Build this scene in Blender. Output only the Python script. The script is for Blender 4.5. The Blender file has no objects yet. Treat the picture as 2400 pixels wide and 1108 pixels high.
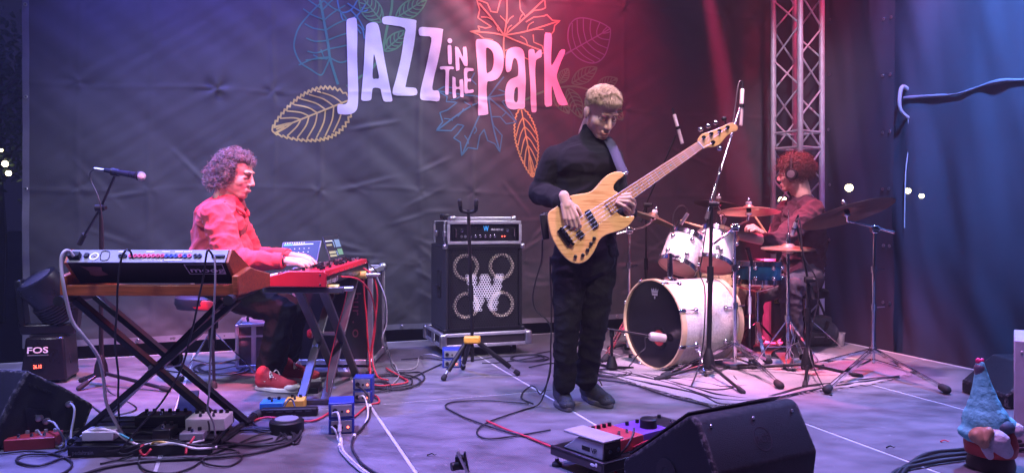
import bpy, bmesh, math, random
from mathutils import Vector as V, Matrix as MX, noise as NZ
R = math.radians
random.seed(7)
sc = bpy.context.scene
COL = sc.collection

# ---------------------------------------------------------------- camera
FPX, HC, HY = 1800.0, 1.02, 505.0        # focal length in photo pixels, eye height above the deck, horizon row
cam = bpy.data.cameras.new('camera'); camo = bpy.data.objects.new('camera', cam); COL.objects.link(camo)
camo.location = (0, 0, HC); camo.rotation_euler = (R(90), 0, 0)
cam.sensor_width = 36; cam.lens = 36*FPX/2400; cam.shift_y = -49/2400
cam.clip_start = 0.05; cam.clip_end = 400
sc.camera = camo
# ---------------------------------------------------------------- night sky
w = bpy.data.worlds.new('World'); sc.world = w; w.use_nodes = True
bg = w.node_tree.nodes['Background']; bg.inputs[0].default_value = (0.05, 0.045, 0.16, 1); bg.inputs[1].default_value = 0.10
# ---------------------------------------------------------------- stage lamps on the rig above the frame
LAMPS = []
def spot(name, loc, tgt, col, power, cone=60, blend=0.6, size=0.12):
    l = bpy.data.lights.new(name, 'SPOT'); o = bpy.data.objects.new(name, l); COL.objects.link(o)
    o.location = loc; o.rotation_euler = (V(tgt)-V(loc)).to_track_quat('-Z', 'Y').to_euler()
    l.color = col; l.energy = power; l.spot_size = R(cone); l.spot_blend = blend; l.shadow_soft_size = size
    LAMPS.append(o); return o
HAZE = .0052
spot('front_wash_violet', (-3.4, 0.9, 4.8), (-1.5, 5.2, 0.9), (0.70, 0.70, 0.96), 820, 48, 1, .4)
spot('front_wash_pink', (3.0, 0.9, 4.8), (0.9, 5.4, 0.7), (0.86, 0.70, 1.0), 400, 44, 1, .4)
spot('front_key_white', (0.9, 0.6, 4.6), (0.45, 4.2, 1.1), (1.0, 0.84, 0.84), 800, 26, .9, .4)
spot('top_violet', (-1.4, 3.0, 5.2), (-1.3, 3.3, 0.0), (0.42, 0.40, 1.0), 1150, 70, 1, .2)
spot('top_magenta', (0.8, 2.9, 5.2), (0.7, 3.3, 0.0), (0.76, 0.33, 0.98), 1150, 70, 1, .2)
spot('keyboard_pink', (-0.1, 2.5, 4.9), (-1.65, 4.5, 0.95), (1.0, 0.14, 0.30), 2500, 23, .8, .12)
spot('drum_pink', (0.9, 4.0, 4.8), (1.75, 5.4, 0.4), (1.0, 0.50, 0.72), 2200, 34, 1, .15)
spot('drum_red_back', (2.2, 6.4, 4.8), (1.80, 5.2, 0.2), (1.0, 0.06, 0.10), 1500, 26, .8, .12)
spot('banner_red', (0.10, 5.6, 4.7), (0.15, 6.7, 3.35), (1.0, 0.04, 0.14), 980, 60, 1, .12)
spot('banner_blue', (-2.2, 4.4, 5.0), (-2.2, 5.9, 3.1), (0.12, 0.10, 1.0), 620, 66, 1, .15)
spot('banner_graze', (2.0, 6.35, 5.2), (-1.6, 5.55, 0.9), (0.66, 0.62, 0.80), 1300, 44, 1, .08)
spot('beam_red', (1.40, 6.05, 3.55), (1.80, 6.20, 1.6), (1.0, 0.04, 0.18), 46000, 7, .7, .03)
spot('truss_violet', (1.4, 2.4, 4.9), (2.6, 6.9, 2.1), (0.70, 0.66, 0.95), 800, 15, .9, .1)
spot('drummer_magenta', (0.9, 5.6, 4.7), (2.2, 5.9, 1.2), (1.0, 0.14, 0.34), 900, 22, .9, .1)
spot('tarp_red', (3.1, 5.0, 5.0), (3.2, 6.5, 3.1), (1.0, 0.05, 0.16), 400, 50, 1, .12)
spot('tarp_blue', (2.7, 3.6, 5.2), (4.0, 4.9, 3.2), (0.12, 0.27, 1.0), 4200, 64, 1, .2)
spot('blue_back', (3.4, 5.0, 4.3), (2.2, 3.7, 0.0), (0.16, 0.30, 1.0), 1500, 56, 1, .15)
spot('blue_left', (-3.0, 4.4, 4.6), (-1.8, 3.8, 0.2), (0.14, 0.16, 1.0), 1700, 66, .9, .15)
# ---------------------------------------------------------------- colour management
sc.view_settings.view_transform = 'Standard'; sc.view_settings.look = 'None'
sc.view_settings.exposure = 0.62; sc.view_settings.gamma = 1; sc.view_settings.use_curve_mapping = False
cy = sc.cycles
cy.use_denoising = True; cy.max_bounces = 6; cy.diffuse_bounces = 3; cy.glossy_bounces = 3; cy.transparent_max_bounces = 8
cy.volume_bounces = 0; cy.sample_clamp_indirect = 4; cy.caustics_reflective = False; cy.caustics_refractive = False

# ================================================================ helpers
def P(x, y, Y): return V(((x-1200)*Y/FPX, Y, HC-(y-HY)*Y/FPX))          # photo pixel at a depth
def F(x, y, z=0.0): return P(x, y, (HC-z)*FPX/(y-HY))                     # photo pixel on a level plane
SA = R(19.5); EX = V((math.cos(SA), math.sin(SA), 0)); DX = V((math.sin(SA), -math.cos(SA), 0))   # stage axes
Z = V((0, 0, 1))
def E(u, d, z=0): return EX*u + DX*d + Z*z                               # stage coordinates
def frame(o, x, y, z):
    x, y, z = V(x).normalized(), V(y).normalized(), V(z).normalized()
    return MX(((x.x, y.x, z.x, o[0]), (x.y, y.y, z.y, o[1]), (x.z, y.z, z.z, o[2]), (0, 0, 0, 1)))
def fz(o, ax, ref=None):                                                # frame whose z axis is ax
    z = V(ax).normalized(); ref = V(ref) if ref is not None else (V((0, 1, 0)) if abs(z.z) > .8 else Z)
    x = ref.cross(z).normalized(); y = z.cross(x); return frame(o, x, y, z)
STG = lambda o: frame(o, EX, -DX, Z)                                     # x along the stage, y to the back

def smoothpts(pts, n=6, closed=False):
    pts = [V(p) for p in pts]; out = []; N = len(pts)
    for i in range(N if closed else N-1):
        g = (lambda k: pts[k % N]) if closed else (lambda k: pts[max(0, min(N-1, k))])
        p0, p1, p2, p3 = g(i-1), g(i), g(i+1), g(i+2)
        for k in range(n):
            t = k/n
            out.append(.5*((2*p1)+(p2-p0)*t+(2*p0-5*p1+4*p2-p3)*t*t+(3*p1-p0-3*p2+p3)*t**3))
    if not closed: out.append(pts[-1])
    return out

class MB:
    def __init__(s, T=None): s.v = []; s.f = []; s.T = T
    def add(s, vs, fs):
        b = len(s.v)
        s.v += [(s.T @ V(p)) if s.T else V(p) for p in vs]; s.f += [tuple(i+b for i in q) for q in fs]; return s
    def box(s, c, d, Rm=None):
        c = V(c); vs = []
        for x in (-.5, .5):
            for y in (-.5, .5):
                for z in (-.5, .5):
                    p = V((x*d[0], y*d[1], z*d[2])); vs.append(c+((Rm @ p) if Rm else p))
        return s.add(vs, [(0, 1, 3, 2), (4, 6, 7, 5), (0, 4, 5, 1), (2, 3, 7, 6), (0, 2, 6, 4), (1, 5, 7, 3)])
    def bar(s, a, b, wd, th, up=Z):
        a, b = V(a), V(b); z = (b-a).normalized(); x = V(up).cross(z)
        if x.length < 1e-4: x = V((1, 0, 0))
        x.normalize(); y = z.cross(x)
        q = [(-1, -1), (1, -1), (1, 1), (-1, 1)]
        vs = [a+x*wd*.5*i+y*th*.5*j for i, j in q]+[b+x*wd*.5*i+y*th*.5*j for i, j in q]
        return s.add(vs, [(3, 2, 1, 0), (4, 5, 6, 7)]+[(i, (i+1) % 4, 4+(i+1) % 4, 4+i) for i in range(4)])
    def lathe(s, prof, o=(0, 0, 0), ax=(0, 0, 1), n=20, cap=True, ref=None):
        T = fz(o, ax, ref); vs = []; fs = []; m = len(prof)
        for r, z in prof:
            for k in range(n):
                a = 2*math.pi*k/n; vs.append(T @ V((r*math.cos(a), r*math.sin(a), z)))
        for j in range(m-1):
            for k in range(n):
                k2 = (k+1) % n; fs.append((j*n+k, j*n+k2, (j+1)*n+k2, (j+1)*n+k))
        if cap: fs += [tuple(range(n-1, -1, -1)), tuple((m-1)*n+k for k in range(n))]
        return s.add(vs, fs)
    def cyl(s, a, b, r, r2=None, n=12):
        a, b = V(a), V(b); return s.lathe([(r, 0), (r if r2 is None else r2, (b-a).length)], a, b-a, n)
    def tube(s, pts, r, n=6, rf=None):
        pts = [V(p) for p in pts]; m = len(pts); vs = []; fs = []; x = None
        for i, p in enumerate(pts):
            t = (pts[min(i+1, m-1)]-pts[max(i-1, 0)])
            t = t.normalized() if t.length > 1e-9 else Z
            if x is None:
                x = t.cross(Z)
                if x.length < 1e-3: x = t.cross(V((1, 0, 0)))
            x = x-t*x.dot(t)
            if x.length < 1e-6: x = t.orthogonal()
            x.normalize(); y = t.cross(x); rr = r*(rf(i/(m-1)) if rf else 1)
            for k in range(n):
                a = 2*math.pi*k/n; vs.append(p+x*rr*math.cos(a)+y*rr*math.sin(a))
        for i in range(m-1):
            for k in range(n):
                k2 = (k+1) % n; fs.append((i*n+k, i*n+k2, (i+1)*n+k2, (i+1)*n+k))
        fs += [tuple(range(n-1, -1, -1)), tuple((m-1)*n+k for k in range(n))]
        return s.add(vs, fs)
    def ell(s, c, rad, Rm=None, n=16, m=10):
        vs = []; fs = []; c = V(c)
        for j in range(1, m):
            b = math.pi*j/m
            for k in range(n):
                a = 2*math.pi*k/n
                p = V((rad[0]*math.sin(b)*math.cos(a), rad[1]*math.sin(b)*math.sin(a), rad[2]*math.cos(b)))
                vs.append(c+((Rm @ p) if Rm else p))
        t = V((0, 0, rad[2])); vs += [c+((Rm @ t) if Rm else t), c-((Rm @ t) if Rm else t)]
        T, Bm = len(vs)-2, len(vs)-1
        for j in range(m-2):
            for k in range(n):
                k2 = (k+1) % n; fs.append((j*n+k, (j+1)*n+k, (j+1)*n+k2, j*n+k2))
        for k in range(n):
            k2 = (k+1) % n; fs += [(T, k, k2), (Bm, (m-2)*n+k2, (m-2)*n+k)]
        return s.add(vs, fs)
    def cap(s, a, b, r, r2=None, n=14, sq=None):                       # tapered capsule, sq = (axis, factor) flattens it
        a, b = V(a), V(b); r2 = r if r2 is None else r2; L = max((b-a).length, 1e-5)
        prof = [(max(r*math.sin(t), 1e-4), -r*math.cos(t)) for t in [k*math.pi/12 for k in range(1, 6)]]
        prof = [(r*.02, -r)]+prof+[(r, 0), (r2, L)]+[(max(r2*math.cos(t), 1e-4), L+r2*math.sin(t)) for t in [k*math.pi/12 for k in range(1, 6)]]+[(r2*.02, L+r2)]
        b0 = len(s.v); s.lathe(prof, a, b-a, n)
        if sq:
            axv, fac = V(sq[0]).normalized(), sq[1]; aa = (s.T @ a) if s.T else a; bb = (s.T @ b) if s.T else b; t = (bb-aa).normalized()
            if s.T: axv = s.T.to_3x3() @ axv
            for i in range(b0, len(s.v)):
                q = s.v[i]-aa; h = t*q.dot(t); rad = q-h; s.v[i] = aa+h+rad+axv*(rad.dot(axv)*(fac-1))
        return s
    def prism(s, poly, off):                                            # 3-D polygon pushed by vector off
        n = len(poly); off = V(off); vs = [V(p) for p in poly]+[V(p)+off for p in poly]
        return s.add(vs, [tuple(range(n)), tuple(range(2*n-1, n-1, -1))]+[(i, i+n, (i+1) % n+n, (i+1) % n) for i in range(n)])
    def mesh(s, name):
        me = bpy.data.meshes.new(name); me.from_pydata([tuple(p) for p in s.v], [], s.f); me.update()
        bm = bmesh.new(); bm.from_mesh(me); bmesh.ops.recalc_face_normals(bm, faces=bm.faces); bm.to_mesh(me); bm.free()
        return me

def tag(o, label=None, cat=None, group=None, kind=None):
    if label: o['label'] = label
    if cat: o['category'] = cat
    if group: o['group'] = group
    if kind: o['kind'] = kind
    return o
def thing(name, label, cat, loc=(0, 0, 0), group=None):
    o = bpy.data.objects.new(name, None); COL.objects.link(o); o.location = V(loc); o.empty_display_size = .1
    o['wl'] = list(V(loc)); return tag(o, label, cat, group)
def obj(name, mb, m, parent=None, bevel=0, smooth=40, kind=None, seg=2):
    me = mb if isinstance(mb, bpy.types.Mesh) else mb.mesh(name)
    o = bpy.data.objects.new(name, me); COL.objects.link(o)
    if me.materials: me.materials.clear()
    me.materials.append(m)
    if parent:
        o.parent = parent
        if parent.type == 'EMPTY': o.matrix_parent_inverse = MX.Translation(-V(parent.location))
    if smooth:
        for p in me.polygons: p.use_smooth = True
        if smooth < 180: me.set_sharp_from_angle(angle=R(smooth))
    if bevel:
        b = o.modifiers.new('bevel', 'BEVEL'); b.width = bevel; b.segments = seg; b.limit_method = 'ANGLE'; b.angle_limit = R(35)
    if kind: o['kind'] = kind
    return o
def text(name, s, o, x, y, h, m, parent, depth=.0006, width=None, bold=0, center=False):     # lettering with its baseline start at o
    cu = bpy.data.curves.new('t', 'FONT'); cu.body = s; cu.size = 1; cu.extrude = 0; cu.offset = bold; cu.resolution_u = 3
    t = bpy.data.objects.new('t', cu); COL.objects.link(t)
    dg = bpy.context.evaluated_depsgraph_get(); me = bpy.data.meshes.new_from_object(t.evaluated_get(dg))
    bpy.data.objects.remove(t); bpy.data.curves.remove(cu)
    xs = [v.co.x for v in me.vertices]; ys = [v.co.y for v in me.vertices]
    x0, x1, y1 = min(xs), max(xs), max(ys); k = h/.7; kx = (width/(x1-x0)) if width else k
    x, y = V(x).normalized(), V(y).normalized(); n = x.cross(y)
    for v in me.vertices: 
        q = v.co.copy(); v.co = V(o)+x*((q.x-(x0 if not center else (x0+x1)/2))*kx)+y*(q.y*k)+n*depth
    return obj(name, me, m, parent, smooth=0)

# ---------------------------------------------------------------- materials
def mat(name, col, rough=.5, metal=0, var=.12, vs=14, bump=0, bs=120, coat=0, emit=None, es=1, sheen=0, stretch=None, spec=None, alpha=None):
    m = bpy.data.materials.new(name); m.use_nodes = True; nt = m.node_tree; N = nt.nodes; L = nt.links
    b = N['Principled BSDF']; b.inputs['Roughness'].default_value = rough; b.inputs['Metallic'].default_value = metal
    c = (*col, 1) if len(col) == 3 else col
    b.inputs['Base Color'].default_value = c
    if coat: b.inputs['Coat Weight'].default_value = coat; b.inputs['Coat Roughness'].default_value = .12
    if sheen: b.inputs['Sheen Weight'].default_value = sheen
    if spec is not None: b.inputs['Specular IOR Level'].default_value = spec
    if emit: b.inputs['Emission Color'].default_value = (*emit, 1); b.inputs['Emission Strength'].default_value = es
    tc = N.new('ShaderNodeTexCoord'); mp = N.new('ShaderNodeMapping'); L.new(tc.outputs['Object'], mp.inputs[0])
    if stretch: mp.inputs['Scale'].default_value = stretch
    if var:
        n = N.new('ShaderNodeTexNoise'); n.inputs['Scale'].default_value = vs; n.inputs['Detail'].default_value = 5; L.new(mp.outputs[0], n.inputs['Vector'])
        r = N.new('ShaderNodeMapRange'); r.inputs['From Min'].default_value = .3; r.inputs['From Max'].default_value = .7
        r.inputs['To Min'].default_value = 1-var; r.inputs['To Max'].default_value = 1+var; L.new(n.outputs['Fac'], r.inputs['Value'])
        mx = N.new('ShaderNodeVectorMath'); mx.operation = 'SCALE'; mx.inputs[0].default_value = c[:3]; L.new(r.outputs[0], mx.inputs['Scale']); L.new(mx.outputs[0], b.inputs['Base Color'])
        rr = N.new('ShaderNodeMapRange'); rr.inputs['To Min'].default_value = max(.02, rough-.1); rr.inputs['To Max'].default_value = min(1, rough+.1); L.new(n.outputs['Fac'], rr.inputs['Value']); L.new(rr.outputs[0], b.inputs['Roughness'])
    if bump:
        n2 = N.new('ShaderNodeTexNoise'); n2.inputs['Scale'].default_value = bs; n2.inputs['Detail'].default_value = 4; L.new(mp.outputs[0], n2.inputs['Vector'])
        bp = N.new('ShaderNodeBump'); bp.inputs['Strength'].default_value = bump; bp.inputs['Distance'].default_value = .01; L.new(n2.outputs['Fac'], bp.inputs['Height']); L.new(bp.outputs[0], b.inputs['Normal'])
    return m
BLACK = mat('black_plastic', (.007, .007, .008), .5, spec=.3)
BLACKM = mat('black_metal', (.008, .008, .009), .32, spec=.4)
RUBBER = mat('rubber', (.010, .010, .011), .8)
CHROME = mat('chrome', (.78, .78, .80), .12, 1, var=.05)
STEEL = mat('brushed_steel', (.50, .50, .52), .35, 1)
ALU = mat('aluminium', (.62, .62, .64), .42, .85)
CARPETB = mat('cabinet_carpet', (.011, .011, .014), .95, bump=.5, bs=500)
TOLEX = mat('speaker_paint', (.010, .010, .013), .6, bump=.35, bs=420, spec=.22)
def worn_edges(m):
    nt = m.node_tree; N = nt.nodes; L = nt.links; b = N['Principled BSDF']; bv = N.new('ShaderNodeBevel'); bv.samples = 4; bv.inputs['Radius'].default_value = .014; ge = N.new('ShaderNodeNewGeometry')
    d = N.new('ShaderNodeVectorMath'); d.operation = 'DOT_PRODUCT'; L.new(bv.outputs[0], d.inputs[0]); L.new(ge.outputs['Normal'], d.inputs[1])
    e = N.new('ShaderNodeMapRange'); e.inputs['From Min'].default_value = 1; e.inputs['From Max'].default_value = .93; L.new(d.outputs['Value'], e.inputs[0])
    tc = N.new('ShaderNodeTexCoord'); n = N.new('ShaderNodeTexNoise'); n.inputs['Scale'].default_value = 55; n.inputs['Detail'].default_value = 6; L.new(tc.outputs['Object'], n.inputs['Vector'])
    r = N.new('ShaderNodeMapRange'); r.inputs['From Min'].default_value = .47; r.inputs['From Max'].default_value = .58; L.new(n.outputs['Fac'], r.inputs[0]); mu = N.new('ShaderNodeMath'); mu.operation = 'MULTIPLY'; L.new(e.outputs[0], mu.inputs[0]); L.new(r.outputs[0], mu.inputs[1])
    mx = N.new('ShaderNodeMix'); mx.data_type = 'RGBA'; old = b.inputs['Base Color'].links[0].from_socket; L.new(mu.outputs[0], mx.inputs['Factor']); L.new(old, mx.inputs['A']); mx.inputs['B'].default_value = (.42, .37, .35, 1); L.new(mx.outputs['Result'], b.inputs['Base Color'])
worn_edges(TOLEX)
CABLE = mat('black_cable', (.014, .013, .016), .5)
CABLEG = mat('grey_cable', (.28, .27, .28), .5)
CABLER = mat('red_cable', (.55, .03, .05), .5)
CABLEW = mat('white_cable', (.7, .68, .66), .5)
WHITE = mat('white_plastic', (.58, .58, .57), .45)
WPRINT = mat('white_print', (.8, .8, .8), .6, var=.04)
RED = mat('red_lacquer', (.50, .015, .03), .38, var=.05, coat=.15)
WOOD = mat('walnut_wood', (.40, .095, .03), .45, var=.35, vs=9, stretch=(1, 12, 12), coat=.15)
BLUEBOX = mat('blue_enamel', (.02, .04, .30), .45)
GOLD = mat('brass', (.6, .4, .12), .3, 1)
SILVER = mat('silver_panel', (.24, .245, .27), .45, .2)
SKIN = mat('skin', (.58, .36, .29), .6, var=.08, vs=30, bump=.05, bs=400, spec=.3)
SKIN.node_tree.nodes['Principled BSDF'].inputs['Subsurface Weight'].default_value = .2; SKIN.node_tree.nodes['Principled BSDF'].inputs['Subsurface Radius'].default_value = (.012, .005, .003)
DENIM = mat('black_trousers', (.005, .0047, .0055), .85, bump=.35, bs=60, spec=.2)
LEDR = mat('red_led', (.6, .02, .02), .4, emit=(1, .08, .05), es=6, var=0)
# ================================================================ the setting
gm = mat('night_ground', (.03, .035, .03), .9, var=.3, vs=2)
tag(obj('ground', MB().box((0, 20, -1.05), (160, 160, .1)), gm, smooth=0), kind='structure')
# ---- stage deck: aluminium carrier with rubber-coated plywood panels
dm = mat('deck_plywood', (.155, .15, .16), .48, var=.22, vs=3.5, bump=.25, bs=320)
def deckmat(m):
    nt = m.node_tree; N = nt.nodes; L = nt.links; b = N['Principled BSDF']
    tc = N.new('ShaderNodeTexCoord'); mp = N.new('ShaderNodeMapping'); mp.inputs['Rotation'].default_value = (0, 0, -SA); L.new(tc.outputs['Object'], mp.inputs[0])
    big = N.new('ShaderNodeTexNoise'); big.inputs['Scale'].default_value = 1.3; big.inputs['Detail'].default_value = 9; big.inputs['Roughness'].default_value = .65; L.new(tc.outputs['Object'], big.inputs['Vector'])
    st = N.new('ShaderNodeTexNoise'); st.inputs['Scale'].default_value = 6; st.inputs['Detail'].default_value = 6
    mp2 = N.new('ShaderNodeMapping'); mp2.inputs['Scale'].default_value = (1, 1.8, 1); mp2.inputs['Rotation'].default_value = (0, 0, .5); L.new(tc.outputs['Object'], mp2.inputs[0]); L.new(mp2.outputs[0], st.inputs['Vector'])
    mul = N.new('ShaderNodeMath'); mul.operation = 'MULTIPLY_ADD'; mul.inputs[1].default_value = .45; L.new(st.outputs['Fac'], mul.inputs[0]); 
    h = N.new('ShaderNodeMath'); h.operation = 'MULTIPLY'; h.inputs[1].default_value = .55; L.new(big.outputs['Fac'], h.inputs[0]); L.new(h.outputs[0], mul.inputs[2])
    cr = N.new('ShaderNodeValToRGB'); cr.color_ramp.elements[0].position = .36; cr.color_ramp.elements[0].color = (.07, .066, .073, 1); cr.color_ramp.elements[1].position = .66; cr.color_ramp.elements[1].color = (.20, .19, .205, 1)
    L.new(mul.outputs[0], cr.inputs[0])
    sk = N.new('ShaderNodeTexNoise'); sk.inputs['Scale'].default_value = 16; sk.inputs['Detail'].default_value = 8; sk.inputs['Roughness'].default_value = .7; sk.inputs['Distortion'].default_value = 1.2; L.new(tc.outputs['Object'], sk.inputs['Vector'])
    sr_ = N.new('ShaderNodeMapRange'); sr_.inputs['From Min'].default_value = .62; sr_.inputs['From Max'].default_value = .72; sr_.inputs['To Max'].default_value = .55; L.new(sk.outputs['Fac'], sr_.inputs[0])
    mxs = N.new('ShaderNodeMix'); mxs.data_type = 'RGBA'; L.new(sr_.outputs[0], mxs.inputs['Factor']); L.new(cr.outputs[0], mxs.inputs['A']); mxs.inputs['B'].default_value = (.36, .35, .36, 1); L.new(mxs.outputs['Result'], b.inputs['Base Color'])
    rr = N.new('ShaderNodeMapRange'); rr.inputs['From Min'].default_value = .35; rr.inputs['From Max'].default_value = .65; rr.inputs['To Min'].default_value = .34; rr.inputs['To Max'].default_value = .62; L.new(mul.outputs[0], rr.inputs[0]); L.new(rr.outputs[0], b.inputs['Roughness'])
    # hexagon-like anti-slip print as fine relief
    vo = N.new('ShaderNodeTexVoronoi'); vo.inputs['Scale'].default_value = 110; vo.inputs['Randomness'].default_value = .12; L.new(mp.outputs[0], vo.inputs['Vector'])
    bp = N.new('ShaderNodeBump'); bp.inputs['Strength'].default_value = .22; bp.inputs['Distance'].default_value = .004; L.new(vo.outputs['Distance'], bp.inputs['Height']); L.new(bp.outputs[0], b.inputs['Normal'])
deckmat(dm)
ea = mat('edge_aluminium', (.55, .55, .57), .5, .3)
deck = obj('stage_floor', MB(STG((0, 0, 0))).box((.6, 2.0, -.45), (8.0, 8.26, .82)), BLACK, smooth=0); tag(deck, kind='structure')
U0, D0 = .66, 4.158; PU, PD = .98, 2.0
us = [U0+PU*k for k in range(-5, 5)]
for k in range(len(us)-1):
    for j in (-1, 0, 1):
        a, b = us[k]+.009, us[k+1]-.009
        y0, y1 = D0+PD*(j-1)+.009+ .0, D0+PD*j-.009
        if y1 > 6.2: continue
        pm = MB(STG((0, 0, 0))).box(((a+b)/2, (y0+y1)/2, -.012), (b-a, y1-y0, .024)); pb = obj('deck_panel', pm, dm, deck, bevel=.002)
for u in us: obj('edge_rail', MB(STG((0, 0, 0))).box((u, 3.16, -.022), (.0150, 6.0, .04)), ea, deck, smooth=0)
for y in (2.158, 4.158): obj('edge_rail', MB(STG((0, 0, 0))).box(((us[0]+us[-1])/2, y, -.0235), (us[-1]-us[0], .0150, .04)), ea, deck, smooth=0)
obj('edge_rail', MB(STG((0, 0, 0))).box((us[-1]+.012, 3.16, -.05), (.024, 6.02, .1)), ea, deck, smooth=0)
obj('edge_rail', MB(STG((0, 0, 0))).box(((us[0]+us[-1])/2, 6.172, -.05), (us[-1]-us[0], .024, .1)), ea, deck, smooth=0)

# ---- printed backdrop banner
BD = 6.36
def B(px, py, k=0):                                   # photo pixel on the banner plane -> (u, z)
    a = (px-1200)/FPX; Y = BD/(-(DX.x*a+DX.y)); p = V((a*Y, Y, HC-(py-HY)*Y/FPX)); return (p.dot(EX), p.z)
CRU = [B(x, 400)[0] for x in (185, 352, 508, 640, 748, 868, 985, 1110, 1225, 1340, 1465, 1580, 1700)]
CRZ = [2.0, 1.22, .62, 2.95]
_r = random.Random(12)
STAR = {(i, j): _r.choice((0, 0, 0, .006, -.006, .004)) for i in range(4) for j in range(13)}; STAR[(0, 2)] = .017
WRK = [(_r.uniform(-4.2, 4.2), abs(_r.gauss(.75, .5))+.1, _r.uniform(.08, .34), _r.uniform(-.9, .9), _r.uniform(.004, .011)) for _ in range(70)]
def wr(u, z):                                         # cloth relief in metres toward the viewer
    q = V((u, z*.9, 0))
    d = .030*NZ.noise(V((u*1.25, z*.55, 3.1)))+.010*NZ.noise(V((u*3.4+.8*z, z*1.3, 7.7)))
    s = NZ.noise(V((u*1.3, z*1.3, 5.5)))
    d += .013*NZ.noise(V(((u+1.15*z)*4.2, (z-u)*.8, 1.3)))+.0035*NZ.noise(V(((u-1.4*z)*8, z*2.0, 9.1)))
    low = max(0, 1.2-z)
    d += .018*low*NZ.noise(V((u*5.5, z*3.2, 2.2)))+.008*low*abs(NZ.noise(V((u*9, z*10, 4.2))))
    for i, c in enumerate(CRU):
        t = u-c-.012*math.sin(z*3+i); md = .35+1.1*abs(NZ.noise(V((i*3.7, z*1.6, .5))))
        d += md*(.005+.004*math.sin(i*2.1))*math.exp(-(t/.02)**2)+(.005*math.sin(i*1.7))*math.exp(-(t/.16)**2)
    for i, c in enumerate(CRZ):
        t = z-c-.025*math.sin(u*1.1+i)+.03*NZ.noise(V((u*1.4, i*3.3, 0))); md = .3+1.3*abs(NZ.noise(V((u*1.3, i*5.1, 2))))
        d += md*(.006*math.exp(-(t/.016)**2)-.004*math.exp(-(t/.09)**2))
        for j, cu in enumerate(CRU):                  # a few star-shaped dents where folds cross
            am = STAR.get((i, j), 0)
            if am:
                rr = math.hypot(u-cu, z-c)
                if rr < .3: d += am*math.exp(-(rr/.10)**2)*math.sin(3.3*math.atan2(z-c, u-cu)+i*2+j*1.3)
    for (wu, wz, wl, wa, wm) in WRK:                  # single diagonal creases
        du, dz = u-wu, z-wz; a = du*math.cos(wa)+dz*math.sin(wa); b = -du*math.sin(wa)+dz*math.cos(wa)
        if abs(a) < wl and abs(b) < .12: d += wm*(1-(a/wl)**2)*(math.exp(-(b/.014)**2)-.6*math.exp(-((b-.03)/.03)**2))
    return d
def bp(u, z, k=0): return E(u, -BD, z)+DX*(wr(u, z)+k)
u0, u1 = B(52, 400)[0], B(1812, 400)[0]; zb, zt = .065, 4.35
bm_ = mat('banner_cloth', (.060, .059, .064), .6, var=.10, vs=2.5, bump=.25, bs=240, sheen=.2)
NU, NV = 460, 300; mbn = MB(); vs = []; fs = []
for j in range(NV+1):
    z = zb+(zt-zb)*j/NV
    for i in range(NU+1): vs.append(bp(u0+(u1-u0)*i/NU, z))
fs = [(j*(NU+1)+i, j*(NU+1)+i+1, (j+1)*(NU+1)+i+1, (j+1)*(NU+1)+i) for j in range(NV) for i in range(NU)]
me = bpy.data.meshes.new('backdrop_banner'); me.from_pydata(vs, [], fs)
banner = tag(obj('backdrop_banner', me, bm_, smooth=180), 'huge dark grey printed cloth banner hung across the back of the stage', 'banner')
hm = mat('banner_hem', (.20, .20, .24), .5, var=.08)
def strip(pts, wd, k=.0015):                           # ribbon on the banner through (u, z) points
    mb = MB(); n = len(pts); L = []; 
    for i, (u, z) in enumerate(pts):
        a, b = pts[max(0, i-1)], pts[min(n-1, i+1)]; tx, tz = b[0]-a[0], b[1]-a[1]; l = math.hypot(tx, tz) or 1
        w_ = wd(i/(n-1)) if callable(wd) else wd; nx, nz = -tz/l*w_/2, tx/l*w_/2
        L += [bp(u+nx, z+nz, k), bp(u-nx, z-nz, k)]
    mb.add(L, [(2*i, 2*i+2, 2*i+3, 2*i+1) for i in range(n-1)]); return mb
obj('hem', strip([(u0+.022, zb+(zt-zb)*i/200) for i in range(201)], .044), hm, banner)
obj('hem', strip([(u0+.05+(u1-u0-.1)*i/300, zb+.024) for i in range(301)], .046), hm, banner)
eyem = MB().lathe([(.006, 0), (.013, 0), (.014, .003), (.012, .005), (.007, .005), (.006, 0)], n=14, cap=False).mesh('eyelet')
hole = mat('eyelet_hole', (.005, .005, .006), .9, var=0)
def eyelet(parent, o, nrm):
    x = obj('eyelet', eyem.copy(), STEEL, parent); x.matrix_basis = fz(o, nrm)
    return x
for i in range(7): eyelet(banner, bp(u0+.022, .55+.66*i, .006), DX)
for i in range(14): eyelet(banner, bp(u0+.25+.5*i, zb+.026, .006), DX)
# ---- lettering: JAZZ in THE Park, flat print following the cloth
lm = mat('letter_print', (.80, .76, .84), .7, var=.03)
G = lambda x, y: B(600+x/2.518, y/2.518)
def letter(name, outer, holes=()):
    bm = bmesh.new()
    for lp in (outer,)+tuple(holes):
        pts = smoothpts([(x, y, 0) for x, y in lp], 3, True)
        vv = [bm.verts.new((*G(p.x, p.y), 0)) for p in pts]
        for i in range(len(vv)): bm.edges.new((vv[i], vv[(i+1) % len(vv)]))
    bmesh.ops.triangle_fill(bm, edges=bm.edges[:], use_beauty=True, use_dissolve=False)
    for _ in range(3):
        le = [e for e in bm.edges if e.calc_length() > .022]
        if le: bmesh.ops.subdivide_edges(bm, edges=le, cuts=1); bmesh.ops.triangulate(bm, faces=bm.faces[:])
    for v in bm.verts: v.co = bp(v.co.x, v.co.y, .0036)
    me = bpy.data.meshes.new(name); bm.to_mesh(me); bm.free()
    for p in me.polygons:
        if p.normal.dot(DX) < 0: p.flip()
    return obj(name, me, lm, banner, smooth=180)
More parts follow.
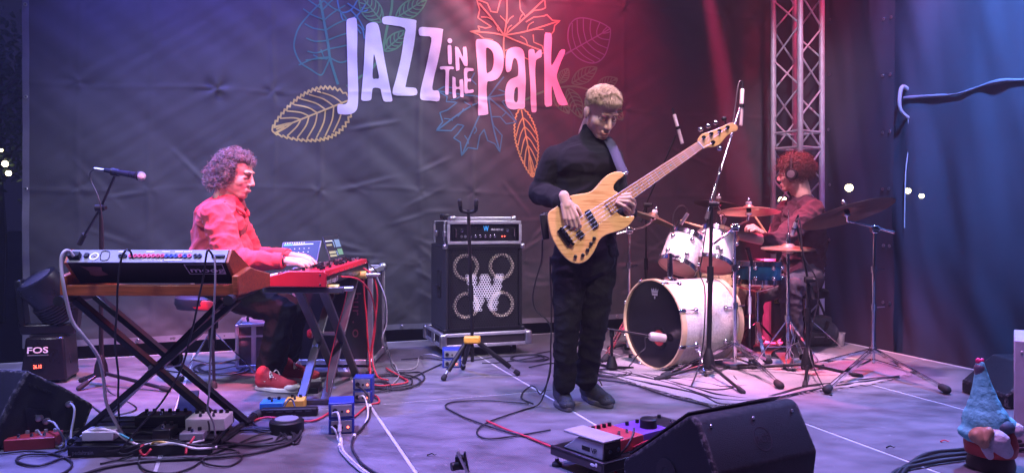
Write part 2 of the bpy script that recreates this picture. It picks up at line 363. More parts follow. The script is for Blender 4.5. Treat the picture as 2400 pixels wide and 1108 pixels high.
letter('letter', [(538, 118), (560, 108), (592, 112), (598, 200), (596, 300), (598, 400), (602, 500), (602, 580), (596, 640), (575, 668), (540, 678), (500, 676), (482, 668), (480, 625), (495, 618), (520, 618), (538, 605), (542, 560), (540, 400), (536, 250), (534, 150)])
letter('letter', [(652, 150), (680, 135), (712, 138), (726, 165), (740, 240), (760, 360), (780, 470), (800, 570), (802, 598), (780, 602), (752, 597), (738, 550), (730, 525), (690, 522), (682, 560), (676, 592), (640, 598), (622, 592), (620, 570), (628, 480), (636, 380), (642, 260), (648, 180)], [[(694, 325), (702, 345), (715, 410), (724, 462), (706, 467), (687, 462), (689, 390)]])
letter('letter', [(748, 105), (790, 95), (850, 105), (940, 118), (946, 140), (942, 200), (930, 290), (908, 400), (885, 500), (888, 515), (945, 520), (948, 560), (880, 566), (812, 562), (806, 530), (815, 500), (838, 420), (860, 320), (874, 220), (878, 165), (790, 148), (750, 140)])
letter('letter', [(965, 165), (1020, 163), (1098, 172), (1102, 190), (1090, 280), (1070, 380), (1050, 470), (1044, 530), (1080, 537), (1082, 595), (1030, 594), (975, 588), (970, 550), (985, 480), (1005, 400), (1022, 310), (1034, 225), (990, 215), (964, 208)])
letter('letter', [(1143+14*math.cos(a), 243+15*math.sin(a)) for a in [k*math.pi/4 for k in range(8)]])
letter('letter', [(1130, 275), (1141, 268), (1152, 275), (1154, 330), (1154, 376), (1144, 382), (1134, 376), (1131, 330)])
letter('letter', [(1174, 286), (1184, 279), (1196, 286), (1220, 338), (1221, 284), (1232, 278), (1243, 286), (1248, 384), (1238, 391), (1226, 386), (1199, 338), (1201, 408), (1190, 417), (1179, 410)])
letter('letter', [(1088, 395), (1126, 393), (1163, 396), (1164, 411), (1140, 415), (1139, 480), (1138, 552), (1128, 558), (1119, 552), (1118, 480), (1117, 415), (1090, 411)])
letter('letter', [(1158, 462), (1168, 457), (1177, 464), (1181, 510), (1201, 510), (1200, 476), (1211, 470), (1222, 476), (1226, 566), (1216, 574), (1206, 568), (1204, 530), (1181, 531), (1183, 572), (1173, 579), (1163, 572)])
letter('letter', [(1228, 408), (1255, 403), (1280, 406), (1281, 420), (1249, 425), (1249, 464), (1267, 465), (1267, 482), (1249, 485), (1251, 530), (1280, 529), (1281, 547), (1255, 551), (1231, 548), (1229, 480)])
letter('letter', [(1298, 242), (1330, 233), (1390, 240), (1430, 260), (1455, 300), (1460, 360), (1452, 420), (1425, 465), (1385, 482), (1363, 488), (1362, 560), (1368, 650), (1366, 676), (1320, 682), (1311, 670), (1312, 560), (1310, 450), (1302, 330)], [[(1357, 287), (1380, 292), (1398, 320), (1402, 370), (1392, 412), (1375, 428), (1360, 428), (1358, 350)]])
letter('letter', [(1478, 310), (1500, 285), (1535, 278), (1565, 288), (1583, 320), (1588, 400), (1590, 500), (1588, 600), (1584, 640), (1550, 643), (1520, 648), (1490, 640), (1472, 610), (1468, 550), (1478, 500), (1500, 470), (1535, 455), (1545, 440), (1545, 380), (1535, 348), (1520, 348), (1509, 380), (1500, 420), (1476, 425), (1470, 370)], [[(1526, 530), (1540, 515), (1546, 530), (1545, 590), (1535, 605), (1522, 590)]])
letter('letter', [(1608, 300), (1625, 291), (1641, 296), (1647, 318), (1665, 300), (1684, 296), (1685, 335), (1660, 350), (1650, 372), (1650, 480), (1655, 600), (1658, 655), (1640, 663), (1628, 655), (1622, 600), (1615, 450), (1608, 340)])
letter('letter', [(1705, 204), (1725, 195), (1747, 206), (1745, 300), (1744, 385), (1770, 350), (1795, 300), (1820, 292), (1825, 310), (1800, 370), (1782, 420), (1777, 460), (1800, 520), (1840, 605), (1836, 620), (1792, 618), (1770, 570), (1750, 505), (1746, 560), (1748, 615), (1733, 628), (1704, 618), (1705, 480), (1700, 320)])
# ---- line-drawn leaves
def lmat(n, c): return mat(n, c, .7, var=.05)
LTEAL, LGREEN, LGOLD, LTAN, LBLUE, LVIO = lmat('leaf_ink_teal', (.05, .20, .17)), lmat('leaf_ink_green', (.10, .26, .13)), lmat('leaf_ink_gold', (.66, .50, .16)), lmat('leaf_ink_tan', (.44, .36, .22)), lmat('leaf_ink_blue', (.07, .22, .30)), lmat('leaf_ink_slate', (.15, .17, .25))
class Leaf:
    def __init__(s, m, wd=.016): s.mb = MB(); s.m = m; s.wd = wd; s.n = 0
    def line(s, pts, wd=None, n=6, closed=False):
        q = smoothpts([(x, y, 0) for x, y in pts], n, closed)
        if closed: q.append(q[0])
        st = strip([G(p.x, p.y) for p in q], .85*(wd or s.wd), .0012+.00025*(s.n % 6)); s.n += 1
        s.mb.add(st.v, st.f); return s
    def zig(s, pts, wd=None):
        q = []
        for a, b in zip(pts[:-1], pts[1:]): q += [(a[0]+(b[0]-a[0])*k/5, a[1]+(b[1]-a[1])*k/5) for k in range(5)]
        q.append(pts[-1]); st = strip([G(*p) for p in q], .85*(wd or s.wd), .0012+.00025*(s.n % 6)); s.n += 1; s.mb.add(st.v, st.f); return s
    def done(s): return obj('leaf_print', s.mb, s.m, banner, smooth=180)
    def simple(s, base, tip, wl, wr_, nv=7, bend=.6, sharp=.9, wd=None, ser=0):
        b, t = V((*base, 0)), V((*tip, 0)); ax = t-b; nrm = V((-ax.y, ax.x, 0)).normalized()
        prof = lambda q: math.sin(math.pi*q**sharp)**.8
        for sgn, wdt in ((1, wl), (-1, wr_)):
            o = [b+ax*(k/20)+nrm*sgn*wdt*prof(k/20) for k in range(21)]
            if ser:
                z = []
                for k in range(20):
                    z += [o[k], o[k]*.45+o[k+1]*.55+nrm*sgn*ser-ax.normalized()*ser*.3]
                z.append(o[20]); s.zig([(p.x, p.y) for p in z], wd)
            else: s.line([(p.x, p.y) for p in o], wd, 2)
            for k in range(1, nv+1):
                q = k/(nv+1.5); r = b+ax*q; e = b+ax*min(.97, q+bend*.28)+nrm*sgn*wdt*prof(min(.97, q+bend*.28))*.96
                mdl = (r+e)/2-ax*.035
                s.line([(r.x, r.y), (mdl.x, mdl.y), (e.x, e.y)], (wd or s.wd)*.85, 4)
        s.line([(b.x, b.y), ((b.x+t.x)/2, (b.y+t.y)/2), (t.x, t.y)], wd, 5); return s
    def maple(s, c, tips, cut=.5):
        n = len(tips); cx, cy_ = c
        for i, (tx, ty) in enumerate(tips):
            s.line([c, ((cx+tx)/2+6, (cy_+ty)/2), (tx, ty)], None, 5)
            dx, dy = tx-cx, ty-cy_; nx, ny = -dy*.26, dx*.26
            for sg in (1, -1):
                j = (tips[(i+1) % n] if sg > 0 else tips[i-1]); 
                a1 = (cx+dx*.78+nx*sg*.55, cy_+dy*.78+ny*sg*.55); a2 = (cx+dx*.70+nx*sg*1.15, cy_+dy*.70+ny*sg*1.15); a3 = (cx+dx*.45+nx*sg*.8, cy_+dy*.45+ny*sg*.8)
                mj = (cx+(dx+(j[0]-cx))*.5*cut, cy_+(dy+(j[1]-cy_))*.5*cut)
                s.line([(tx, ty), (cx+dx*.88+nx*sg*.28, cy_+dy*.88+ny*sg*.28), a1], None, 3); s.line([a1, ((a1[0]+a2[0])/2+nx*sg*.2, (a1[1]+a2[1])/2+ny*sg*.2), a2], None, 3)
                s.line([a2, a3, mj], None, 4)
                for q in (.4, .62): s.line([(cx+dx*q, cy_+dy*q), (cx+dx*(q+.13)+nx*sg*.5, cy_+dy*(q+.13)+ny*sg*.5)], None, 3)
        return s
l = Leaf(LTEAL, .014); l.line([(400, 5), (330, 70), (262, 150), (232, 220), (226, 290), (262, 370), (320, 410), (382, 445), (412, 400), (436, 342)]); l.line([(400, 5), (450, 45), (510, 80), (560, 160), (590, 260), (560, 340), (500, 370), (436, 342)])
l.line([(375, -10), (400, 120), (425, 260), (436, 342), (458, 420), (484, 500)], .024)
for y, k in ((60, -.7), (120, -.4), (180, -.1), (240, .2), (290, .5)):
    x = 385+y*.15; l.line([(x, y), (x-70, y+k*60-5), (x-125, y-30+k*90)], .013); l.line([(x, y), (x+55, y-30+k*40), (x+125, y-60+k*70)], .013)
for dx in (-180, -140, -95, -50): l.line([(432, 338), (432+dx*.5, 350), (432+dx, 340-(dx+115)*.7)], .012)
l.done()
l = Leaf(LBLUE, .014)
for q in ([(480, -5), (500, 70), (560, 60), (600, 0)], [(500, 70), (520, 120), (600, 90), (650, 20)], [(560, 60), (610, 120), (640, 180)], [(540, 20), (620, 70), (660, 60)], [(575, 130), (625, 170), (640, 230)], [(600, 90), (590, 150), (620, 200)]): l.line(q)
l.done()
l = Leaf(LGREEN, .018); l.line([(806, -10), (800, 60), (775, 160), (745, 290), (690, 400), (600, 465), (535, 512)], .024); l.simple((745, 130), (610, -30), 55, 60, 6, wd=.014); l.simple((826, 108), (1010, -10), 50, 48, 6, wd=.014); l.simple((756, 302), (895, 180), 38, 42, 5, wd=.014); l.done()
l = Leaf(LGOLD, .017); l.simple((555, 590), (95, 773), 125, 150, 8, .8, .75, .016, 20); l.done()
l = Leaf(LTAN, .013)
l.zig([(1400, 237), (1342, 228), (1316, 205), (1263, 187), (1322, 180), (1310, 155), (1356, 166), (1392, 158), (1332, 120), (1312, 105), (1322, 60), (1303, -5), (1366, 22), (1386, 70), (1422, 76), (1440, 12), (1470, -60), (1556, -5), (1562, 60), (1592, 100), (1642, 62), (1690, 56), (1712, 45), (1704, -20)])
l.zig([(1592, 132), (1640, 102), (1700, 95), (1720, 86), (1752, 120), (1798, 122), (1766, 150), (1760, 185), (1742, 205)]); l.zig([(1636, 205), (1640, 250), (1690, 270), (1704, 310), (1650, 330), (1610, 352), (1562, 330), (1500, 290), (1470, 300)])
for q in ([(1465, 210), (1390, 195), (1268, 187)], [(1465, 210), (1400, 120), (1318, 20)], [(1465, 210), (1480, 100), (1480, -20)], [(1465, 210), (1560, 130), (1700, 0)], [(1465, 210), (1600, 185), (1795, 122)], [(1465, 210), (1580, 260), (1690, 300)], [(1465, 210), (1462, 280), (1466, 345)]): l.line(q, .016)
for q in ([(1330, 100), (1370, 105), (1395, 120)], [(1440, 95), (1465, 120), (1480, 135)], [(1520, 95), (1495, 115), (1482, 140)], [(1580, 80), (1560, 105), (1555, 140)], [(1640, 130), (1610, 150), (1600, 185)], [(1560, 215), (1590, 235), (1600, 262)], [(1510, 150), (1490, 165), (1480, 190)], [(1430, 150), (1425, 170), (1435, 185)], [(1700, 175), (1660, 175), (1640, 178)]): l.line(q, .011)
l.done()
l = Leaf(LBLUE, .013)
l.zig([(1290, 430), (1270, 470), (1300, 500)]); l.zig([(1180, 520), (1110, 512), (1070, 535), (1130, 570), (1124, 600), (1188, 604), (1130, 650), (1086, 665), (1102, 720), (1064, 770), (1152, 772), (1190, 735), (1226, 742), (1190, 790), (1165, 815), (1205, 840), (1213, 920), (1250, 872), (1306, 880), (1320, 800), (1345, 765), (1366, 830), (1410, 850), (1438, 897), (1452, 800), (1402, 742), (1386, 690), (1440, 690), (1476, 732), (1537, 722), (1500, 660), (1450, 600), (1490, 590), (1530, 545), (1470, 545), (1430, 530)])
for q in ([(1372, 575), (1230, 560), (1072, 536)], [(1372, 575), (1230, 650), (1070, 768)], [(1372, 575), (1300, 720), (1214, 915)], [(1372, 575), (1395, 730), (1437, 893)], [(1372, 575), (1460, 650), (1534, 720)], [(1372, 575), (1460, 560), (1528, 547)], [(1372, 575), (1420, 505), (1462, 455)]): l.line(q, .016)
for q in ([(1150, 590), (1180, 585), (1215, 562)], [(1110, 700), (1150, 705), (1160, 712)], [(1190, 690), (1215, 660), (1225, 640)], [(1230, 800), (1250, 830), (1252, 850)], [(1285, 790), (1300, 770), (1290, 745)], [(1415, 790), (1405, 780), (1402, 760)], [(1450, 690), (1470, 670), (1475, 660)], [(1230, 600), (1260, 620), (1268, 628)]): l.line(q, .011)
l.done()
l = Leaf(LVIO, .014); l.simple((1862, 300), (2092, 170), 135, 150, 6, .7, .8); l.line([(1862, 300), (1810, 330), (1770, 350)], .02); l.done()
l = Leaf(LGREEN, .017); l.line([(1590, 590), (1700, 540), (1830, 512), (1930, 520), (2060, 580)], .022)
for a, b, c in (((1790, 490), (1845, 405), 30), ((1865, 492), (2015, 398), 42), ((2010, 520), (2135, 465), 38), ((1842, 525), (1925, 695), 42), ((1760, 545), (1850, 670), 34), ((2085, 600), (2160, 710), 34)): l.simple(a, b, c, c, 6, wd=.013)
l.done()
l = Leaf(LGOLD, .014); l.simple((1565, 640), (1637, 1045), 62, 62, 6, .9, .8, .014, 8); l.done()
print('setting done')
# ================================================================ side cloths, truss, outdoors
def meshcloth(name, col, tr):
    m = mat(name, col, .7, var=.12, vs=2, bump=.2, bs=200); nt = m.node_tree; N = nt.nodes; L = nt.links
    t = N.new('ShaderNodeBsdfTransparent'); mx = N.new('ShaderNodeMixShader'); mx.inputs[0].default_value = tr
    L.new(N['Principled BSDF'].outputs[0], mx.inputs[1]); L.new(t.outputs[0], mx.inputs[2]); L.new(mx.outputs[0], N['Material Output'].inputs[0]); return m
def side_cloth(name, label, u, d0, d1, z0, z1, m, seed, amp, hem=None):
    n, k = 150, 110; vs = []
    def pt(d, z):
        q = amp*NZ.noise(V((d*2.6, z*.35, seed)))+amp*.5*NZ.noise(V((d*6+z*1.2, z*.8, seed+3)))+amp*.5*max(0, 1.2-z)*NZ.noise(V((d*4+z*2.5, z*.7, seed+8)))
        return E(u-q, d, z)
    for j in range(k+1):
        for i in range(n+1): vs.append(pt(d0+(d1-d0)*i/n, z0+(z1-z0)*j/k))
    me = bpy.data.meshes.new(name); me.from_pydata(vs, [], [(j*(n+1)+i, j*(n+1)+i+1, (j+1)*(n+1)+i+1, (j+1)*(n+1)+i) for j in range(k) for i in range(n)])
    o = tag(obj(name, me, m, smooth=180), label, 'tarpaulin')
    o['pt'] = 0; return o, pt
SM1 = meshcloth('mesh_tarp', (.055, .05, .06), .10); SM2 = meshcloth('side_tarp', (.06, .065, .08), .07)
ta, pa = side_cloth('mesh_tarpaulin', 'dark mesh tarpaulin with an eyelet edge hanging behind the drummer and truss', 5.05, -7.4, -4.88, -.9, 4.8, SM1, 1.5, .05)
tb, pb_ = side_cloth('side_tarpaulin', 'wide blue lit tarpaulin closing the side of the stage behind the garden gnome', 5.16, -5.05, -.6, -.9, 4.8, SM2, 4.2, .05)
for i in range(9): 
    for dd in (-4.915, -4.985): eyelet(ta, pa(dd, .3+i*.47)-EX*.006, -EX)
for i in range(8): eyelet(ta, pa(-5.62, .3+i*.5)-EX*.006, -EX)
# rolled strap tied along the side cloth
mb = MB(); pts = [pb_(-4.86+(i/14)*2.4, 1.95+.016*math.sin(i*1.7)+.004*i)-EX*.012 for i in range(15)]
pts[0] = pts[0]+V((0, 0, .03))
mb.tube(smoothpts(pts, 5), .015, 10, rf=lambda t: .8+.3*math.sin(t*23)+.15*math.sin(t*61))
strap = thing('rolled_strap', 'long pale rolled cloth strap sagging across the blue side tarpaulin', 'strap', pts[0])
obj('roll', mb, mat('strap_cloth', (.20, .19, .22), .8, bump=.5, bs=60), strap)
lp = [pts[0]+V(q) for q in ((.06, 0, .05), (-.02, -.02, .09), (-.05, -.03, .0), (-.04, -.03, -.1), (.02, -.03, -.16), (.06, -.03, -.15))]
obj('loose_end', MB().tube(smoothpts(lp, 5), .014, 8, rf=lambda t: 1.3-.5*t), mat('strap_pale', (.5, .47, .46), .8), strap)
obj('tie_cord', MB().tube(smoothpts([lp[4], lp[4]+V((.01, 0, -.2)), lp[4]+V((-.02, 0, -.45)), lp[4]+V((-.03, 0, -.9))], 5), .005, 5), CABLEW, strap)
# lighting truss
def truss(c, z0, z1, ang, s=.29):
    t = thing('lighting_truss', 'tall aluminium box truss tower with zigzag bracing behind the drummer', 'truss', (c[0], c[1], z0))
    ax = V((math.cos(ang), math.sin(ang), 0)); ay = V((-math.sin(ang), math.cos(ang), 0)); h = s/2; c = V((c[0], c[1], 0))
    cs = [c+ax*h*i+ay*h*j for i, j in ((-1, -1), (1, -1), (1, 1), (-1, 1))]
    tm = mat('truss_aluminium', (.55, .55, .58), .45, .25)
    for q in cs: obj('chord', MB().cyl(q+Z*z0, q+Z*z1, .025, n=14), tm, t)
    for k in range(4):
        a, b = cs[k], cs[(k+1) % 4]; z = z0+.08; up = True
        while z < z1-.3:
            for seg in range(1):
                p, q = (a, b) if up else (b, a)
                obj('brace', MB().cyl(p+Z*z, q+Z*(z+.27), .0085, n=8), tm, t)
            up = not up; z += .27
        for zz in (1.62, 1.76): obj('end_frame', MB().cyl(a+Z*zz, b+Z*zz, .012, n=8), tm, t)
    return t
tc_ = P(1869, 700, 6.9); truss((tc_.x, tc_.y), -.9, 4.9, R(31))
# lamps of the park seen beyond the cloths, and a tree
bulbm = mat('warm_bulb', (1, .9, .6), .4, emit=(1, .86, .5), es=60, var=0)
for i, (x, y, Y, r, lb) in enumerate([(1990, 440, 11, .055, 'bright round park lamp glowing through the mesh behind the ride cymbal'), (1834, 470, 11, .06, 'warm park lamp shining low between the drummer and the truss'), (2128, 447, 13, .05, 'small yellow park lamp shining over the ride cymbal edge'), (2160, 459, 13, .042, 'small greenish park lamp farthest along the row of lights')]):
    t = thing('park_lamp', lb, 'lamp', P(x, y, Y), 'park lamps seen beyond the stage'); obj('bulb', MB().ell(P(x, y, Y), (r,)*3), bulbm, t)
    q = P(x, y, Y); obj('fitting', MB().cyl(q+Z*r*.8, q+Z*(r+.12), .03, .02), BLACK, t); obj('pole', MB().cyl((q.x+.03, q.y+.1, -1), (q.x+.03, q.y+.1, q.z+r+.14), .03), BLACKM, t)
for i, (x, y, r, lb) in enumerate([(3, 352, .03, 'dim string bulb half cut by the picture edge beside the banner'), (12, 384, .05, 'bright string bulb, upper of two close together beside the banner'), (20, 406, .045, 'bright string bulb, lower of two close together beside the banner')]):
    t = thing('string_bulb', lb, 'bulb', P(x, y, 13), 'string bulbs in the dark beside the banner'); obj('bulb', MB().ell(P(x, y, 13), (r,)*3), mat('string_bulb_glow', (1, .9, .6), .4, emit=(1, .85, .5), es=8 if i else 3, var=0), t)
    obj('socket', MB().cyl(P(x, y, 13)+Z*r*.7, P(x, y, 13)+Z*(r+.07), .022), BLACK, t)
def tree(c, h, label):
    t = thing('park_tree', label, 'tree', c); c = V(c); bk = mat('bark', (.06, .045, .03), .9, bump=.6, bs=20); mb = MB()
    mb.tube(smoothpts([c, c+V((.1, 0, h*.3)), c+V((0, .1, h*.6)), c+V((.15, 0, h*.95))], 4), .2, 8, rf=lambda t: 1-.85*t)
    rnd = random.Random(5); br = []
    for k in range(12):
        a = rnd.uniform(0, 6.28); b = c+Z*h*(.35+.05*k); e = b+V((math.cos(a), math.sin(a), .5))*rnd.uniform(.8, 1.7); mb.tube([b, (b+e)/2+Z*.1, e], .06, 5, rf=lambda t: 1-.8*t); br.append(e)
    obj('trunk', mb, bk, t)
    lv = MB()
    for e in br:
        for k in range(420):
            p = e+V((rnd.gauss(0, .42), rnd.gauss(0, .42), rnd.gauss(0, .34))); a = V((rnd.uniform(-1, 1), rnd.uniform(-1, 1), rnd.uniform(-1, 1))).normalized()*.07; b = a.orthogonal().normalized()*.035
            lv.add([p-a, p+b, p+a, p-b], [(0, 1, 2, 3)])
    obj('crown', lv, mat('park_foliage', (.05, .09, .03), .7, var=.4, vs=3), t, smooth=0)
tree((-9.8, 14.5, -1), 5.2, 'dark leafy park tree in the night beside the banner edge')

# ================================================================ bass amplifier stack
CF = P(1045, 780, 5.5); CF = V((CF.x, CF.y, 0)); CT = STG(CF)          # front lower corner, x along the front, y to the back
z0, z1 = .178, .808; CW, CD = .585, .45
cab = thing('speaker_cabinet', 'black four speaker bass cabinet with hexagon grille and white W', 'speaker', CT @ V((CW/2, CD/2, z0)))
shell = MB(CT); t_ = .02
for c, d in (((CW/2, CD/2, z0+t_/2), (CW, CD, t_)), ((CW/2, CD/2, z1-t_/2), (CW, CD, t_)), ((t_/2, CD/2, (z0+z1)/2), (t_, CD, z1-z0-2*t_)), ((CW-t_/2, CD/2, (z0+z1)/2), (t_, CD, z1-z0-2*t_)), ((CW/2, .05, (z0+z1)/2), (CW-2*t_, .018, z1-z0-2*t_)), ((CW/2, CD-.01, (z0+z1)/2), (CW-2*t_, .018, z1-z0-2*t_))): shell.box(c, d)
obj('shell', shell, CARPETB, cab, bevel=.006)
sp = [(CW*.27, .645), (CW*.735, .645), (CW*.27, .365), (CW*.735, .365)]
conem = mat('speaker_cone', (.03, .03, .032), .7); sur = mat('speaker_surround', (.62, .55, .42), .5)
for x, z in sp:
    s_ = obj('speaker_driver', MB(CT).lathe([(.030, .052), (.075, .034), (.095, .02)], (x, .006, z), (0, 1, 0), 28, False), conem, cab)
    obj('surround_ring', MB(CT).lathe([(.072, .030), (.078, .018), (.094, .016), (.100, .028)], (x, 0, z), (0, 1, 0), 28, False), sur, s_)
    obj('dust_cap', MB(CT).ell((x, .05, z), (.03, .012, .03)), BLACK, s_)
# perforated grille, cell by cell; the W is painted on it
Wp = [(.36, .545), (.425, .545), (.437, .455), (.468, .545), (.52, .545), (.548, .455), (.565, .545), (.63, .545), (.575, .30), (.522, .30), (.494, .40), (.466, .30), (.412, .30)]
Wp = [((x-.36)/.27*.285+.152, .335+(z-.30)/.245*.25) for x, z in Wp]
def inside(p, poly):
    c = False; n = len(poly)
    for i in range(n):
        a, b = poly[i], poly[(i+1) % n]
        if (a[1] > p[1]) != (b[1] > p[1]) and p[0] < (b[0]-a[0])*(p[1]-a[1])/(b[1]-a[1])+a[0]: c = not c
    return c
gr, gw = MB(CT), MB(CT); pitch = .0192; R0 = pitch/math.sqrt(3); gx0, gx1, gz0, gz1 = .03, CW-.03, z0+.03, z1-.03
row = 0; zc = gz0+R0
while zc < gz1-R0*.5:
    xc = gx0+pitch/2+(pitch/2 if row % 2 else 0)
    while xc < gx1-pitch*.4:
        o_ = []; i_ = []
        for k in range(6):
            a = math.pi/6+k*math.pi/3; o_.append((xc+R0*math.cos(a), -.004, zc+R0*math.sin(a))); i_.append((xc+R0*.70*math.cos(a), -.0035, zc+R0*.70*math.sin(a)))
        (gw if inside((xc, zc), Wp) else gr).add(o_+i_, [(k, (k+1) % 6, 6+(k+1) % 6, 6+k) for k in range(6)])
        xc += pitch
    row += 1; zc += R0*1.5
g_ = obj('grille', gr, mat('grille_metal', (.016, .016, .018), .4, .3), cab, smooth=0, kind='stuff')
obj('emblem', gw, mat('grille_white', (.75, .75, .78), .5), g_, smooth=0, kind='stuff')
fr = MB(CT)
for c, d in (((CW/2, -.004, gz0-.006), (CW-.04, .008, .014)), ((CW/2, -.004, gz1+.004), (CW-.04, .008, .014)), ((gx0-.005, -.004, (z0+z1)/2), (.014, .008, z1-z0-.085)), ((gx1+.005, -.004, (z0+z1)/2), (.014, .008, z1-z0-.085))): fr.box(c, d)
obj('grille_frame', fr, BLACKM, cab)
for x in (-.002, CW+.002):
    for z in (z0+.012, z1-.012):
        for y in (.012,): obj('corner_protector', MB(CT).box((x, y, z), (.035, .04, .035)), STEEL if z > .5 else BLACK, cab, bevel=.01)
hd = obj('side_handle', MB(CT).box((-.002, CD*.42, .52), (.008, .11, .2)), BLACK, cab, bevel=.003)
obj('handle_recess', MB(CT).box((-.0055, CD*.42, .52), (.004, .075, .15)), mat('handle_dark', (.003, .003, .003), .9, var=0), hd); obj('handle_grip', MB(CT).cyl((-.012, CD*.42-.045, .5), (-.012, CD*.42+.045, .5), .011), BLACK, hd)
# flight-case tray on castors under the cabinet
tr = thing('flight_case_tray', 'plywood flight case tray on castors under the bass cabinet', 'flight case', CT @ V((CW/2, CD/2, 0)))
a0, a1, b0, b1 = -.03, CW+.03, -.035, CD+.03; ply = mat('case_laminate', (.02, .015, .018), .4)
obj('tray_panel', MB(CT).box(((a0+a1)/2, (b0+b1)/2, .127), (a1-a0-.01, b1-b0-.01, .095)), ply, tr)
for zz in (.086, .166):
    for c, d in ((((a0+a1)/2, b0, zz), (a1-a0, .022, .022)), (((a0+a1)/2, b1, zz), (a1-a0, .022, .022)), ((a0, (b0+b1)/2, zz), (.022, b1-b0-.024, .022)), ((a1, (b0+b1)/2, zz), (.022, b1-b0-.024, .022))): obj('edge_profile', MB(CT).box(c, d), ALU, tr, bevel=.003)
for x in (a0, a1):
    for y in (b0, b1):
        obj('corner_bracket', MB(CT).box((x, y, .126), (.05, .05, .102)), STEEL, tr, bevel=.012)
        xx, yy = (a0+.09 if x == a0 else a1-.09), (b0+.08 if y == b0 else b1-.08); k_ = obj('castor', MB(CT).cyl((xx-.014, yy, .038), (xx+.014, yy, .038), .036, n=16), RUBBER, tr); obj('castor_fork', MB(CT).box((xx, yy, .065), (.045, .05, .024)), STEEL, k_)
obj('butterfly_latch', MB(CT).box((-.045, CD*.45, .126), (.008, .09, .06)), STEEL, tr, bevel=.004)
# rack case with the amplifier head
RT = STG((CT @ V((.02, .0, z1+.004)))); RW, RD, RH = .545, .40, .165
rk = thing('rack_case', 'small black rack case with metal edges on top of the bass cabinet', 'rack case', RT @ V((RW/2, RD/2, 0)))
sh = MB(RT)
for c, d in (((RW/2, RD/2, .006), (RW, RD, .010)), ((RW/2, RD/2, RH-.005), (RW, RD, .010)), ((.005, RD/2, RH/2), (.010, RD, RH-.022)), ((RW-.005, RD/2, RH/2), (.010, RD, RH-.022)), ((RW/2, RD-.006, RH/2), (RW-.022, .010, RH-.022))): sh.box(c, d)
obj('case_shell', sh, ply, rk)
for y in (0, .10, RD):
    for zz in (.010, RH-.008): obj('edge_profile', MB(RT).box((RW/2, y, zz), (RW+.012, .020, .020)), ALU, rk, bevel=.002)
    for x in (0, RW): obj('edge_profile', MB(RT).box((x, y, RH/2+.001), (.020, .0205, RH-.042)), ALU, rk, bevel=.002)
obj('lid_panel', MB(RT).box((RW/2, .11, RH+.018), (RW-.05, .16, .028)), ALU, rk, bevel=.004)
for x in (.04, RW-.04): obj('corner_bracket', MB(RT).box((x, .035, RH+.016), (.045, .03, .045)), STEEL, rk, bevel=.012)
for x in (-.016, RW+.016):
    for y in (.05, .3): obj('latch', MB(RT).box((x, y, RH*.45), (.02, .05, .045)), STEEL, rk, bevel=.006)
for y in (.14, .2): obj('lid_latch', MB(RT).box((.012, y, RH+.034), (.05, .04, .04)), BLACKM, rk, bevel=.01)
am = thing('amplifier_head', 'black rack bass amplifier with a row of silver knobs and blue W', 'amplifier', RT @ V((RW/2, .2, .02)))
obj('chassis', MB(RT).box((RW/2, .17, .082), (.488, .29, .115)), BLACKM, am)
obj('front_panel', MB(RT).box((RW/2, .018, .082), (.492, .006, .118)), mat('amp_front', (.012, .012, .014), .3, .2), am)
for x in (.05, RW-.05): obj('rack_handle', MB(RT).tube([(x, .016, .05), (x, -.012, .056), (x, -.012, .108), (x, .016, .114)], .0055, 8), CHROME, am)
blp = mat('blue_print', (.03, .25, .6), .5, emit=(.05, .35, .9), es=.5, var=0)
rx, rz = EX, Z
text('lettering', 'W', RT @ V((.265, .0145, .096)), rx, rz, .036, blp, am, width=.042, bold=.02); text('lettering', 'PRO FET 5.2', RT @ V((.325, .0145, .098)), rx, rz, .014, WPRINT, am, width=.095, bold=.01)
for i in range(6): k_ = obj('knob', MB(RT).lathe([(.0115, 0), (.010, .016), (.007, .017)], (.165+i*.037, .015, .058), (0, -1, 0), 14), CHROME, am)
for x in (.10, .445): obj('knob', MB(RT).lathe([(.014, 0), (.012, .018), (.008, .019)], (x, .015, .100), (0, -1, 0), 14), CHROME, am)
for x in (.41, .43): obj('indicator', MB(RT).ell((x, .014, .056), (.004, .003, .004), n=8, m=6), LEDR, am)
for x in (.1, .128): obj('jack', MB(RT).lathe([(.010, 0), (.010, .005), (.005, .005)], (x, .015, .056), (0, -1, 0), 12), STEEL, am)

# ================================================================ guitar stand
gs0 = F(1107, 884); gsb = V((gs0.x, gs0.y, 0)); ORA = mat('yellow_orange_plastic', (.75, .38, .04), .45)
gs = thing('guitar_stand', 'empty black tripod guitar stand with an orange block before the cabinet', 'stand', gsb)
top = P(1098, 492, gsb.y); blk = P(1107, 795, gsb.y)
obj('pole', MB().tube([gsb+V((0, 0, .1)), blk+V((0, 0, 0)), top], .011, 10), BLACKM, gs); obj('collar', MB().cyl(blk+(top-blk)*.30, blk+(top-blk)*.42, .016), BLACK, gs)
obj('hub', MB().box(blk+V((0, -.01, 0)), (.105, .05, .048)), ORA, gs, bevel=.012)
for a, q in ((-.04, F(1040, 892)), (.04, F(1213, 880)), (-.02, F(1085, 866))):
    s0 = blk+V((a, 0, -.02)); e = q+Z*.018
    lg = obj('leg', MB().tube([s0, s0.lerp(e, .8)], .016, 10), BLACK, gs); obj('leg_tip', MB().tube([s0.lerp(e, .78), e], .010, 8), STEEL, lg); obj('foot', MB().cap(s0.lerp(e, .95), e, .016, .018), RUBBER, lg)
obj('yoke', MB().tube(smoothpts([top+V((-.05, -.03, .035)), top+V((-.047, -.01, .0)), top+V((-.02, 0, -.012)), top+V((.02, 0, -.012)), top+V((.047, -.01, 0)), top+V((.05, -.03, .035))], 4), .012, 10), BLACK, gs)
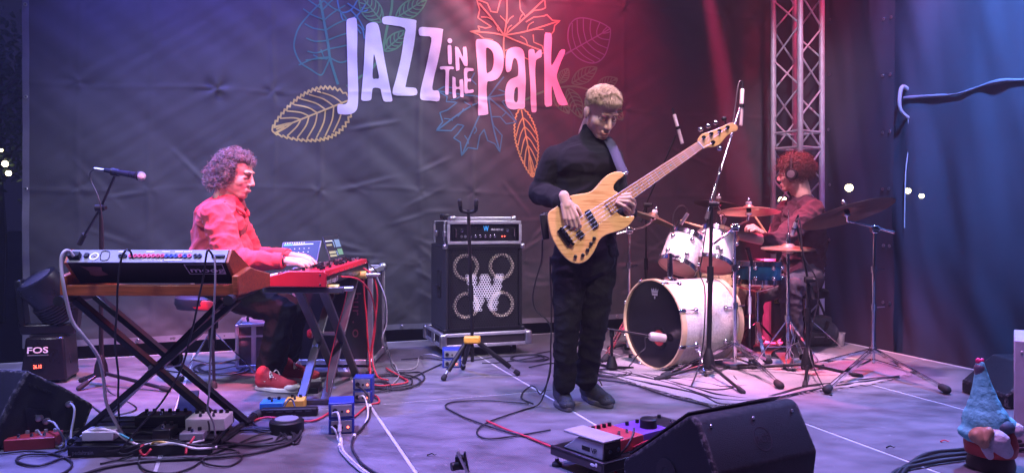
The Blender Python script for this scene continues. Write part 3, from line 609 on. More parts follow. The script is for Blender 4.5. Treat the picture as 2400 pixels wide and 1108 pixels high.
for s in (-1, 1): obj('yoke_pad', MB().cap(top+V((.05*s, -.03, .03)), top+V((.052*s, -.04, .055)), .014), RUBBER, gs)

# ================================================================ analog synthesizer on its X stand
MY = 3.28; xl, xr = (147-1200)*MY/FPX, (553-1200)*MY/FPX
syn = thing('synthesizer', 'analog synthesizer with walnut case, its jack panel turned to the audience', 'synthesizer', ((xl+xr)/2, MY+.2, .677))
def yz(poly, x0, x1): return MB().prism([(x0, y, z) for y, z in poly], (x1-x0, 0, 0))
obj('rear_board', MB().box(((xl+xr)/2, MY+.012, .700), (xr-xl-.03, .024, .046)), WOOD, syn, bevel=.004)
obj('bottom_board', MB().box(((xl+xr)/2, MY+.22, .684), (xr-xl-.04, .38, .014)), WOOD, syn)
cheek = [(MY-.004, .677), (MY-.004, .764), (MY+.16, .79), (MY+.23, .775), (MY+.43, .742), (MY+.43, .677)]
obj('end_cheek', yz(cheek, xl-.012, xl+.018), WOOD, syn, bevel=.006); obj('end_cheek', yz(cheek, xr-.018, xr+.012), WOOD, syn, bevel=.006)
px0, px1 = xl+.02, xr-.02; A = (MY-.028, .822); Bt = (MY+.012, .869); Cb = (MY+.075, .725); Df = (MY+.30, .75)
obj('panel_housing', yz([A, Bt, (MY+.03, .868), Df, (MY+.30, .73), Cb], px0+.014, px1-.014), mat('synth_black', (.004, .0035, .0045), .45, spec=.25), syn)
pch = [(A[0]-.002, A[1]-.003), (Bt[0]-.002, Bt[1]+.004), (MY+.035, .873), (Df[0], Df[1]+.01), (MY+.30, .735), (Cb[0], Cb[1]-.004)]
obj('panel_cheek', yz(pch, px0, px0+.014), WOOD, syn, bevel=.003); obj('panel_cheek', yz(pch, px1-.014, px1), WOOD, syn, bevel=.003)
nx = V((1, 0, 0)); pu = V((0, Bt[0]-A[0], Bt[1]-A[1])).normalized(); pn = nx.cross(pu); pl = V((0, Bt[0]-A[0], Bt[1]-A[1])).length
pan = obj('jack_panel', MB(frame((px0, A[0], A[1]), nx, pn, pu)).box(((px1-px0)/2, .001, pl/2), (px1-px0-.03, .006, pl+.004)), SILVER, syn)
PJ = lambda f, g=.5: V((px0, A[0], A[1]))+nx*((px1-px0)*f)+pu*(pl*g)+pn*.005
jr, jb, jk = mat('jack_red', (.65, .05, .12), .4), mat('jack_blue', (.04, .08, .45), .4), BLACK
jk_ = [(.335, jk), (.36, jk)]+[(.397+i*.0275, jr) for i in range(8)]+[(.616+.0275*i, (jb, jb, jb, jr, jb, jr)[i]) for i in range(6)]+[(.79, jk), (.815, jk)]
for f_, m_ in jk_: 
    o_ = PJ(f_, .47); j_ = obj('jack_socket', MB().lathe([(.0095, 0), (.0095, .006), (.0045, .006), (.0045, .001)], o_, pn, 12), m_, pan); 
obj('power_inlet', MB(frame(PJ(.06, .42), nx, pn, pu)).box((0, .01, 0), (.05, .025, .026)), BLACK, pan, bevel=.003); obj('power_switch', MB(frame(PJ(.128, .5), nx, pn, pu)).box((0, .004, 0), (.018, .01, .022)), BLACK, pan, bevel=.002)
obj('port', MB(frame(PJ(.93, .42), nx, pn, pu)).box((0, .003, 0), (.055, .008, .012)), BLACKM, pan, bevel=.002)
def ring(c, r, w, x, y, n=28, d=.001):
    mb = MB(); nn = V(x).cross(V(y)).normalized()
    vs = []
    for k in range(n):
        a = 2*math.pi*k/n; u = V(x)*math.cos(a)+V(y)*math.sin(a); vs += [V(c)+u*r+nn*d, V(c)+u*(r-w)+nn*d]
    return mb.add(vs, [(2*k, 2*((k+1) % n), 2*((k+1) % n)+1, 2*k+1) for k in range(n)])
obj('badge', ring(PJ(.175, .45), .02, .007, nx, pu, d=.0015), WPRINT, pan); obj('badge_swirl', MB().ell(PJ(.175, .45)-pn*.0, (.005, .003, .008)), WPRINT, pan)
dl = [PJ(.21, .86), PJ(.255, .84), PJ(.265, .2), PJ(.222, .16)]
mb = MB(); mb.tube(smoothpts(dl, 4, True)+[dl[0]], .0018, 4); obj('serial_plate', mb, BLACKM, pan)
text('lettering', 'minimoog', PJ(.475, .06), nx, pu, .014, WPRINT, pan, width=.088, depth=.0007); obj('print_line', MB(frame(PJ(.66, .14), nx, pn, pu)).box((0, .0004, 0), (.075, .0008, .006)), WPRINT, pan, smooth=0)
for f_ in (.335, .505, .60, .68, .735): obj('print_line', MB(frame(PJ(f_, .86), nx, pn, pu)).box((0, .0004, 0), (.035, .0008, .005)), WPRINT, pan, smooth=0)
bu = V((0, A[0]-Cb[0], A[1]-Cb[1])).normalized(); bn = nx.cross(bu); bl = (V((0, *A))-V((0, *Cb))).length
PB = lambda f, g: V((px0, Cb[0], Cb[1]))+nx*((px1-px0)*f)+bu*(bl*g)+bn*.003
lb_ = mat('synth_logo_print', (.8, .62, .68), .6, var=0)
text('lettering', 'moog', PB(.75, .58), nx, bu, .03, lb_, syn, width=.145, bold=.012, depth=.002)
mb = MB()
for a, b in (((.735, .48), (.955, .48)), ((.955, .48), (.955, .93)), ((.955, .93), (.725, .93)), ((.725, .93), (.735, .48))): mb.cyl(PB(*a), PB(*b), .0016, n=6)
obj('logo_frame', mb, lb_, syn)
obj('sticker', MB().prism([PB(*q) for q in ((.09, .85), (.13, .82), (.17, .84), (.215, .80), (.205, .62), (.23, .45), (.19, .40), (.15, .38), (.12, .45), (.125, .62))], bn*.001), mat('sticker_brown', (.22, .07, .06), .6, var=.3), syn, smooth=0)
kb = MB()
for i in range(26): kb.box((px0+.05+i*.0235, MY+.36, .738), (.0222, .13, .014))
obj('white_keys', kb, WHITE, syn, kind='stuff')
# X stand under it
def xstand(label, tops, feet, m, cat='stand'):
    pass
xs = thing('keyboard_stand', 'black double X stand carrying the walnut synthesizer', 'stand', (-1.66, 3.6, 0))
bmx = mat('stand_black', (.008, .0075, .009), .35, spec=.4)
legs = [((175, 699, 3.36), (541, 1010)), ((226, 694, 3.66), (582, 992)), ((556, 703, 3.36), (176, 1027)), ((524, 702, 3.66), (228, 998))]
for (x, y, Y), (fx, fy) in legs: obj('leg', MB().bar(P(x, y, Y), F(fx, fy, .02), .026, .048, V((0, 1, 0))), bmx, xs, bevel=.003)
for (a, b) in ((P(138, 705, 3.18), P(240, 690, 3.85)), (P(535, 703, 3.18), P(606, 674, 3.82))):
    tb_ = obj('support_tube', MB().cyl(a, b, .015, n=14), bmx, xs); obj('end_cap', MB().lathe([(.021, -.01), (.021, .05), (.017, .05)], a, b-a, 14), RUBBER, tb_)
for (a, b) in ((F(170, 1036, .02), F(238, 988, .02)), (F(512, 1034, .02), F(604, 970, .02))):
    tb_ = obj('foot_tube', MB().cyl(a, b, .016, n=14), bmx, xs); d_ = (b-a).normalized(); obj('end_cap', MB().cyl(a-d_*.01, a+d_*.05, .02), RUBBER, tb_); obj('end_cap', MB().cyl(b-d_*.05, b+d_*.01, .02), RUBBER, tb_)
pv = obj('pivot_disc', MB().cyl(P(352, 862, 3.43), P(352, 862, 3.56)+V((.09, .1, 0)), .012), STEEL, xs); obj('lock_knob', MB().lathe([(.03, 0), (.034, .01), (.034, .03), (.025, .036)], P(418, 838, 3.62), (-.3, -.9, .1), 12), BLACK, xs)

# ================================================================ stage piano on its stand
NY0, NY1 = 3.98, 5.16; nxl, nxr = (614-1200)*NY0/FPX, (764-1200)*NY0/FPX
pn_ = thing('stage_piano', 'long red stage piano with black knobs, seen along its end', 'keyboard', ((nxl+nxr)/2, 4.55, .645))
zb_, zt_ = .648, .732
prof = [(nxl, zb_+.004), (nxl, .688), (nxl+.02, .70), (nxl+.135, zt_), (nxr-.012, zt_), (nxr, zt_-.012), (nxr, zb_)]
def xz(poly, y0, y1): return MB().prism([(x, y0, z) for x, z in poly], (0, y1-y0, 0))
obj('end_cheek', xz(prof, NY0, NY0+.022), RED, pn_, bevel=.004); obj('end_cheek', xz(prof, NY1-.022, NY1), BLACK, pn_, bevel=.004)
obj('body', xz([(nxl+.01, zb_+.005), (nxl+.01, .672), (nxl+.165, .690), (nxl+.165, zt_-.004), (nxr-.05, zt_-.004), (nxr-.05, zb_+.005)], NY0+.022, NY1-.022), RED, pn_)
obj('rear_rail', xz([(nxr-.05, zt_), (nxr-.01, zt_), (nxr-.002, zt_-.03), (nxr-.05, zt_-.03)], NY0+.022, NY1-.022), RED, pn_, bevel=.003)
bpn = obj('rear_panel', xz([(nxr-.049, zt_-.031), (nxr-.006, zt_-.031), (nxr-.006, zb_+.002), (nxr-.049, zb_+.002)], NY0+.022, NY1-.022), BLACKM, pn_)
for i in range(9): obj('screw', MB().ell((nxr-.003, NY0+.06+i*.13, zt_-.022), (.003, .003, .003), n=8, m=6), CHROME, bpn)
for x, z in ((nxl+.018, .668), (nxr-.03, zt_-.02), (nxr-.03, zb_+.014)): obj('screw', MB().ell((x, NY0-.001, z), (.005, .003, .005), n=10, m=6), BLACKM, pn_)
text('lettering', 'nord stage 3', V((nxr-.005, NY0+.03, zb_+.014)), (0, 1, 0), Z, .026, WPRINT, bpn, width=.26, depth=.001)
kb = MB(); nk = 52
for i in range(nk): kb.box((nxl+.088, NY0+.026+(i+.5)*(NY1-NY0-.052)/nk, .700), (.148, (NY1-NY0-.052)/nk-.0014, .018))
obj('white_keys', kb, WHITE, pn_, kind='stuff')
kb = MB()
for i in range(nk):
    if i % 7 not in (2, 6): kb.box((nxl+.115, NY0+.026+(i+1)*(NY1-NY0-.052)/nk, .714), (.094, .011, .016))
obj('black_keys', kb, BLACK, pn_, kind='stuff')
rnd = random.Random(3)
for r_ in range(3):
    for i in range(17):
        x, y = nxl+.195+r_*.045+rnd.uniform(-.006, .006), NY0+.09+i*.062+rnd.uniform(-.01, .01)
        if rnd.random() < .2: continue
        kn = obj('knob', MB().lathe([(.0095, 0), (.0085, .018), (.006, .019)], (x, y, zt_-.003), Z, 10), BLACK if rnd.random() < .75 else STEEL, pn_)
ns = thing('keyboard_stand', 'dark steel X stand with blue lit legs under the red stage piano', 'stand', (-1.08, 4.5, 0))
blm = mat('stand_grey_black', (.05, .05, .06), .4, coat=.2)
for x in (-1.15, -1.02):
    obj('leg', MB().bar((x+.006, 4.16, .02), (x+.006, 4.98, .625), .046, .022, V((0, .8, .6))), blm, ns, bevel=.003); obj('leg', MB().bar((x+.03, 4.03, .625), (x+.03, 4.86, .02), .046, .022, V((0, .8, -.6))), blm, ns, bevel=.003)
for y, z in ((4.02, .630), (4.99, .630)): obj('support_tube', MB().box((-1.09, y, z), (.42, .034, .03)), blm, ns, bevel=.004)
for y in (4.15, 4.87):
    tb_ = obj('foot_tube', MB().box((-1.1, y, .016), (.40, .03, .028)), blm, ns, bevel=.004)
    for x in (-1.3, -.9): obj('end_cap', MB().box((x, y, .018), (.05, .036, .034)), RUBBER, tb_, bevel=.006)
obj('lock_knob', MB().lathe([(.026, 0), (.03, .012), (.022, .026)], (-1.17, 4.50, .33), (-1, 0, 0), 10), RED, ns); obj('pivot_bolt', MB().cyl((-1.17, 4.5, .33), (-.98, 4.5, .33), .012), STEEL, ns)
TN = mat('yellow_tape', (.65, .6, .12), .6)
obj('grip_tape', MB().cyl((nxr-.045, 4.06, .632), (nxr+.05, 4.06, .632), .024, n=16), TN, ns); obj('bar_end', MB().cyl((nxr+.05, 4.06, .632), (nxr+.125, 4.06, .634), .013), STEEL, ns)
obj('grip_tape', MB().cyl((nxr-.045, 4.92, .64), (nxr+.03, 4.92, .64), .024, n=16), TN, ns); obj('bar_end', MB().cyl((nxr+.03, 4.92, .64), (nxr+.12, 4.92, .642), .013), STEEL, ns)

# road case behind the piano, with laptops on top
cs = thing('road_case', 'tall black road case with aluminium edges behind the red piano', 'road case', (-1.2, 5.45, 0))
cx0, cx1, cy0, cy1, ch = -1.46, -.955, 5.18, 5.66, .645
obj('case_body', MB().box(((cx0+cx1)/2, (cy0+cy1)/2, ch/2+.02), (cx1-cx0, cy1-cy0, ch-.04)), mat('case_black', (.010, .008, .010), .45), cs)
for x in (cx0, cx1):
    for y in (cy0, cy1): obj('edge_profile', MB().box((x, y, ch/2+.02), (.034, .034, ch-.08)), ALU, cs, bevel=.003)
for z in (.035, ch-.005):
    for y in (cy0, cy1): obj('edge_profile', MB().box(((cx0+cx1)/2, y, z), (cx1-cx0-.05, .034, .034)), ALU, cs, bevel=.003)
    for x in (cx0, cx1): obj('edge_profile', MB().box((x, (cy0+cy1)/2, z), (.034, cy1-cy0-.05, .034)), ALU, cs, bevel=.003)
    for x in (cx0, cx1):
        for y in (cy0, cy1): obj('ball_corner', MB().ell((x, y, z), (.034, .034, .034), n=12, m=8), STEEL, cs)
pk = mat('case_print', (.20, .05, .08), .6, var=0)
text('lettering', 'bur . o', V((-1.075, cy0-.0005, .50)), (0, 0, -1), (1, 0, 0), .06, pk, cs, width=.30, depth=.002)
def laptop(label, hinge_l, hinge_r, up, depth_v, scr, body, seed):
    o = hinge_l.lerp(hinge_r, .5); t = thing('laptop', label, 'laptop', o); x = (hinge_r-hinge_l); u = V(up); n = x.normalized().cross(u.normalized())
    L = obj('lid', MB().prism([hinge_l, hinge_r, hinge_r+u, hinge_l+u], n*-.007), body, t, bevel=.003)
    obj('screen', MB().prism([hinge_l+x*.03+u*.04+n*.0015, hinge_r-x*.03+u*.04+n*.0015, hinge_r-x*.03+u*.96+n*.0015, hinge_l+x*.03+u*.96+n*.0015], n*-.001), scr, L, smooth=0)
    d = V(depth_v); obj('keyboard_base', MB().prism([hinge_l-Z*.002, hinge_r-Z*.002, hinge_r+d-Z*.002, hinge_l+d-Z*.002], (0, 0, -.012)), body, t, bevel=.003)
    return t, L, x, u, n
s1 = mat('screen_blue', (.02, .02, .05), .25, emit=(.14, .17, .62), es=.55, var=0); s2 = mat('screen_dark', (.01, .01, .015), .25, emit=(.02, .018, .03), es=.6, var=0)
hl, hr = P(650, 617, 5.35), P(744, 612, 5.42); t, L, x, u, n = laptop('open silver laptop with a pale blue screen behind the keyboard player', hl, hr, P(754, 563, 5.58)-P(744, 612, 5.42)+V((0, 0, 0)), V((-.02, -.2, 0)), s1, mat('laptop_grey', (.5, .5, .53), .35, .8), 1)
def glyph(nm, L, hl, x, u, n, f0, f1, g0, g1, m): return obj(nm, MB().prism([hl+x*f0+u*g0+n*.002, hl+x*f1+u*g0+n*.002, hl+x*f1+u*g1+n*.002, hl+x*f0+u*g1+n*.002], n*.0004), m, L, smooth=0)
gt = mat('screen_teal', (.1, .4, .4), .4, emit=(.15, .6, .6), es=.8, var=0); gwt = mat('screen_white', (.6, .6, .7), .4, emit=(.7, .7, 1), es=.8, var=0); gy_ = mat('screen_olive', (.2, .2, .1), .4, emit=(.3, .32, .16), es=.6, var=0); gbb = mat('screen_slate', (.1, .15, .2), .4, emit=(.12, .2, .32), es=.6, var=0); ggr = mat('screen_green', (.1, .2, .1), .4, emit=(.08, .2, .1), es=.6, var=0)
glyph('toolbar', L, hl, x, u, n, .05, .27, .81, .86, gt); glyph('toolbar', L, hl, x, u, n, .28, .8, .82, .855, gwt)
for i in range(9): glyph('icon', L, hl, x, u, n, .06+i*.06, .09+i*.06, .90, .94, gwt)
for r_ in range(3):
    for i in range(6): glyph('icon', L, hl, x, u, n, .1+i*.12, .12+i*.12, .62-r_*.17, .65-r_*.17, gwt)
hl, hr = P(776, 617, 5.32), P(812, 612, 5.52); t, L, x, u, n = laptop('open dark laptop showing a black code-like screen beside the silver laptop', hl, hr, P(756, 553, 5.45)-P(776, 617, 5.32), V((-.14, -.03, 0)), s2, mat('laptop_black', (.03, .03, .035), .4, .4), 2)
for a_ in ((.05, .5, .78, .81, gwt), (.05, .4, .62, .68, gy_), (.08, .5, .33, .42, gy_), (.08, .5, .22, .29, gy_), (.5, .56, .55, .78, gbb), (.62, .95, .55, .83, gbb), (.64, .95, .26, .48, ggr), (.54, .60, .24, .42, gbb)): glyph('window', L, hl, x, u, n, *a_)

# ================================================================ drum throne of the keyboard player and small cases
st = P(470, 707, 4.64); sb = V((st.x+.07, st.y, 0))
th = thing('stool', 'round padded stool with red oval badge under the keyboard player', 'stool', sb)
sz = .545; obj('seat', MB().lathe([(.06, -.085), (.165, -.08), (.178, -.05), (.175, -.015), (.155, .0), (.02, .004)], (sb.x-.035, sb.y, sz), Z, 32), mat('stool_vinyl', (.02, .022, .04), .5), th)
bd = V((sb.x+.02, sb.y-.166, sz-.048)); obj('badge', MB().lathe([(.07, 0), (.07, .004), (.066, .005)], bd, (.1, -1, 0), 28).v and (lambda m: m)(MB(frame(bd, (1, .1, 0), (.1, -1, 0), (0, 0, 1))).ell((0, 0, 0), (.072, .006, .030), n=28)), mat('badge_red', (.55, .03, .05), .4), th)
text('lettering', 'Gibraltar', bd+V((-.058, -.0065, -.010)), (1, .1, 0), Z, .022, WPRINT, th, width=.112, depth=.001, bold=.01)
obj('post', MB().cyl((sb.x, sb.y, .16), (sb.x, sb.y, .47), .014), CHROME, th); obj('post_sleeve', MB().cyl((sb.x, sb.y, .22), (sb.x, sb.y, .36), .022), BLACKM, th); obj('clamp', MB().box((sb.x, sb.y, .36), (.06, .05, .05)), BLACK, th, bevel=.006)
for q in (F(425, 893), F(502, 908), F(606, 886)):
    hub = V((sb.x, sb.y, .33)); e = q+Z*.02; d_ = (e-hub)
    lg = obj('leg', MB().bar(hub+d_*.06, e, .018, .006), CHROME, th); obj('brace', MB().bar(V((sb.x, sb.y, .12)), hub.lerp(e, .62), .022, .005), CHROME, th); obj('foot', MB().cap(e, e+d_.normalized()*.02, .018), RUBBER, lg)
ac = thing('equipment_case', 'grey ribbed aluminium case on the floor behind the stool', 'case', F(585, 868))
q = F(556, 864); T = frame((q.x, q.y, 0), (.97, .22, 0), (-.22, .97, 0), Z); pnl = mat('case_grey_panel', (.16, .16, .19), .5)
obj('case_body', MB(T).box((.11, .18, .152), (.20, .34, .28)), pnl, ac)
for x in (0, .21):
    for y in (0, .355): obj('edge_profile', MB(T).box((x, y, .15), (.022, .022, .286)), ALU, ac, bevel=.003)
for z in (.012, .29):
    for y in (0, .355): obj('edge_profile', MB(T).box((.105, y, z), (.19, .021, .021)), ALU, ac, bevel=.003)
    for x in (0, .21): obj('edge_profile', MB(T).box((x, .178, z), (.021, .33, .021)), ALU, ac, bevel=.003)
obj('centre_rib', MB(T).box((.105, -.002, .15), (.03, .012, .26)), ALU, ac); obj('lid_seam', MB(T).box((.105, -.0045, .215), (.2, .004, .012)), ALU, ac)
obj('handle', MB(T).tube(smoothpts([(.06, .1, .30), (.06, .11, .335), (.15, .16, .335), (.15, .17, .30)], 4), .009, 8), BLACK, ac)
# power / DI boxes in blue
def dibox(label, x, y, wpx, ang, grp, sz=(.15, .11, .062)):
    q = F(x, y); T0 = frame((q.x, q.y, 0), (math.cos(ang), math.sin(ang), 0), (-math.sin(ang), math.cos(ang), 0), Z); out = []
    for k in range(2):
        t = thing('direct_box', label[k], 'direct box', T0 @ V((sz[0]/2, .05, k*(sz[2]+.002))), grp); zc = sz[2]*(k+.5)+k*.002
        b_ = obj('housing', MB(T0).box((sz[0]/2, sz[1]/2, zc), sz), BLUEBOX, t, bevel=.004)
        obj('front_plate', MB(T0).box((sz[0]/2, -.0015, zc), (sz[0]-.024, .004, sz[2]-.018)), SILVER, t, bevel=.001)
        j_ = obj('socket', MB(T0).lathe([(.012, 0), (.012, .008), (.006, .008)], (sz[0]*.25, -.003, zc), (0, -1, 0), 14), BLACKM, t); obj('lamp', MB(T0).ell((sz[0]*.75, -.004, zc-.004), (.005, .003, .005), n=8, m=6), LEDR, t)
        obj('switch', MB(T0).box((sz[0]*.52, -.0045, zc-.004), (.01, .003, .01)), BLACK, t)
    return T0
DI1 = dibox(['lower blue direct box of the pair nearest the audience', 'upper blue direct box of the pair nearest the audience'], 770, 1018, 0, R(12), 'blue direct boxes', (.118, .135, .072))
DI2 = dibox(['lower blue direct box of the pair beside the piano stand foot', 'upper blue direct box of the pair beside the piano stand foot'], 827, 944, 0, R(3), 'blue direct boxes', (.105, .10, .068))
DI3 = dibox(['lower blue direct box on the floor before the bass cabinet', 'upper blue direct box on the floor before the bass cabinet'], 1037, 862, 0, R(5), 'blue direct boxes', (.125, .12, .06))

# ================================================================ pedalboards
def pedal(name, label, o, ax, size, m, cat='effect pedal', knobs=0, sw=1, grp=None, knobm=None, tilt=0):
    ax = V((ax[0], ax[1], 0)).normalized(); T = frame(o, ax, Z.cross(ax), Z); t = thing(name, label, cat, o, grp); a, b, h = size
    T = T @ MX.Rotation(tilt, 4, 'X')
    obj('housing', MB(T).box((0, 0, h/2), size), m, t, bevel=.004)
    for k in range(knobs): obj('knob', MB(T).lathe([(.009, 0), (.008, .014), (.005, .015)], (-a/2+a*(k+.7)/(knobs+.4), b*.28, h), Z, 10), knobm or BLACK, t)
    for k in range(sw): obj('footswitch', MB(T).lathe([(.008, 0), (.008, .006), (.006, .012), (.0055, .017)], (-a/2+a*(k+1)/(sw+1), -b*.28, h), Z, 10), CHROME, t)
    return t, T
a, b = F(160, 1072), F(498, 1064); a2 = b+(a-b).normalized()*.0
LBx = (b-a).normalized(); LBy = Z.cross(LBx); LT = frame(a, LBx, LBy, Z) @ MX.Rotation(R(6), 4, 'X'); LW = (b-a).length
lb = thing('pedalboard', 'long black slatted pedalboard on the floor under the synthesizer stand', 'pedalboard', a+LBx*LW/2)
obj('front_rail', MB(LT).box((LW/2, 0, .026), (LW, .012, .046)), BLACKM, lb, bevel=.003)
for y in (.07, .15, .23, .31): obj('slat', MB(LT).box((LW/2, y, .048), (LW-.01, .055, .012)), BLACKM, lb, bevel=.003)
for x in (.008, LW-.008): obj('side_rail', MB(LT).box((x, .17, .03), (.014, .34, .03)), BLACKM, lb, bevel=.003)
text('lettering', 'pedaltrain', LT @ V((.02, -.0065, .016)), LBx, LT.to_3x3() @ Z, .018, SILVER, lb, width=.085, depth=.001)
Q = lambda x, y, z=.055: LT @ V((x, y, z))
pedal('power_strip', 'white power adapter block strapped on the end of the slatted pedalboard', Q(.11, .07), LBx, (.13, .09, .04), WHITE, 'adapter', sw=0)
pedal('multi_effect', 'long black effect unit with a row of switches on the slatted pedalboard', Q(.31, .23), LBx, (.22, .1, .045), BLACK, knobs=6, sw=3)
pedal('looper_pedal', 'pedal with a pale grey frame at the far end of the slatted board', Q(.53, .17), LBx, (.17, .13, .055), WHITE, knobs=6, sw=2); 
pedal('effect_pedal', 'small dark pedal with red light mid board beside pale framed pedal', Q(.37, .08), LBx, (.075, .1, .04), BLACKM, knobs=2)
pedal('effect_pedal', 'small grey pedal lying before the pale framed pedal', Q(.50, .045), LBx, (.10, .06, .03), SILVER, knobs=2)
q = F(80, 1045); pedal('red_mixer', 'small red pedal unit with grey knobs beside the floor monitor cables', q, (.96, .25), (.2, .12, .05), mat('pedal_dark_red', (.25, .02, .02), .45), 'effect pedal', knobs=5, sw=3, knobm=SILVER)
# expression pedal on the floor
q = F(435, 1000); ep = thing('expression_pedal', 'black expression pedal rocked open on the floor behind the pedalboard', 'pedal', q); T = frame(q, (.95, .3, 0), (-.3, .95, 0), Z)
obj('base', MB(T).box((0, .09, .02), (.10, .24, .04)), BLACK, ep, bevel=.006); obj('treadle', MB(T).box((0, .09, .085), (.09, .25, .018), MX.Rotation(R(18), 3, 'X')), RUBBER, ep, bevel=.004); obj('hinge_block', MB(T).box((0, .09, .055), (.07, .05, .05)), BLACKM, ep)
# floor pedals by the piano stand
pedal('effect_pedal', 'two-tone blue and yellow pedal under the piano player shoe', F(640, 957), (1, .12), (.12, .1, .042), mat('pedal_blue', (.02, .18, .55), .4), knobs=2); pedal('effect_pedal', 'yellow pedal standing against the piano stand leg', F(693, 955), (1, .12), (.10, .1, .05), mat('pedal_yellow', (.7, .42, .05), .4), knobs=2)
pedal('sustain_pedal', 'dark flat sustain pedal on the floor behind the piano stand legs', F(728, 915), (1, .1), (.11, .16, .035), BLACK, 'pedal', sw=0)
q = F(672, 1010); rp = thing('cable_reel', 'round black box with pink top holding cables before the piano stand', 'box', q); obj('drum', MB().lathe([(.078, 0), (.08, .008), (.08, .05), (.074, .056), (.02, .056)], q, Z, 28), BLACK, rp); obj('top_plate', MB().lathe([(.055, .0565), (.055, .062), (.01, .062)], q, Z, 24), SILVER, rp)
q0 = F(615, 968); bt = thing('power_bar', 'long dark power bar lying under the piano pedals', 'power bar', q0); obj('bar', MB().bar(F(612, 966, .022), F(745, 962, .022), .05, .042), BLACK, bt, bevel=.008)
for i in range(5): obj('outlet', MB().lathe([(.017, 0), (.017, .002), (.013, .002), (.013, -.004)], F(612, 966, .0435).lerp(F(745, 962, .0435), .15+i*.17), Z, 14), BLACKM, bt)
# bass player's board
def spec_board():
    pts = [F(1292, 1040, .085), F(1400, 1072, .085)]
q1 = F(1298, 1042, .08); q2 = F(1385, 1073, .08); bx = (q2-q1).normalized(); by = Z.cross(bx)
BT = frame(V((q1.x, q1.y, 0)), bx, by, Z)
# board runs from its lettered side edge (toward the audience) away to the other end
bb = thing('pedalboard', 'raised black pedalboard on screw feet before the bass player', 'pedalboard', BT @ V((.1, .25, 0)))
Tb = BT
obj('board_top', MB(Tb).box((.15, .28, .075), (.30, .60, .014)), BLACKM, bb, bevel=.004); obj('side_edge', MB(Tb).box((.15, -.014, .066), (.30, .012, .04)), mat('board_edge', (.03, .02, .025), .4), bb, bevel=.004)
obj('side_edge', MB(Tb).box((.305, .28, .066), (.012, .6, .04)), BLACKM, bb, bevel=.003)
for x, y in ((.285, .0), (.285, .55), (.02, .0), (.02, .55)):
    s_ = obj('screw_foot', MB(Tb).cyl((x, y, .012), (x, y, .07), .006), CHROME, bb); obj('foot_pad', MB(Tb).lathe([(.022, 0), (.02, .012), (.009, .02), (.008, .03)], (x, y, 0), Z, 14), RUBBER, s_)
vp = thing('volume_pedal', 'pale volume pedal with black print on the bass player board', 'pedal', Tb @ V((.14, .06, .083)))
vw = mat('volume_pedal_paint', (.36, .34, .34), .45)
obj('housing', MB(Tb).prism([(.05, .005, .083), (.28, .005, .083), (.28, .005, .15), (.14, .005, .145)], (0, .095, 0)), vw, vp, bevel=.004); obj('treadle', MB(Tb).prism([(.06, -.002, .148), (.29, -.002, .152), (.29, -.002, .160), (.06, -.002, .158)], (0, .11, 0)), vw, vp, bevel=.003)
obj('side_plate', MB(Tb).box((.2825, .0525, .118), (.004, .088, .058)), BLACK, vp)
text('lettering', 'VP', Tb @ V((.215, .004, .100)), bx, Z, .02, BLACK, vp, width=.032, depth=.001, bold=.02); obj('print_block', MB(Tb).box((.185, .0044, .110), (.045, .001, .016)), BLACK, vp, smooth=0); obj('logo_print', MB(Tb).ell((.248, -.0205, .066), (.014, .001, .006)).ell((.268, -.0205, .069), (.006, .001, .008)), WPRINT, bb)
for y in (.03, .075): obj('jack', MB(Tb).lathe([(.008, 0), (.008, .008), (.004, .008)], (.285, y, .118), (1, 0, 0), 12), CHROME, vp)
pr = lambda x, y: Tb @ V((x, y, .083))
pedal('preamp_pedal', 'reddish preamp pedal crowded with black knobs beside the volume pedal', pr(.15, .185), (by.x, by.y), (.14, .22, .055), mat('pedal_red', (.42, .05, .06), .4), knobs=4, sw=2)
pedal('effect_pedal', 'purple pedal with one large black dial on the bass player board', pr(.16, .345), (by.x, by.y), (.15, .17, .05), mat('pedal_purple', (.16, .06, .40), .4), knobs=2, sw=1)[0]
obj('dial', MB().lathe([(.036, 0), (.035, .035), (.028, .04), (.01, .04)], pr(.19, .36)+Z*.05, Z, 24), BLACK, [o for o in COL.objects if o.get('label', '').startswith('purple pedal')][0])
pedal('effect_pedal', 'black flat pedal at the far end of the bass player board', pr(.15, .50), (by.x, by.y), (.12, .16, .045), BLACK, knobs=2)
# small clip stand cut by the lower picture edge
q = P(1077, 1100, 2.85); cl = thing('clip_stand', 'small black spring clip poking up at the lower picture edge', 'clip', V((q.x, q.y, 0)))
obj('post', MB().cyl((q.x, q.y, 0), (q.x, q.y, .06), .012), TN, cl); obj('knob', MB().cyl(P(1058, 1093, 2.85), P(1074, 1090, 2.86), .016), BLACK, cl)
obj('jaw', MB().bar(P(1098, 1112, 2.85), P(1072, 1057, 2.85), .02, .008), STEEL, cl); obj('jaw', MB().bar(P(1099, 1112, 2.87), P(1089, 1059, 2.87), .02, .008), BLACKM, cl); obj('block', MB().box(P(1078, 1082, 2.87), (.035, .03, .05)), BLACK, cl, bevel=.004)

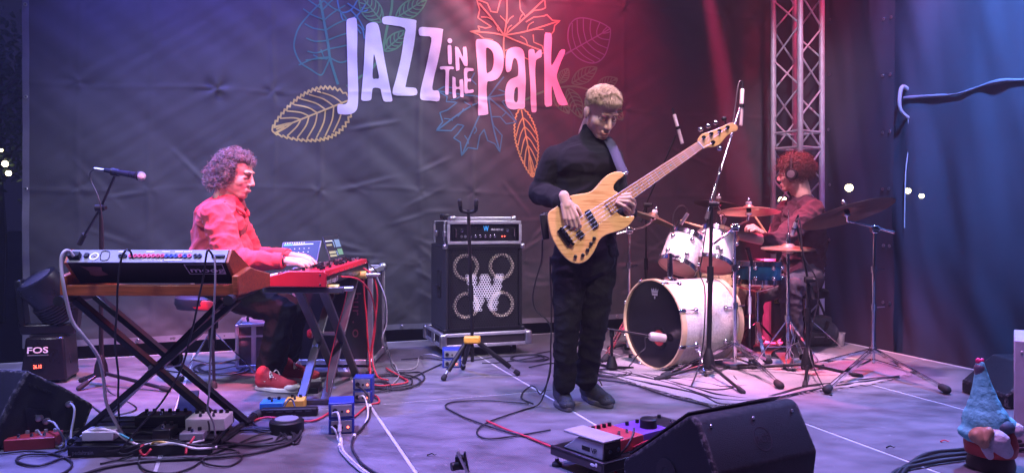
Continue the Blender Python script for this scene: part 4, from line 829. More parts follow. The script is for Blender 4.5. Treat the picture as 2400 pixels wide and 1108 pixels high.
# ================================================================ floor monitors
def wedge(label, T, prof, W, rot=None):
    t = thing('floor_monitor', label, 'monitor', T @ V((W/2, .1, 0)))
    obj('cabinet', MB(T).prism([(0, y, z) for y, z in prof], (W, 0, 0)), TOLEX, t, bevel=.012, seg=3); return t
tl, trr = F(1626, 978, .35), F(1862, 935, .35); wx = (trr-tl).normalized(); wy = Z.cross(wx); WT = frame((tl.x, tl.y, 0), wx, wy, Z); WL = (trr-tl).length+.0
mo = wedge('scuffed black floor monitor, its back to the audience, nearest the picture edge', WT, [(-.075, 0), (-.10, .19), (-.02, .335), (.0, .35), (.03, .35), (.37, .11), (.37, 0)], WL)
pc = V((WL*.52, -.062, .258)); un = (WT.to_3x3() @ V((0, .08, .145))).normalized(); o_ = WT @ pc; nn = (wx.cross(un)).normalized()
gl = mat('embossed_logo', (.03, .027, .034), .4)
obj('logo_ring', ring(o_, .042, .004, wx, un, 36, .0012), gl, mo); text('lettering', 'RCF', o_-wx*.030-un*.013, wx, un, .026, gl, mo, width=.062, depth=.0015, bold=.01)
obj('pole_cup', MB(WT).lathe([(.05, 0), (.05, .004), (.02, .005), (.018, -.03)], (-.0005, .13, .13), (-1, 0, 0), 28), BLACK, mo); obj('socket_hole', MB(WT).lathe([(.019, 0), (.019, .003)], (-.002, .13, .13), (-1, 0, 0), 20), hole, mo)
gri = MB(WT).prism([(.02, .045, .352), (WL-.02, .045, .352), (WL-.02, .355, .132), (.02, .355, .132)], (0, .002, .004)); obj('grille', gri, mat('monitor_grille', (.02, .02, .022), .5, .3), mo, smooth=0)
for f_ in (.1, .5, .9): obj('screw', MB(WT).ell((WL*f_, -.03, .322), (.006, .004, .006), n=8, m=6), STEEL, mo)
Yv = lambda x: 3.42+.20*(x-60)/138
pl_ = [(28, 932), (65, 866), (150, 905), (222, 947), (199, 1006), (60, 1036), (-30, 1060)]
mo2 = thing('floor_monitor', 'black floor monitor with plugged cables beside the synthesizer pedalboard', 'monitor', P(60, 1036, 3.45))
obj('cabinet', MB().prism([P(x, y, Yv(x)) for x, y in pl_], V((-.55, .12, 0))), TOLEX, mo2, bevel=.012, seg=3)
pp = lambda x, y: P(x, y, Yv(x)-.004)
ip = obj('input_panel', MB().prism([pp(60, 955), pp(120, 960), pp(128, 1003), pp(66, 1010)], (0, -.002, 0)), BLACKM, mo2, smooth=0)
for x, y in ((95, 978), (112, 985), (165, 945)): obj('socket', MB().lathe([(.014, 0), (.014, .02), (.008, .022)], pp(x, y), (.05, -1, .05), 14), STEEL, ip)
for i in range(9): obj('vent_slot', MB().box(pp(70+i*6, 900+i*2.4), (.006, .002, .012)), hole, mo2)

# ================================================================ moving head lamp
fb = F(118, 890); mh = thing('moving_head_light', 'black moving head stage light with white lettering on its base', 'stage light', V((fb.x, fb.y, 0)))
T = frame((fb.x, fb.y, 0), (.97, .22, 0), (-.22, .97, 0), Z); GL = mat('fixture_black', (.006, .006, .007), .3, spec=.4)
obj('base', MB(T).prism([(-.13, -.12, .02), (.13, -.12, .02), (.105, -.10, .28), (-.105, -.10, .28)], (0, .24, 0)), GL, mh, bevel=.012)
for x in (-.1, .1):
    for y in (-.09, .09): obj('foot', MB(T).cyl((x, y, 0), (x, y, .03), .02), RUBBER, mh)
text('lettering', 'FOS', T @ V((-.085, -.121, .19)), T.to_3x3() @ V((1, 0, 0)), T.to_3x3() @ V((0, .1, 1)), .036, WPRINT, mh, width=.115, depth=.006, bold=.02)
obj('print_line', MB(T).box((-.03, -.116, .176), (.115, .002, .006)), SILVER, mh, smooth=0)
dp = obj('display', MB(T).box((-.03, -.122, .11), (.07, .004, .04)), BLACK, mh); text('digits', '26.10', T @ V((-.052, -.1245, .098)), T.to_3x3() @ V((1, 0, 0)), Z, .022, LEDR, dp, width=.045, depth=.001)
obj('yoke', MB(T).prism([(-.15, -.05, .29), (.15, -.05, .29), (.16, -.05, .33), (.19, -.05, .62), (.15, -.05, .63), (.125, -.05, .35), (-.125, -.05, .35), (-.15, -.05, .63), (-.19, -.05, .62), (-.16, -.05, .33)], (0, .1, 0)), GL, mh, bevel=.01)
ha = V((-.45, -.35, .82)); hc = T @ V((0, 0, .52)); hdv = T.to_3x3() @ ha
hd_ = obj('head', MB().lathe([(.07, -.17), (.105, -.15), (.115, 0), (.125, .1), (.118, .14), (.10, .145)], hc, hdv, 24), GL, mh); obj('lens', MB().lathe([(.10, .14), (.08, .152), (.02, .158)], hc, hdv, 24), mat('lens_glass', (.05, .05, .06), .05, coat=1), hd_)
for i in range(7): obj('cooling_fin', MB().lathe([(.100, -.14+i*.018), (.128, -.14+i*.018), (.128, -.134+i*.018), (.100, -.134+i*.018)], hc, hdv, 24, False), BLACKM, hd_)
print('gear done')
# ================================================================ drum rug
rugm = mat('drum_rug_wool', (.30, .255, .27), .95, var=.3, vs=4, bump=.9, bs=240, sheen=.4)
rp_ = [(1392, 862), (1400, 872), (1470, 893), (1560, 920), (1640, 942), (1700, 950), (1790, 936), (1900, 918), (2010, 905), (2110, 884), (2120, 874), (2050, 852), (1960, 836), (1900, 826), (1760, 812), (1640, 810), (1500, 828), (1430, 845)]
rg = smoothpts([F(x, y, .004) for x, y in rp_], 6, True)
bm = bmesh.new(); vv = [bm.verts.new(p+V((NZ.noise(p*9), NZ.noise(p*9+V((5, 5, 5))), 0))*.02) for p in rg]
fc = bm.faces.new(vv); bmesh.ops.triangulate(bm, faces=[fc])
for _ in range(5):
    le = [e for e in bm.edges if e.calc_length() > .06]
    if le: bmesh.ops.subdivide_edges(bm, edges=le, cuts=1); bmesh.ops.triangulate(bm, faces=bm.faces[:])
for v in bm.verts: v.co.z = .010+.009*NZ.noise(V((v.co.x*3, v.co.y*3, 1)))+.006*NZ.noise(v.co*9)
me = bpy.data.meshes.new('rug'); bm.to_mesh(me); bm.free()
for p in me.polygons:
    if p.normal.z < 0: p.flip()
rug = tag(obj('rug', me, rugm, smooth=180), 'pale worn rug with frayed edge spread under the drum kit', 'rug')
fr = MB(); rnd = random.Random(4)
for i in range(0, len(rg), 1):
    for k in range(3):
        p = rg[i].lerp(rg[(i+1) % len(rg)], rnd.random()); o = (p-V((1.6, 5.1, 0))).normalized()*rnd.uniform(.015, .045); fr.tube([p+Z*.006, p+o*.6+Z*.006+V((rnd.uniform(-.01, .01), 0, 0)), p+o+Z*.005], .0016, 3)
obj('fringe', fr, rugm, rug, kind='stuff')

# ================================================================ drums
SPK = mat('pearl_wrap', (.62, .60, .55), .3, var=.15, vs=70, coat=.5, bump=.6, bs=55)
SHW = mat('white_wrap', (.66, .66, .66), .3, coat=.5, var=.08)
def pearl(m):
    nt = m.node_tree; N = nt.nodes; L = nt.links; b = N['Principled BSDF']; tc = N.new('ShaderNodeTexCoord'); v = N.new('ShaderNodeTexVoronoi'); v.inputs['Scale'].default_value = 55; v.inputs['Randomness'].default_value = 1; L.new(tc.outputs['Object'], v.inputs['Vector'])
    r = N.new('ShaderNodeMapRange'); r.inputs['From Min'].default_value = .0; r.inputs['From Max'].default_value = .35; r.inputs['To Min'].default_value = 1; r.inputs['To Max'].default_value = 0; L.new(v.outputs['Distance'], r.inputs[0])
    bp_ = N.new('ShaderNodeBump'); bp_.inputs['Strength'].default_value = .55; bp_.inputs['Distance'].default_value = .004; L.new(r.outputs[0], bp_.inputs['Height']); L.new(bp_.outputs[0], b.inputs['Normal'])
pearl(SPK)
HOOPW = mat('maple_hoop', (.66, .50, .30), .35, coat=.4, var=.1)
HEADB = mat('black_drumhead', (.010, .009, .012), .22, var=.05); HEADC = mat('clear_drumhead', (.66, .58, .55), .35, var=.05); HEADW = mat('coated_drumhead', (.72, .70, .70), .6, var=.05)
def translucent(m, k):
    nt = m.node_tree; N = nt.nodes; L = nt.links; t = N.new('ShaderNodeBsdfTranslucent'); t.inputs[0].default_value = (.8, .7, .66, 1); mx = N.new('ShaderNodeMixShader'); mx.inputs[0].default_value = k
    L.new(N['Principled BSDF'].outputs[0], mx.inputs[1]); L.new(t.outputs[0], mx.inputs[2]); L.new(mx.outputs[0], N['Material Output'].inputs[0])
translucent(HEADC, .7); translucent(HEADW, .5)
SNB = mat('snare_blue', (.02, .16, .28), .25, coat=.6, var=.1)
BRZ = mat('bronze_cymbal', (.68, .55, .36), .32, .95, var=.12, vs=6)
DBRZ = mat('dark_bronze_cymbal', (.15, .125, .10), .42, .9, var=.25, vs=5)
def drum(t, c0, ax, r, L, shell, hoopm, bot, topm, nl, hw=.018, lugm=None, claw=False):
    ax = V(ax).normalized(); c0 = V(c0); T = fz(c0, ax); n = 44
    sh = obj('shell', MB().lathe([(r, .012), (r, L-.012)], c0, ax, n, False), shell, t)
    for z, nm, m in ((.006, 'resonant_head', bot), (L-.006, 'batter_head', topm)): obj(nm, MB().lathe([(r*1.005, z), (r*.5, z+.0002), (.002, z+.0004)], c0, ax, n, False), m, t)
    for z in (0, L):
        q = z-hw if z == 0 else z-.02
        obj('hoop', MB().lathe([(r*1.01, q), (r*1.045, q), (r*1.045, q+hw+.02), (r*1.01, q+hw+.02), (r*1.01, q)], c0, ax, n, False), hoopm, t)
    for k in range(nl):
        a = 2*math.pi*(k+.5)/nl
        for z, s in ((L*.24, -1), (L*.76, 1)):
            o = T @ V((math.cos(a)*r, math.sin(a)*r, z)); rd = (T.to_3x3() @ V((math.cos(a), math.sin(a), 0)))
            lg = obj('lug', MB().lathe([(.018, 0), (.017, .010), (.009, .020), (.003, .022)], o-rd*.002, rd, 12), CHROME, t)
            e = T @ V((math.cos(a)*r*1.035, math.sin(a)*r*1.035, -.01 if s < 0 else L+.006)); obj('tension_rod', MB().cyl(o+rd*.012, e, .0035, n=6), CHROME, lg)
    return T
bf = P(1533, 756, 5.1); th_ = R(60); bax = V((math.sin(th_), math.cos(th_), 0)); br = .285; bf.z = br+.018
bd_ = thing('bass_drum', 'big pearl bass drum lying on its side with black front head', 'bass drum', (bf.x, bf.y, 0))
BL = .50; T = drum(bd_, bf, bax, br, BL, SPK, HOOPW, HEADB, HEADB, 8, .022)
fh = MB().lathe([(br*.985, -.012), (br*.985, -.008)], bf, bax, 44)
ps = V((0, 0, 1)).cross(bax).normalized(); ps = -ps if ps.x < 0 else ps     # screen-right along the front head
fo = bf-bax*.0215
HP = lambda x, z: fo+ps*x+Z*z
obj('front_skin', MB().lathe([(br*1.0, 0), (br*.6, -.002), (.01, -.003)], bf-bax*.006, bax, 44), HEADB, bd_)
pd = HP(.06, -.085); obj('port_ring', MB().lathe([(.075, 0), (.075, .004), (.052, .004), (.052, 0)], pd+bax*.014, -bax, 30, False), BLACKM, bd_); obj('port_patch', MB().lathe([(.052, 0), (.052, .002)], pd+bax*.0125, -bax, 30), mat('port_red', (.40, .04, .04), .6), bd_)
# crown mark on the head
mk = MB(); cr = HP(.02, .215)
def hq(poly): mk.prism([cr+ps*x+Z*z+bax*.0105 for x, z in poly], -bax*.001)
hq([(-.036, .02), (-.03, -.008), (.03, -.008), (.036, .02), (.02, .006), (.012, .024), (0, .004), (-.012, .024), (-.02, .006)]); hq([(-.03, -.011), (.03, -.011), (.026, -.026), (-.026, -.026)]); hq([(-.008, -.03), (.008, -.03), (.005, -.048), (-.005, -.048)])
obj('crown_mark', mk, SILVER, bd_, smooth=0)
for k in range(8):
    a = 2*math.pi*(k+.5)/8; rd = T.to_3x3() @ V((math.cos(a), math.sin(a), 0)); o = bf+rd*br*1.05
    obj('claw', MB().box((0, 0, 0), (.03, .012, .05), None).v and MB(frame(o-bax*.004, bax.cross(rd), rd, bax)).box((0, 0, 0), (.026, .012, .055)), CHROME, bd_, bevel=.004)
sp0 = bf+bax*.16+(ps*.0)+V((0, 0, 0)); near = V((0, -1, 0)); sd = (Z.cross(bax)); sd = sd if sd.y < 0 else -sd
for s in (1, -1):
    o = bf+bax*.16+sd*s*br*.86+Z*-.14; e = V((o.x, o.y, .012))+sd*s*.13-bax*.06
    su = obj('spur', MB().cyl(o, e, .008), CHROME, bd_); obj('spur_bracket', MB().lathe([(.03, -.005), (.03, .012), (.018, .022)], o-sd*s*.01, sd*s, 16), CHROME, su); obj('spur_tip', MB().cap(e, e+Z*.01, .012), RUBBER, su)
# tom mount
tmb = bf+bax*.14+Z*br; obj('tom_mount', MB().lathe([(.05, -.004), (.05, .012), (.02, .02), (.017, .18)], tmb, Z, 18), CHROME, bd_)
mtop = P(1592, 575, 5.35)
def tom(label, x, y, Y, r, L, ax, shell, lugs=6):
    c = P(x, y, Y); t = thing('tom_drum', label, 'tom', c); drum(t, c, ax, r, L, shell, CHROME, HEADC, HEADW, lugs, .012); return t, c
t1, c1 = tom('small pearl tom tilted over the bass drum, clamped beside the crash stand', 1587, 624, 5.34, .132, .225, (.40, .36, .84), SPK)
t2, c2 = tom('white shell tom with square black badge, next to the small pearl tom', 1668, 620, 5.36, .140, .235, (.27, .42, .86), SHW)
obj('badge', MB(frame(P(1682, 580, 5.22), (1, .05, .1), (.05, -1, .4), (.0, .4, 1))).box((0, 0, 0), (.032, .006, .032)), BLACKM, t2, bevel=.003)
obj('tom_clamp', MB().box(P(1598, 588, 5.30), (.085, .05, .05)), CHROME, t1, bevel=.008); obj('tom_arm', MB().tube([tmb+Z*.16, P(1592, 592, 5.36), P(1600, 585, 5.33)], .013, 10), CHROME, t1); obj('tom_arm', MB().tube([tmb+Z*.16+V((.02, 0, 0)), P(1620, 600, 5.38), P(1650, 590, 5.34)], .011, 10), CHROME, t2)
ft = P(1693, 668, 5.95); ftt = thing('floor_tom', 'yellowish pearl floor tom standing behind the bass drum', 'tom', (ft.x, ft.y, 0)); drum(ftt, (ft.x, ft.y, .24), Z, .19, .38, mat('yellow_pearl_wrap', (.62, .52, .28), .3, coat=.5, var=.2, vs=60), CHROME, HEADC, HEADW, 8, .014)
for k in range(3):
    a = k*2.1+.6; q = V((ft.x+.205*math.cos(a), ft.y+.205*math.sin(a), 0)); obj('leg', MB().cyl(q+Z*.0, q+Z*.5, .008), CHROME, ftt)
sn = P(1775, 664, 5.55); snt = thing('snare_drum', 'blue snare drum with white head beside the hi-hat', 'snare drum', (sn.x, sn.y, .5)); sr = .165
drum(snt, (sn.x, sn.y, sn.z+.012), (.02, .03, 1), sr, .135, SNB, CHROME, HEADC, HEADW, 8, .014)
sns = thing('snare_stand', 'chrome basket stand holding the blue snare drum', 'stand', (sn.x, sn.y, 0)); obj('pole', MB().cyl((sn.x, sn.y, .1), (sn.x, sn.y, sn.z-.06), .013), CHROME, sns)
for k in range(3):
    a = k*2.094+.4; d_ = V((math.cos(a), math.sin(a), 0)); b_ = V((sn.x, sn.y, sn.z-.06)); obj('basket_arm', MB().tube([b_, b_+d_*.14+Z*.03, b_+d_*.182+Z*.05, b_+d_*.184+Z*.085], .007, 8), CHROME, sns); obj('leg', MB().bar(V((sn.x, sn.y, .26)), V((sn.x, sn.y, .015))+d_*.26, .024, .006), CHROME, sns)
# bass drum pedal
pq = bf+bax*(BL+.12); pdl = thing('kick_pedal', 'chrome bass drum pedal with beater behind the bass drum', 'pedal', (pq.x, pq.y, 0)); T = frame((pq.x, pq.y, 0), ps, bax, Z)
obj('base_plate', MB(T).box((0, .05, .014), (.09, .26, .008)), STEEL, pdl); obj('footboard', MB(T).box((0, .07, .06), (.075, .25, .008), MX.Rotation(R(-14), 3, 'X')), CHROME, pdl, bevel=.002)
for s in (-1, 1): obj('post', MB(T).cyl((.06*s, -.06, .012), (.06*s, -.06, .2), .008), CHROME, pdl)
obj('axle', MB(T).cyl((-.07, -.06, .2), (.07, -.06, .2), .007), CHROME, pdl); obj('beater_shaft', MB(T).cyl((0, -.06, .2), (0, .02, .38), .005), CHROME, pdl); obj('beater', MB(T).cap((0, -.005, .39), (0, .03, .38), .026), WHITE, pdl)

# ---------------------------------------------------------------- cymbals and stands
def cymbal(name, label, c, ax, r, m, stem=.09, cat='cymbal'):
    t = thing(name, label, cat, c); ax = V(ax).normalized(); b = r*.2
    pr = [(.006, .030), (b*.5, .026), (b*.85, .015), (b, .006), (r*.5, -.003), (r*.8, -.013), (r, -.024), (r, -.0255), (r*.8, -.0147), (r*.5, -.0046), (b, .004), (b*.8, .013), (.006, .028)]
    pr = [(q, z) for q, z in pr]; mb = MB().lathe(pr, c, ax, 64, False); obj('disc', mb, m, t, smooth=60)
    gv = MB(); k = r*.28
    obj('felt', MB().lathe([(.02, .028), (.021, .045), (.012, .05)], c, ax, 14), WHITE if stem > 0 else BLACK, t); obj('wing_nut', MB().lathe([(.011, .05), (.013, .06), (.006, .075)], c, ax, 10), CHROME, t); obj('under_felt', MB().lathe([(.017, -.02), (.017, .006)], c, ax, 12), BLACK, t)
    return t
def cstand(label, base, top, feet, hubz, radii=(.0145, .012, .0095), joints=(.42, .70), boom=None, footm=RUBBER, spread=.0):
    t = thing('cymbal_stand', label, 'stand', (base[0], base[1], 0)); base = V((base[0], base[1], 0)); top = V(top); b0 = base+Z*.06
    ps_ = [b0]+[b0.lerp(top, j) for j in joints]+[top]
    for i in range(3): obj('tube_section', MB().cyl(ps_[i], ps_[i+1], radii[i], n=14), CHROME, t)
    for i in (1, 2):
        q = ps_[i]; cl = obj('clamp', MB().cyl(q-Z*.022, q+Z*.022, .021, n=14), CHROME, t); obj('wing_bolt', MB().bar(q+V((.015, -.01, 0)), q+V((.06, -.02, .004)), .022, .008), CHROME, cl)
    hub = base+Z*hubz; obj('hub', MB().cyl(hub-Z*.02, hub+Z*.02, .024, n=14), CHROME, t)
    for q in feet:
        e = V(q)+Z*.028; d_ = (e-hub).normalized(); sx = d_.cross(Z).normalized()*.012
        lg = obj('leg', MB().bar(hub+sx, e+sx*.8, .005, .018).bar(hub-sx, e-sx*.8, .005, .018), CHROME, t)
        mid = hub.lerp(e, .60); obj('brace', MB().bar(base+Z*.085, mid, .020, .005), CHROME, t); obj('foot', MB().cap(e-d_*.025, e+d_*.012, .021, .025, n=10), footm, lg)
    tp = obj('tilter', MB().box(top, (.045, .035, .05)), CHROME, t, bevel=.006)
    if boom:
        pts = [V(p) for p in boom]; obj('boom_arm', MB().tube(pts, .0075, 10), CHROME, t); obj('boom_clamp', MB().cyl(top-V((.025, 0, 0)), top+V((.025, 0, 0)), .019, n=12), CHROME, t); obj('cymbal_tilter', MB().lathe([(.012, -.02), (.016, 0), (.012, .02)], pts[-1], V((1, .2, 0)), 12), CHROME, t)
    return t
# ride seen from below
rc = P(1984, 494, 4.85); cymbal('ride_cymbal', 'wide dark ride cymbal tilted up over the empty stage side', rc, (-.20, .30, .93), .285, DBRZ, -1)
cstand('tall chrome boom stand with rubber feet holding the wide ride cymbal', F(2046, 872), P(2050, 537, 5.0), [F(1940, 922), F(2215, 922), F(1890, 868)], .34 and P(2046, 818, 5.0).z, boom=[P(2096, 545, 4.97), P(2050, 533, 5.0), P(2005, 522, 4.9), P(1986, 518, 4.86), P(1984, 502, 4.85)])
# middle crash
mc = P(1755, 489, 5.3); cymbal('crash_cymbal', 'pink lit crash cymbal over the toms before the drummer', mc, (.03, .14, .99), .212, BRZ)
cstand('chrome stand holding the crash cymbal, planted before the snare', F(1722, 868), P(1722, 533, 4.98), [F(1826, 912), F(1560, 890), F(1800, 855)], P(1722, 806, 5.0).z, boom=[P(1672, 572, 4.9), P(1722, 533, 4.98), P(1742, 522, 5.2), P(1752, 518, 5.3), P(1754, 500, 5.3)])
# crash by the bass player
lc = P(1531, 507, 5.62); cymbal('crash_cymbal', 'thin crash cymbal seen edge on behind the bass guitar body', lc, (.36, .02, .93), .215, BRZ)
cstand('slim chrome stand behind the bass player holding the edge-on crash', F(1473, 832), P(1475, 540, 5.6), [F(1418, 850), F(1520, 850), F(1470, 820)], P(1473, 742, 5.6).z, boom=[P(1445, 548, 5.6), P(1475, 540, 5.6), P(1508, 532, 5.6), P(1524, 522, 5.62), P(1530, 512, 5.62)])
# far splash
fc_ = P(1683, 474, 6.3); cymbal('splash_cymbal', 'dim cymbal farthest back, half behind the overhead microphone stand', fc_, (.16, .12, .98), .19, DBRZ); cstand('stand for the farthest cymbal behind the toms', (fc_.x+.06, 6.32), P(1690, 500, 6.3), [V((fc_.x-.2, 6.1, 0)), V((fc_.x+.32, 6.2, 0)), V((fc_.x+.06, 6.7, 0))], .3, boom=[P(1696, 505, 6.3), P(1688, 490, 6.3), P(1683, 480, 6.3)])
# hi-hat
hb = F(1847, 872); hx, hy_ = hb.x, hb.y; hz = P(1847, 582, hy_).z
hh = thing('hi_hat', 'pair of closed hi-hat cymbals on a chrome pedal stand before drummer', 'hi-hat', (hx, hy_, 0))
obj('top_cymbal', MB().lathe([(.006, .034), (.03, .030), (.045, .018), (.12, .006), (.17, 0), (.17, -.001), (.12, .0046), (.045, .0165), (.006, .032)], (hx, hy_, hz), (.0, -.05, 1), 52, False), BRZ, hh, smooth=60); obj('bottom_cymbal', MB().lathe([(.006, -.034), (.03, -.030), (.045, -.018), (.12, -.010), (.17, -.006), (.17, -.007), (.12, -.0114), (.045, -.0195), (.006, -.036)], (hx, hy_, hz), (.0, -.05, 1), 52, False), BRZ, hh, smooth=60)
obj('clutch', MB().lathe([(.012, .03), (.014, .05), (.009, .065), (.011, .09), (.006, .1)], (hx, hy_, hz), Z, 12), CHROME, hh); obj('pull_rod', MB().cyl((hx, hy_, hz), P(1848, 490, hy_), .0035), CHROME, hh); obj('tube_section', MB().cyl((hx, hy_, .09), (hx, hy_, .45), .013), CHROME, hh); obj('tube_section', MB().cyl((hx, hy_, .42), (hx, hy_, hz-.03), .010), CHROME, hh)
hub = V((hx, hy_, P(1847, 745, hy_).z)); obj('hub', MB().cyl(hub-Z*.02, hub+Z*.02, .023), CHROME, hh)
for q in (F(1925, 868), F(1765, 868), F(1880, 845)):
    e = q+Z*.03; m_ = hub.lerp(e, .3); lg = obj('leg', MB().bar(hub, e, .026, .007), CHROME, hh); obj('brace', MB().bar(V((hx, hy_, .17)), hub.lerp(e, .6), .02, .005), CHROME, hh); obj('foot', MB().cap(e-Z*.01, e, .02), RUBBER, lg)
for s in (-1, 1): obj('frame_rod', MB().tube([(hx+.006*s, hy_-.03, hub.z-.03), (hx+.022*s, hy_-.03, .24), (hx+.006*s, hy_-.03, .18), (hx+.006*s, hy_-.03, .15), (hx+.025*s, hy_-.03, .12), (hx+.022*s, hy_-.03, .05), (hx+.004*s, hy_-.03, .025)], .0038, 6), CHROME, hh)
obj('footboard', MB().box((hx+.03, hy_+.10, .06), (.08, .24, .008), MX.Rotation(R(14), 3, 'X')), STEEL, hh, bevel=.002)

# ---------------------------------------------------------------- microphone stands and microphones
def micstand(label, base, legs, top, boom=None, hubz=.10, r=.011, m=BLACKM, clutch=None, cone=True):
    base = V((base[0], base[1], 0)); top = V(top); t = thing('microphone_stand', label, 'microphone stand', base)
    lo = base+Z*hubz; mid = lo.lerp(top, .55)
    obj('pole', MB().cyl(lo, mid, r*1.15, n=12), m, t); obj('pole', MB().cyl(mid, top, r*.85, n=12), m, t); obj('clutch', MB().cyl(mid-Z*.05, mid+Z*.04, r*1.5, n=12), BLACK, t)
    if cone: obj('hub', MB().lathe([(.030, -.07), (.042, -.06), (.034, .0), (.018, .05), (.014, .06)], lo, Z, 16), BLACK, t)
    for q in legs:
        e = V(q)+Z*.014; s0 = lo-Z*.045; lg = obj('leg', MB().cyl(s0, e, .0105, n=10), m, t); d_ = (e-s0).normalized(); obj('foot', MB().cap(e-d_*.05, e, .015), RUBBER, lg)
    if boom:
        a, b = V(boom[0]), V(boom[-1]); obj('boom', MB().tube([V(p) for p in boom], .0075, 10), m if len(boom) < 4 else CHROME, t)
        obj('swivel', MB().cyl(top-V((.022, .012, 0)), top+V((.022, -.012, 0)), .020, n=14), BLACK, t); obj('swivel_knob', MB().lathe([(.012, 0), (.015, .01), (.012, .025)], top+V((.02, -.012, 0)), (1, -.5, 0), 10), BLACK, t)
        d_ = (a-b).normalized(); obj('counterweight', MB().cyl(a-d_*.08, a, .016), RUBBER, t)
    return t
# vocal mic at the keyboards
vb = F(237, 905); micstand('black boom microphone stand standing behind the synthesizer', vb, [F(395, 918), F(185, 915), F(190, 895)], P(236, 487, vb.y), [P(186, 572, vb.y+.1), P(236, 487, vb.y), P(268, 414, vb.y-.05)], hubz=.13)
vm = thing('vocal_microphone', 'dark vocal microphone with silver grille on boom behind synthesizer', 'microphone', P(270, 405, vb.y-.05)); Y = vb.y-.05
a, b = P(246, 399, Y), P(318, 411, Y-.03); obj('handle', MB().lathe([(.013, 0), (.015, .05), (.020, (b-a).length), (.024, (b-a).length+.01)], a, b-a, 18), mat('mic_blue_black', (.02, .025, .05), .3, .3), vm); e = b+(b-a).normalized()*.035; obj('grille', MB().ell(e, (.027, .027, .027), n=18, m=12), mat('mic_mesh', (.6, .6, .6), .4, .8, bump=1, bs=900), vm); obj('band', MB().lathe([(.027, -.004), (.027, .006)], e-(b-a).normalized()*.012, b-a, 18), BLACK, vm)
obj('connector', MB().cyl(P(222, 396, Y), a, .010), STEEL, vm); obj('clip', MB().cyl(P(262, 402, Y), P(280, 405, Y), .023), BLACK, vm)
cbp = [P(222, 396, Y), P(212, 405, Y), P(214, 425, Y), P(228, 455, Y-.02), P(236, 485, Y-.03), P(242, 560, Y-.03), P(240, 700, Y-.03), P(243, 860, Y-.04), F(255, 916, .006), F(320, 955, .006), F(255, 972, .006), F(215, 950, .006)]
tag(obj('cable', MB().tube(smoothpts(cbp, 6), .004, 6), CABLE), 'thin black cable running down the vocal microphone stand to the deck', 'cable')
# front overhead stand
ob = F(1661, 884); oy = ob.y; micstand('tall black overhead stand in front of the bass drum', ob, [F(1538, 893), F(1742, 924), F(1708, 866)], P(1668, 478, oy), [P(1656, 515, oy-.02), P(1660, 497, oy-.01), P(1668, 462, oy), P(1735, 250, oy+.25)], hubz=.13, r=.014)
ohm = mat('condenser_body', (.62, .55, .48), .35, .5)
def pencil(label, a, b, m=ohm, r=.0135):
    a, b = V(a), V(b); t = thing('condenser_microphone', label, 'microphone', b); d_ = (b-a); L = d_.length
    obj('body', MB().lathe([(r*.7, 0), (r, .006), (r, L*.68), (r*.9, L*.685), (r*.9, L*.70), (r, L*.705), (r, L), (r*.8, L+.003)], a, d_, 16), m, t); obj('connector', MB().cyl(a-d_.normalized()*.05, a, .006, .010), BLACKM, t); obj('clip', MB().cyl(a.lerp(b, .42), a.lerp(b, .52), r*1.35), BLACK, t); return t
pencil('pale pencil microphone hanging from the tall front overhead stand', P(1740, 208, oy+.25), P(1736, 294, oy+.25))
tag(obj('cable', MB().tube(smoothpts([P(1741, 200, oy+.25), P(1739, 193, oy+.25), P(1733, 192, oy+.25), P(1728, 215, oy+.24), P(1716, 300, oy+.2), P(1700, 360, oy+.12), P(1690, 400, oy+.06), P(1686, 395, oy+.05), P(1672, 470, oy-.01), P(1656, 530, oy-.02), P(1646, 600, oy-.02), P(1640, 640, oy-.02), P(1652, 680, oy-.02), P(1650, 780, oy-.03), P(1640, 850, oy-.06), F(1620, 905, .012)], 6), .0045, 6), CABLE), 'black cable wound down the tall front overhead stand', 'cable')
# rear overhead stand
rb = V((P(1514, 700, 5.95).x, 5.95, 0)); micstand('black overhead stand half hidden behind the bass player arm', rb, [rb+V((-.3, -.1, 0)), rb+V((.3, -.12, 0)), rb+V((0, .32, 0))], P(1515, 480, 5.95), [P(1500, 520, 5.97), P(1515, 478, 5.95), P(1584, 318, 5.9)])
pencil('white pencil microphone pointing down beside the bass headstock', P(1580, 268, 5.88), P(1599, 336, 5.88), mat('condenser_pale', (.72, .68, .62), .35, .3), .014)
# hi-hat mic stand
qb = F(1893, 884); qy = qb.y; micstand('black stand carrying the hi-hat microphone beside the pedal stand', qb, [F(1886, 910), F(2018, 886), F(1712, 868)], P(1893, 655, qy), [P(1905, 700, qy), P(1893, 655, qy), P(1868, 528, qy+.04)], hubz=.13, r=.013)
pencil('small silver microphone aimed down at the hi-hat cymbals', P(1866, 520, qy+.02), P(1856, 551, qy+.06), mat('mic_silver', (.6, .58, .56), .3, .8), .013)
tag(obj('cable', MB().tube(smoothpts([P(1866, 518, qy), P(1872, 512, qy), P(1876, 530, qy), P(1884, 600, qy-.02), P(1912, 650, qy-.03), P(1918, 700, qy-.03), P(1905, 760, qy-.03), P(1897, 830, qy-.04), F(1935, 915, .012), F(1950, 925, .006)], 6), .004, 6), CABLE), 'black cable looping down the hi-hat microphone stand', 'cable')
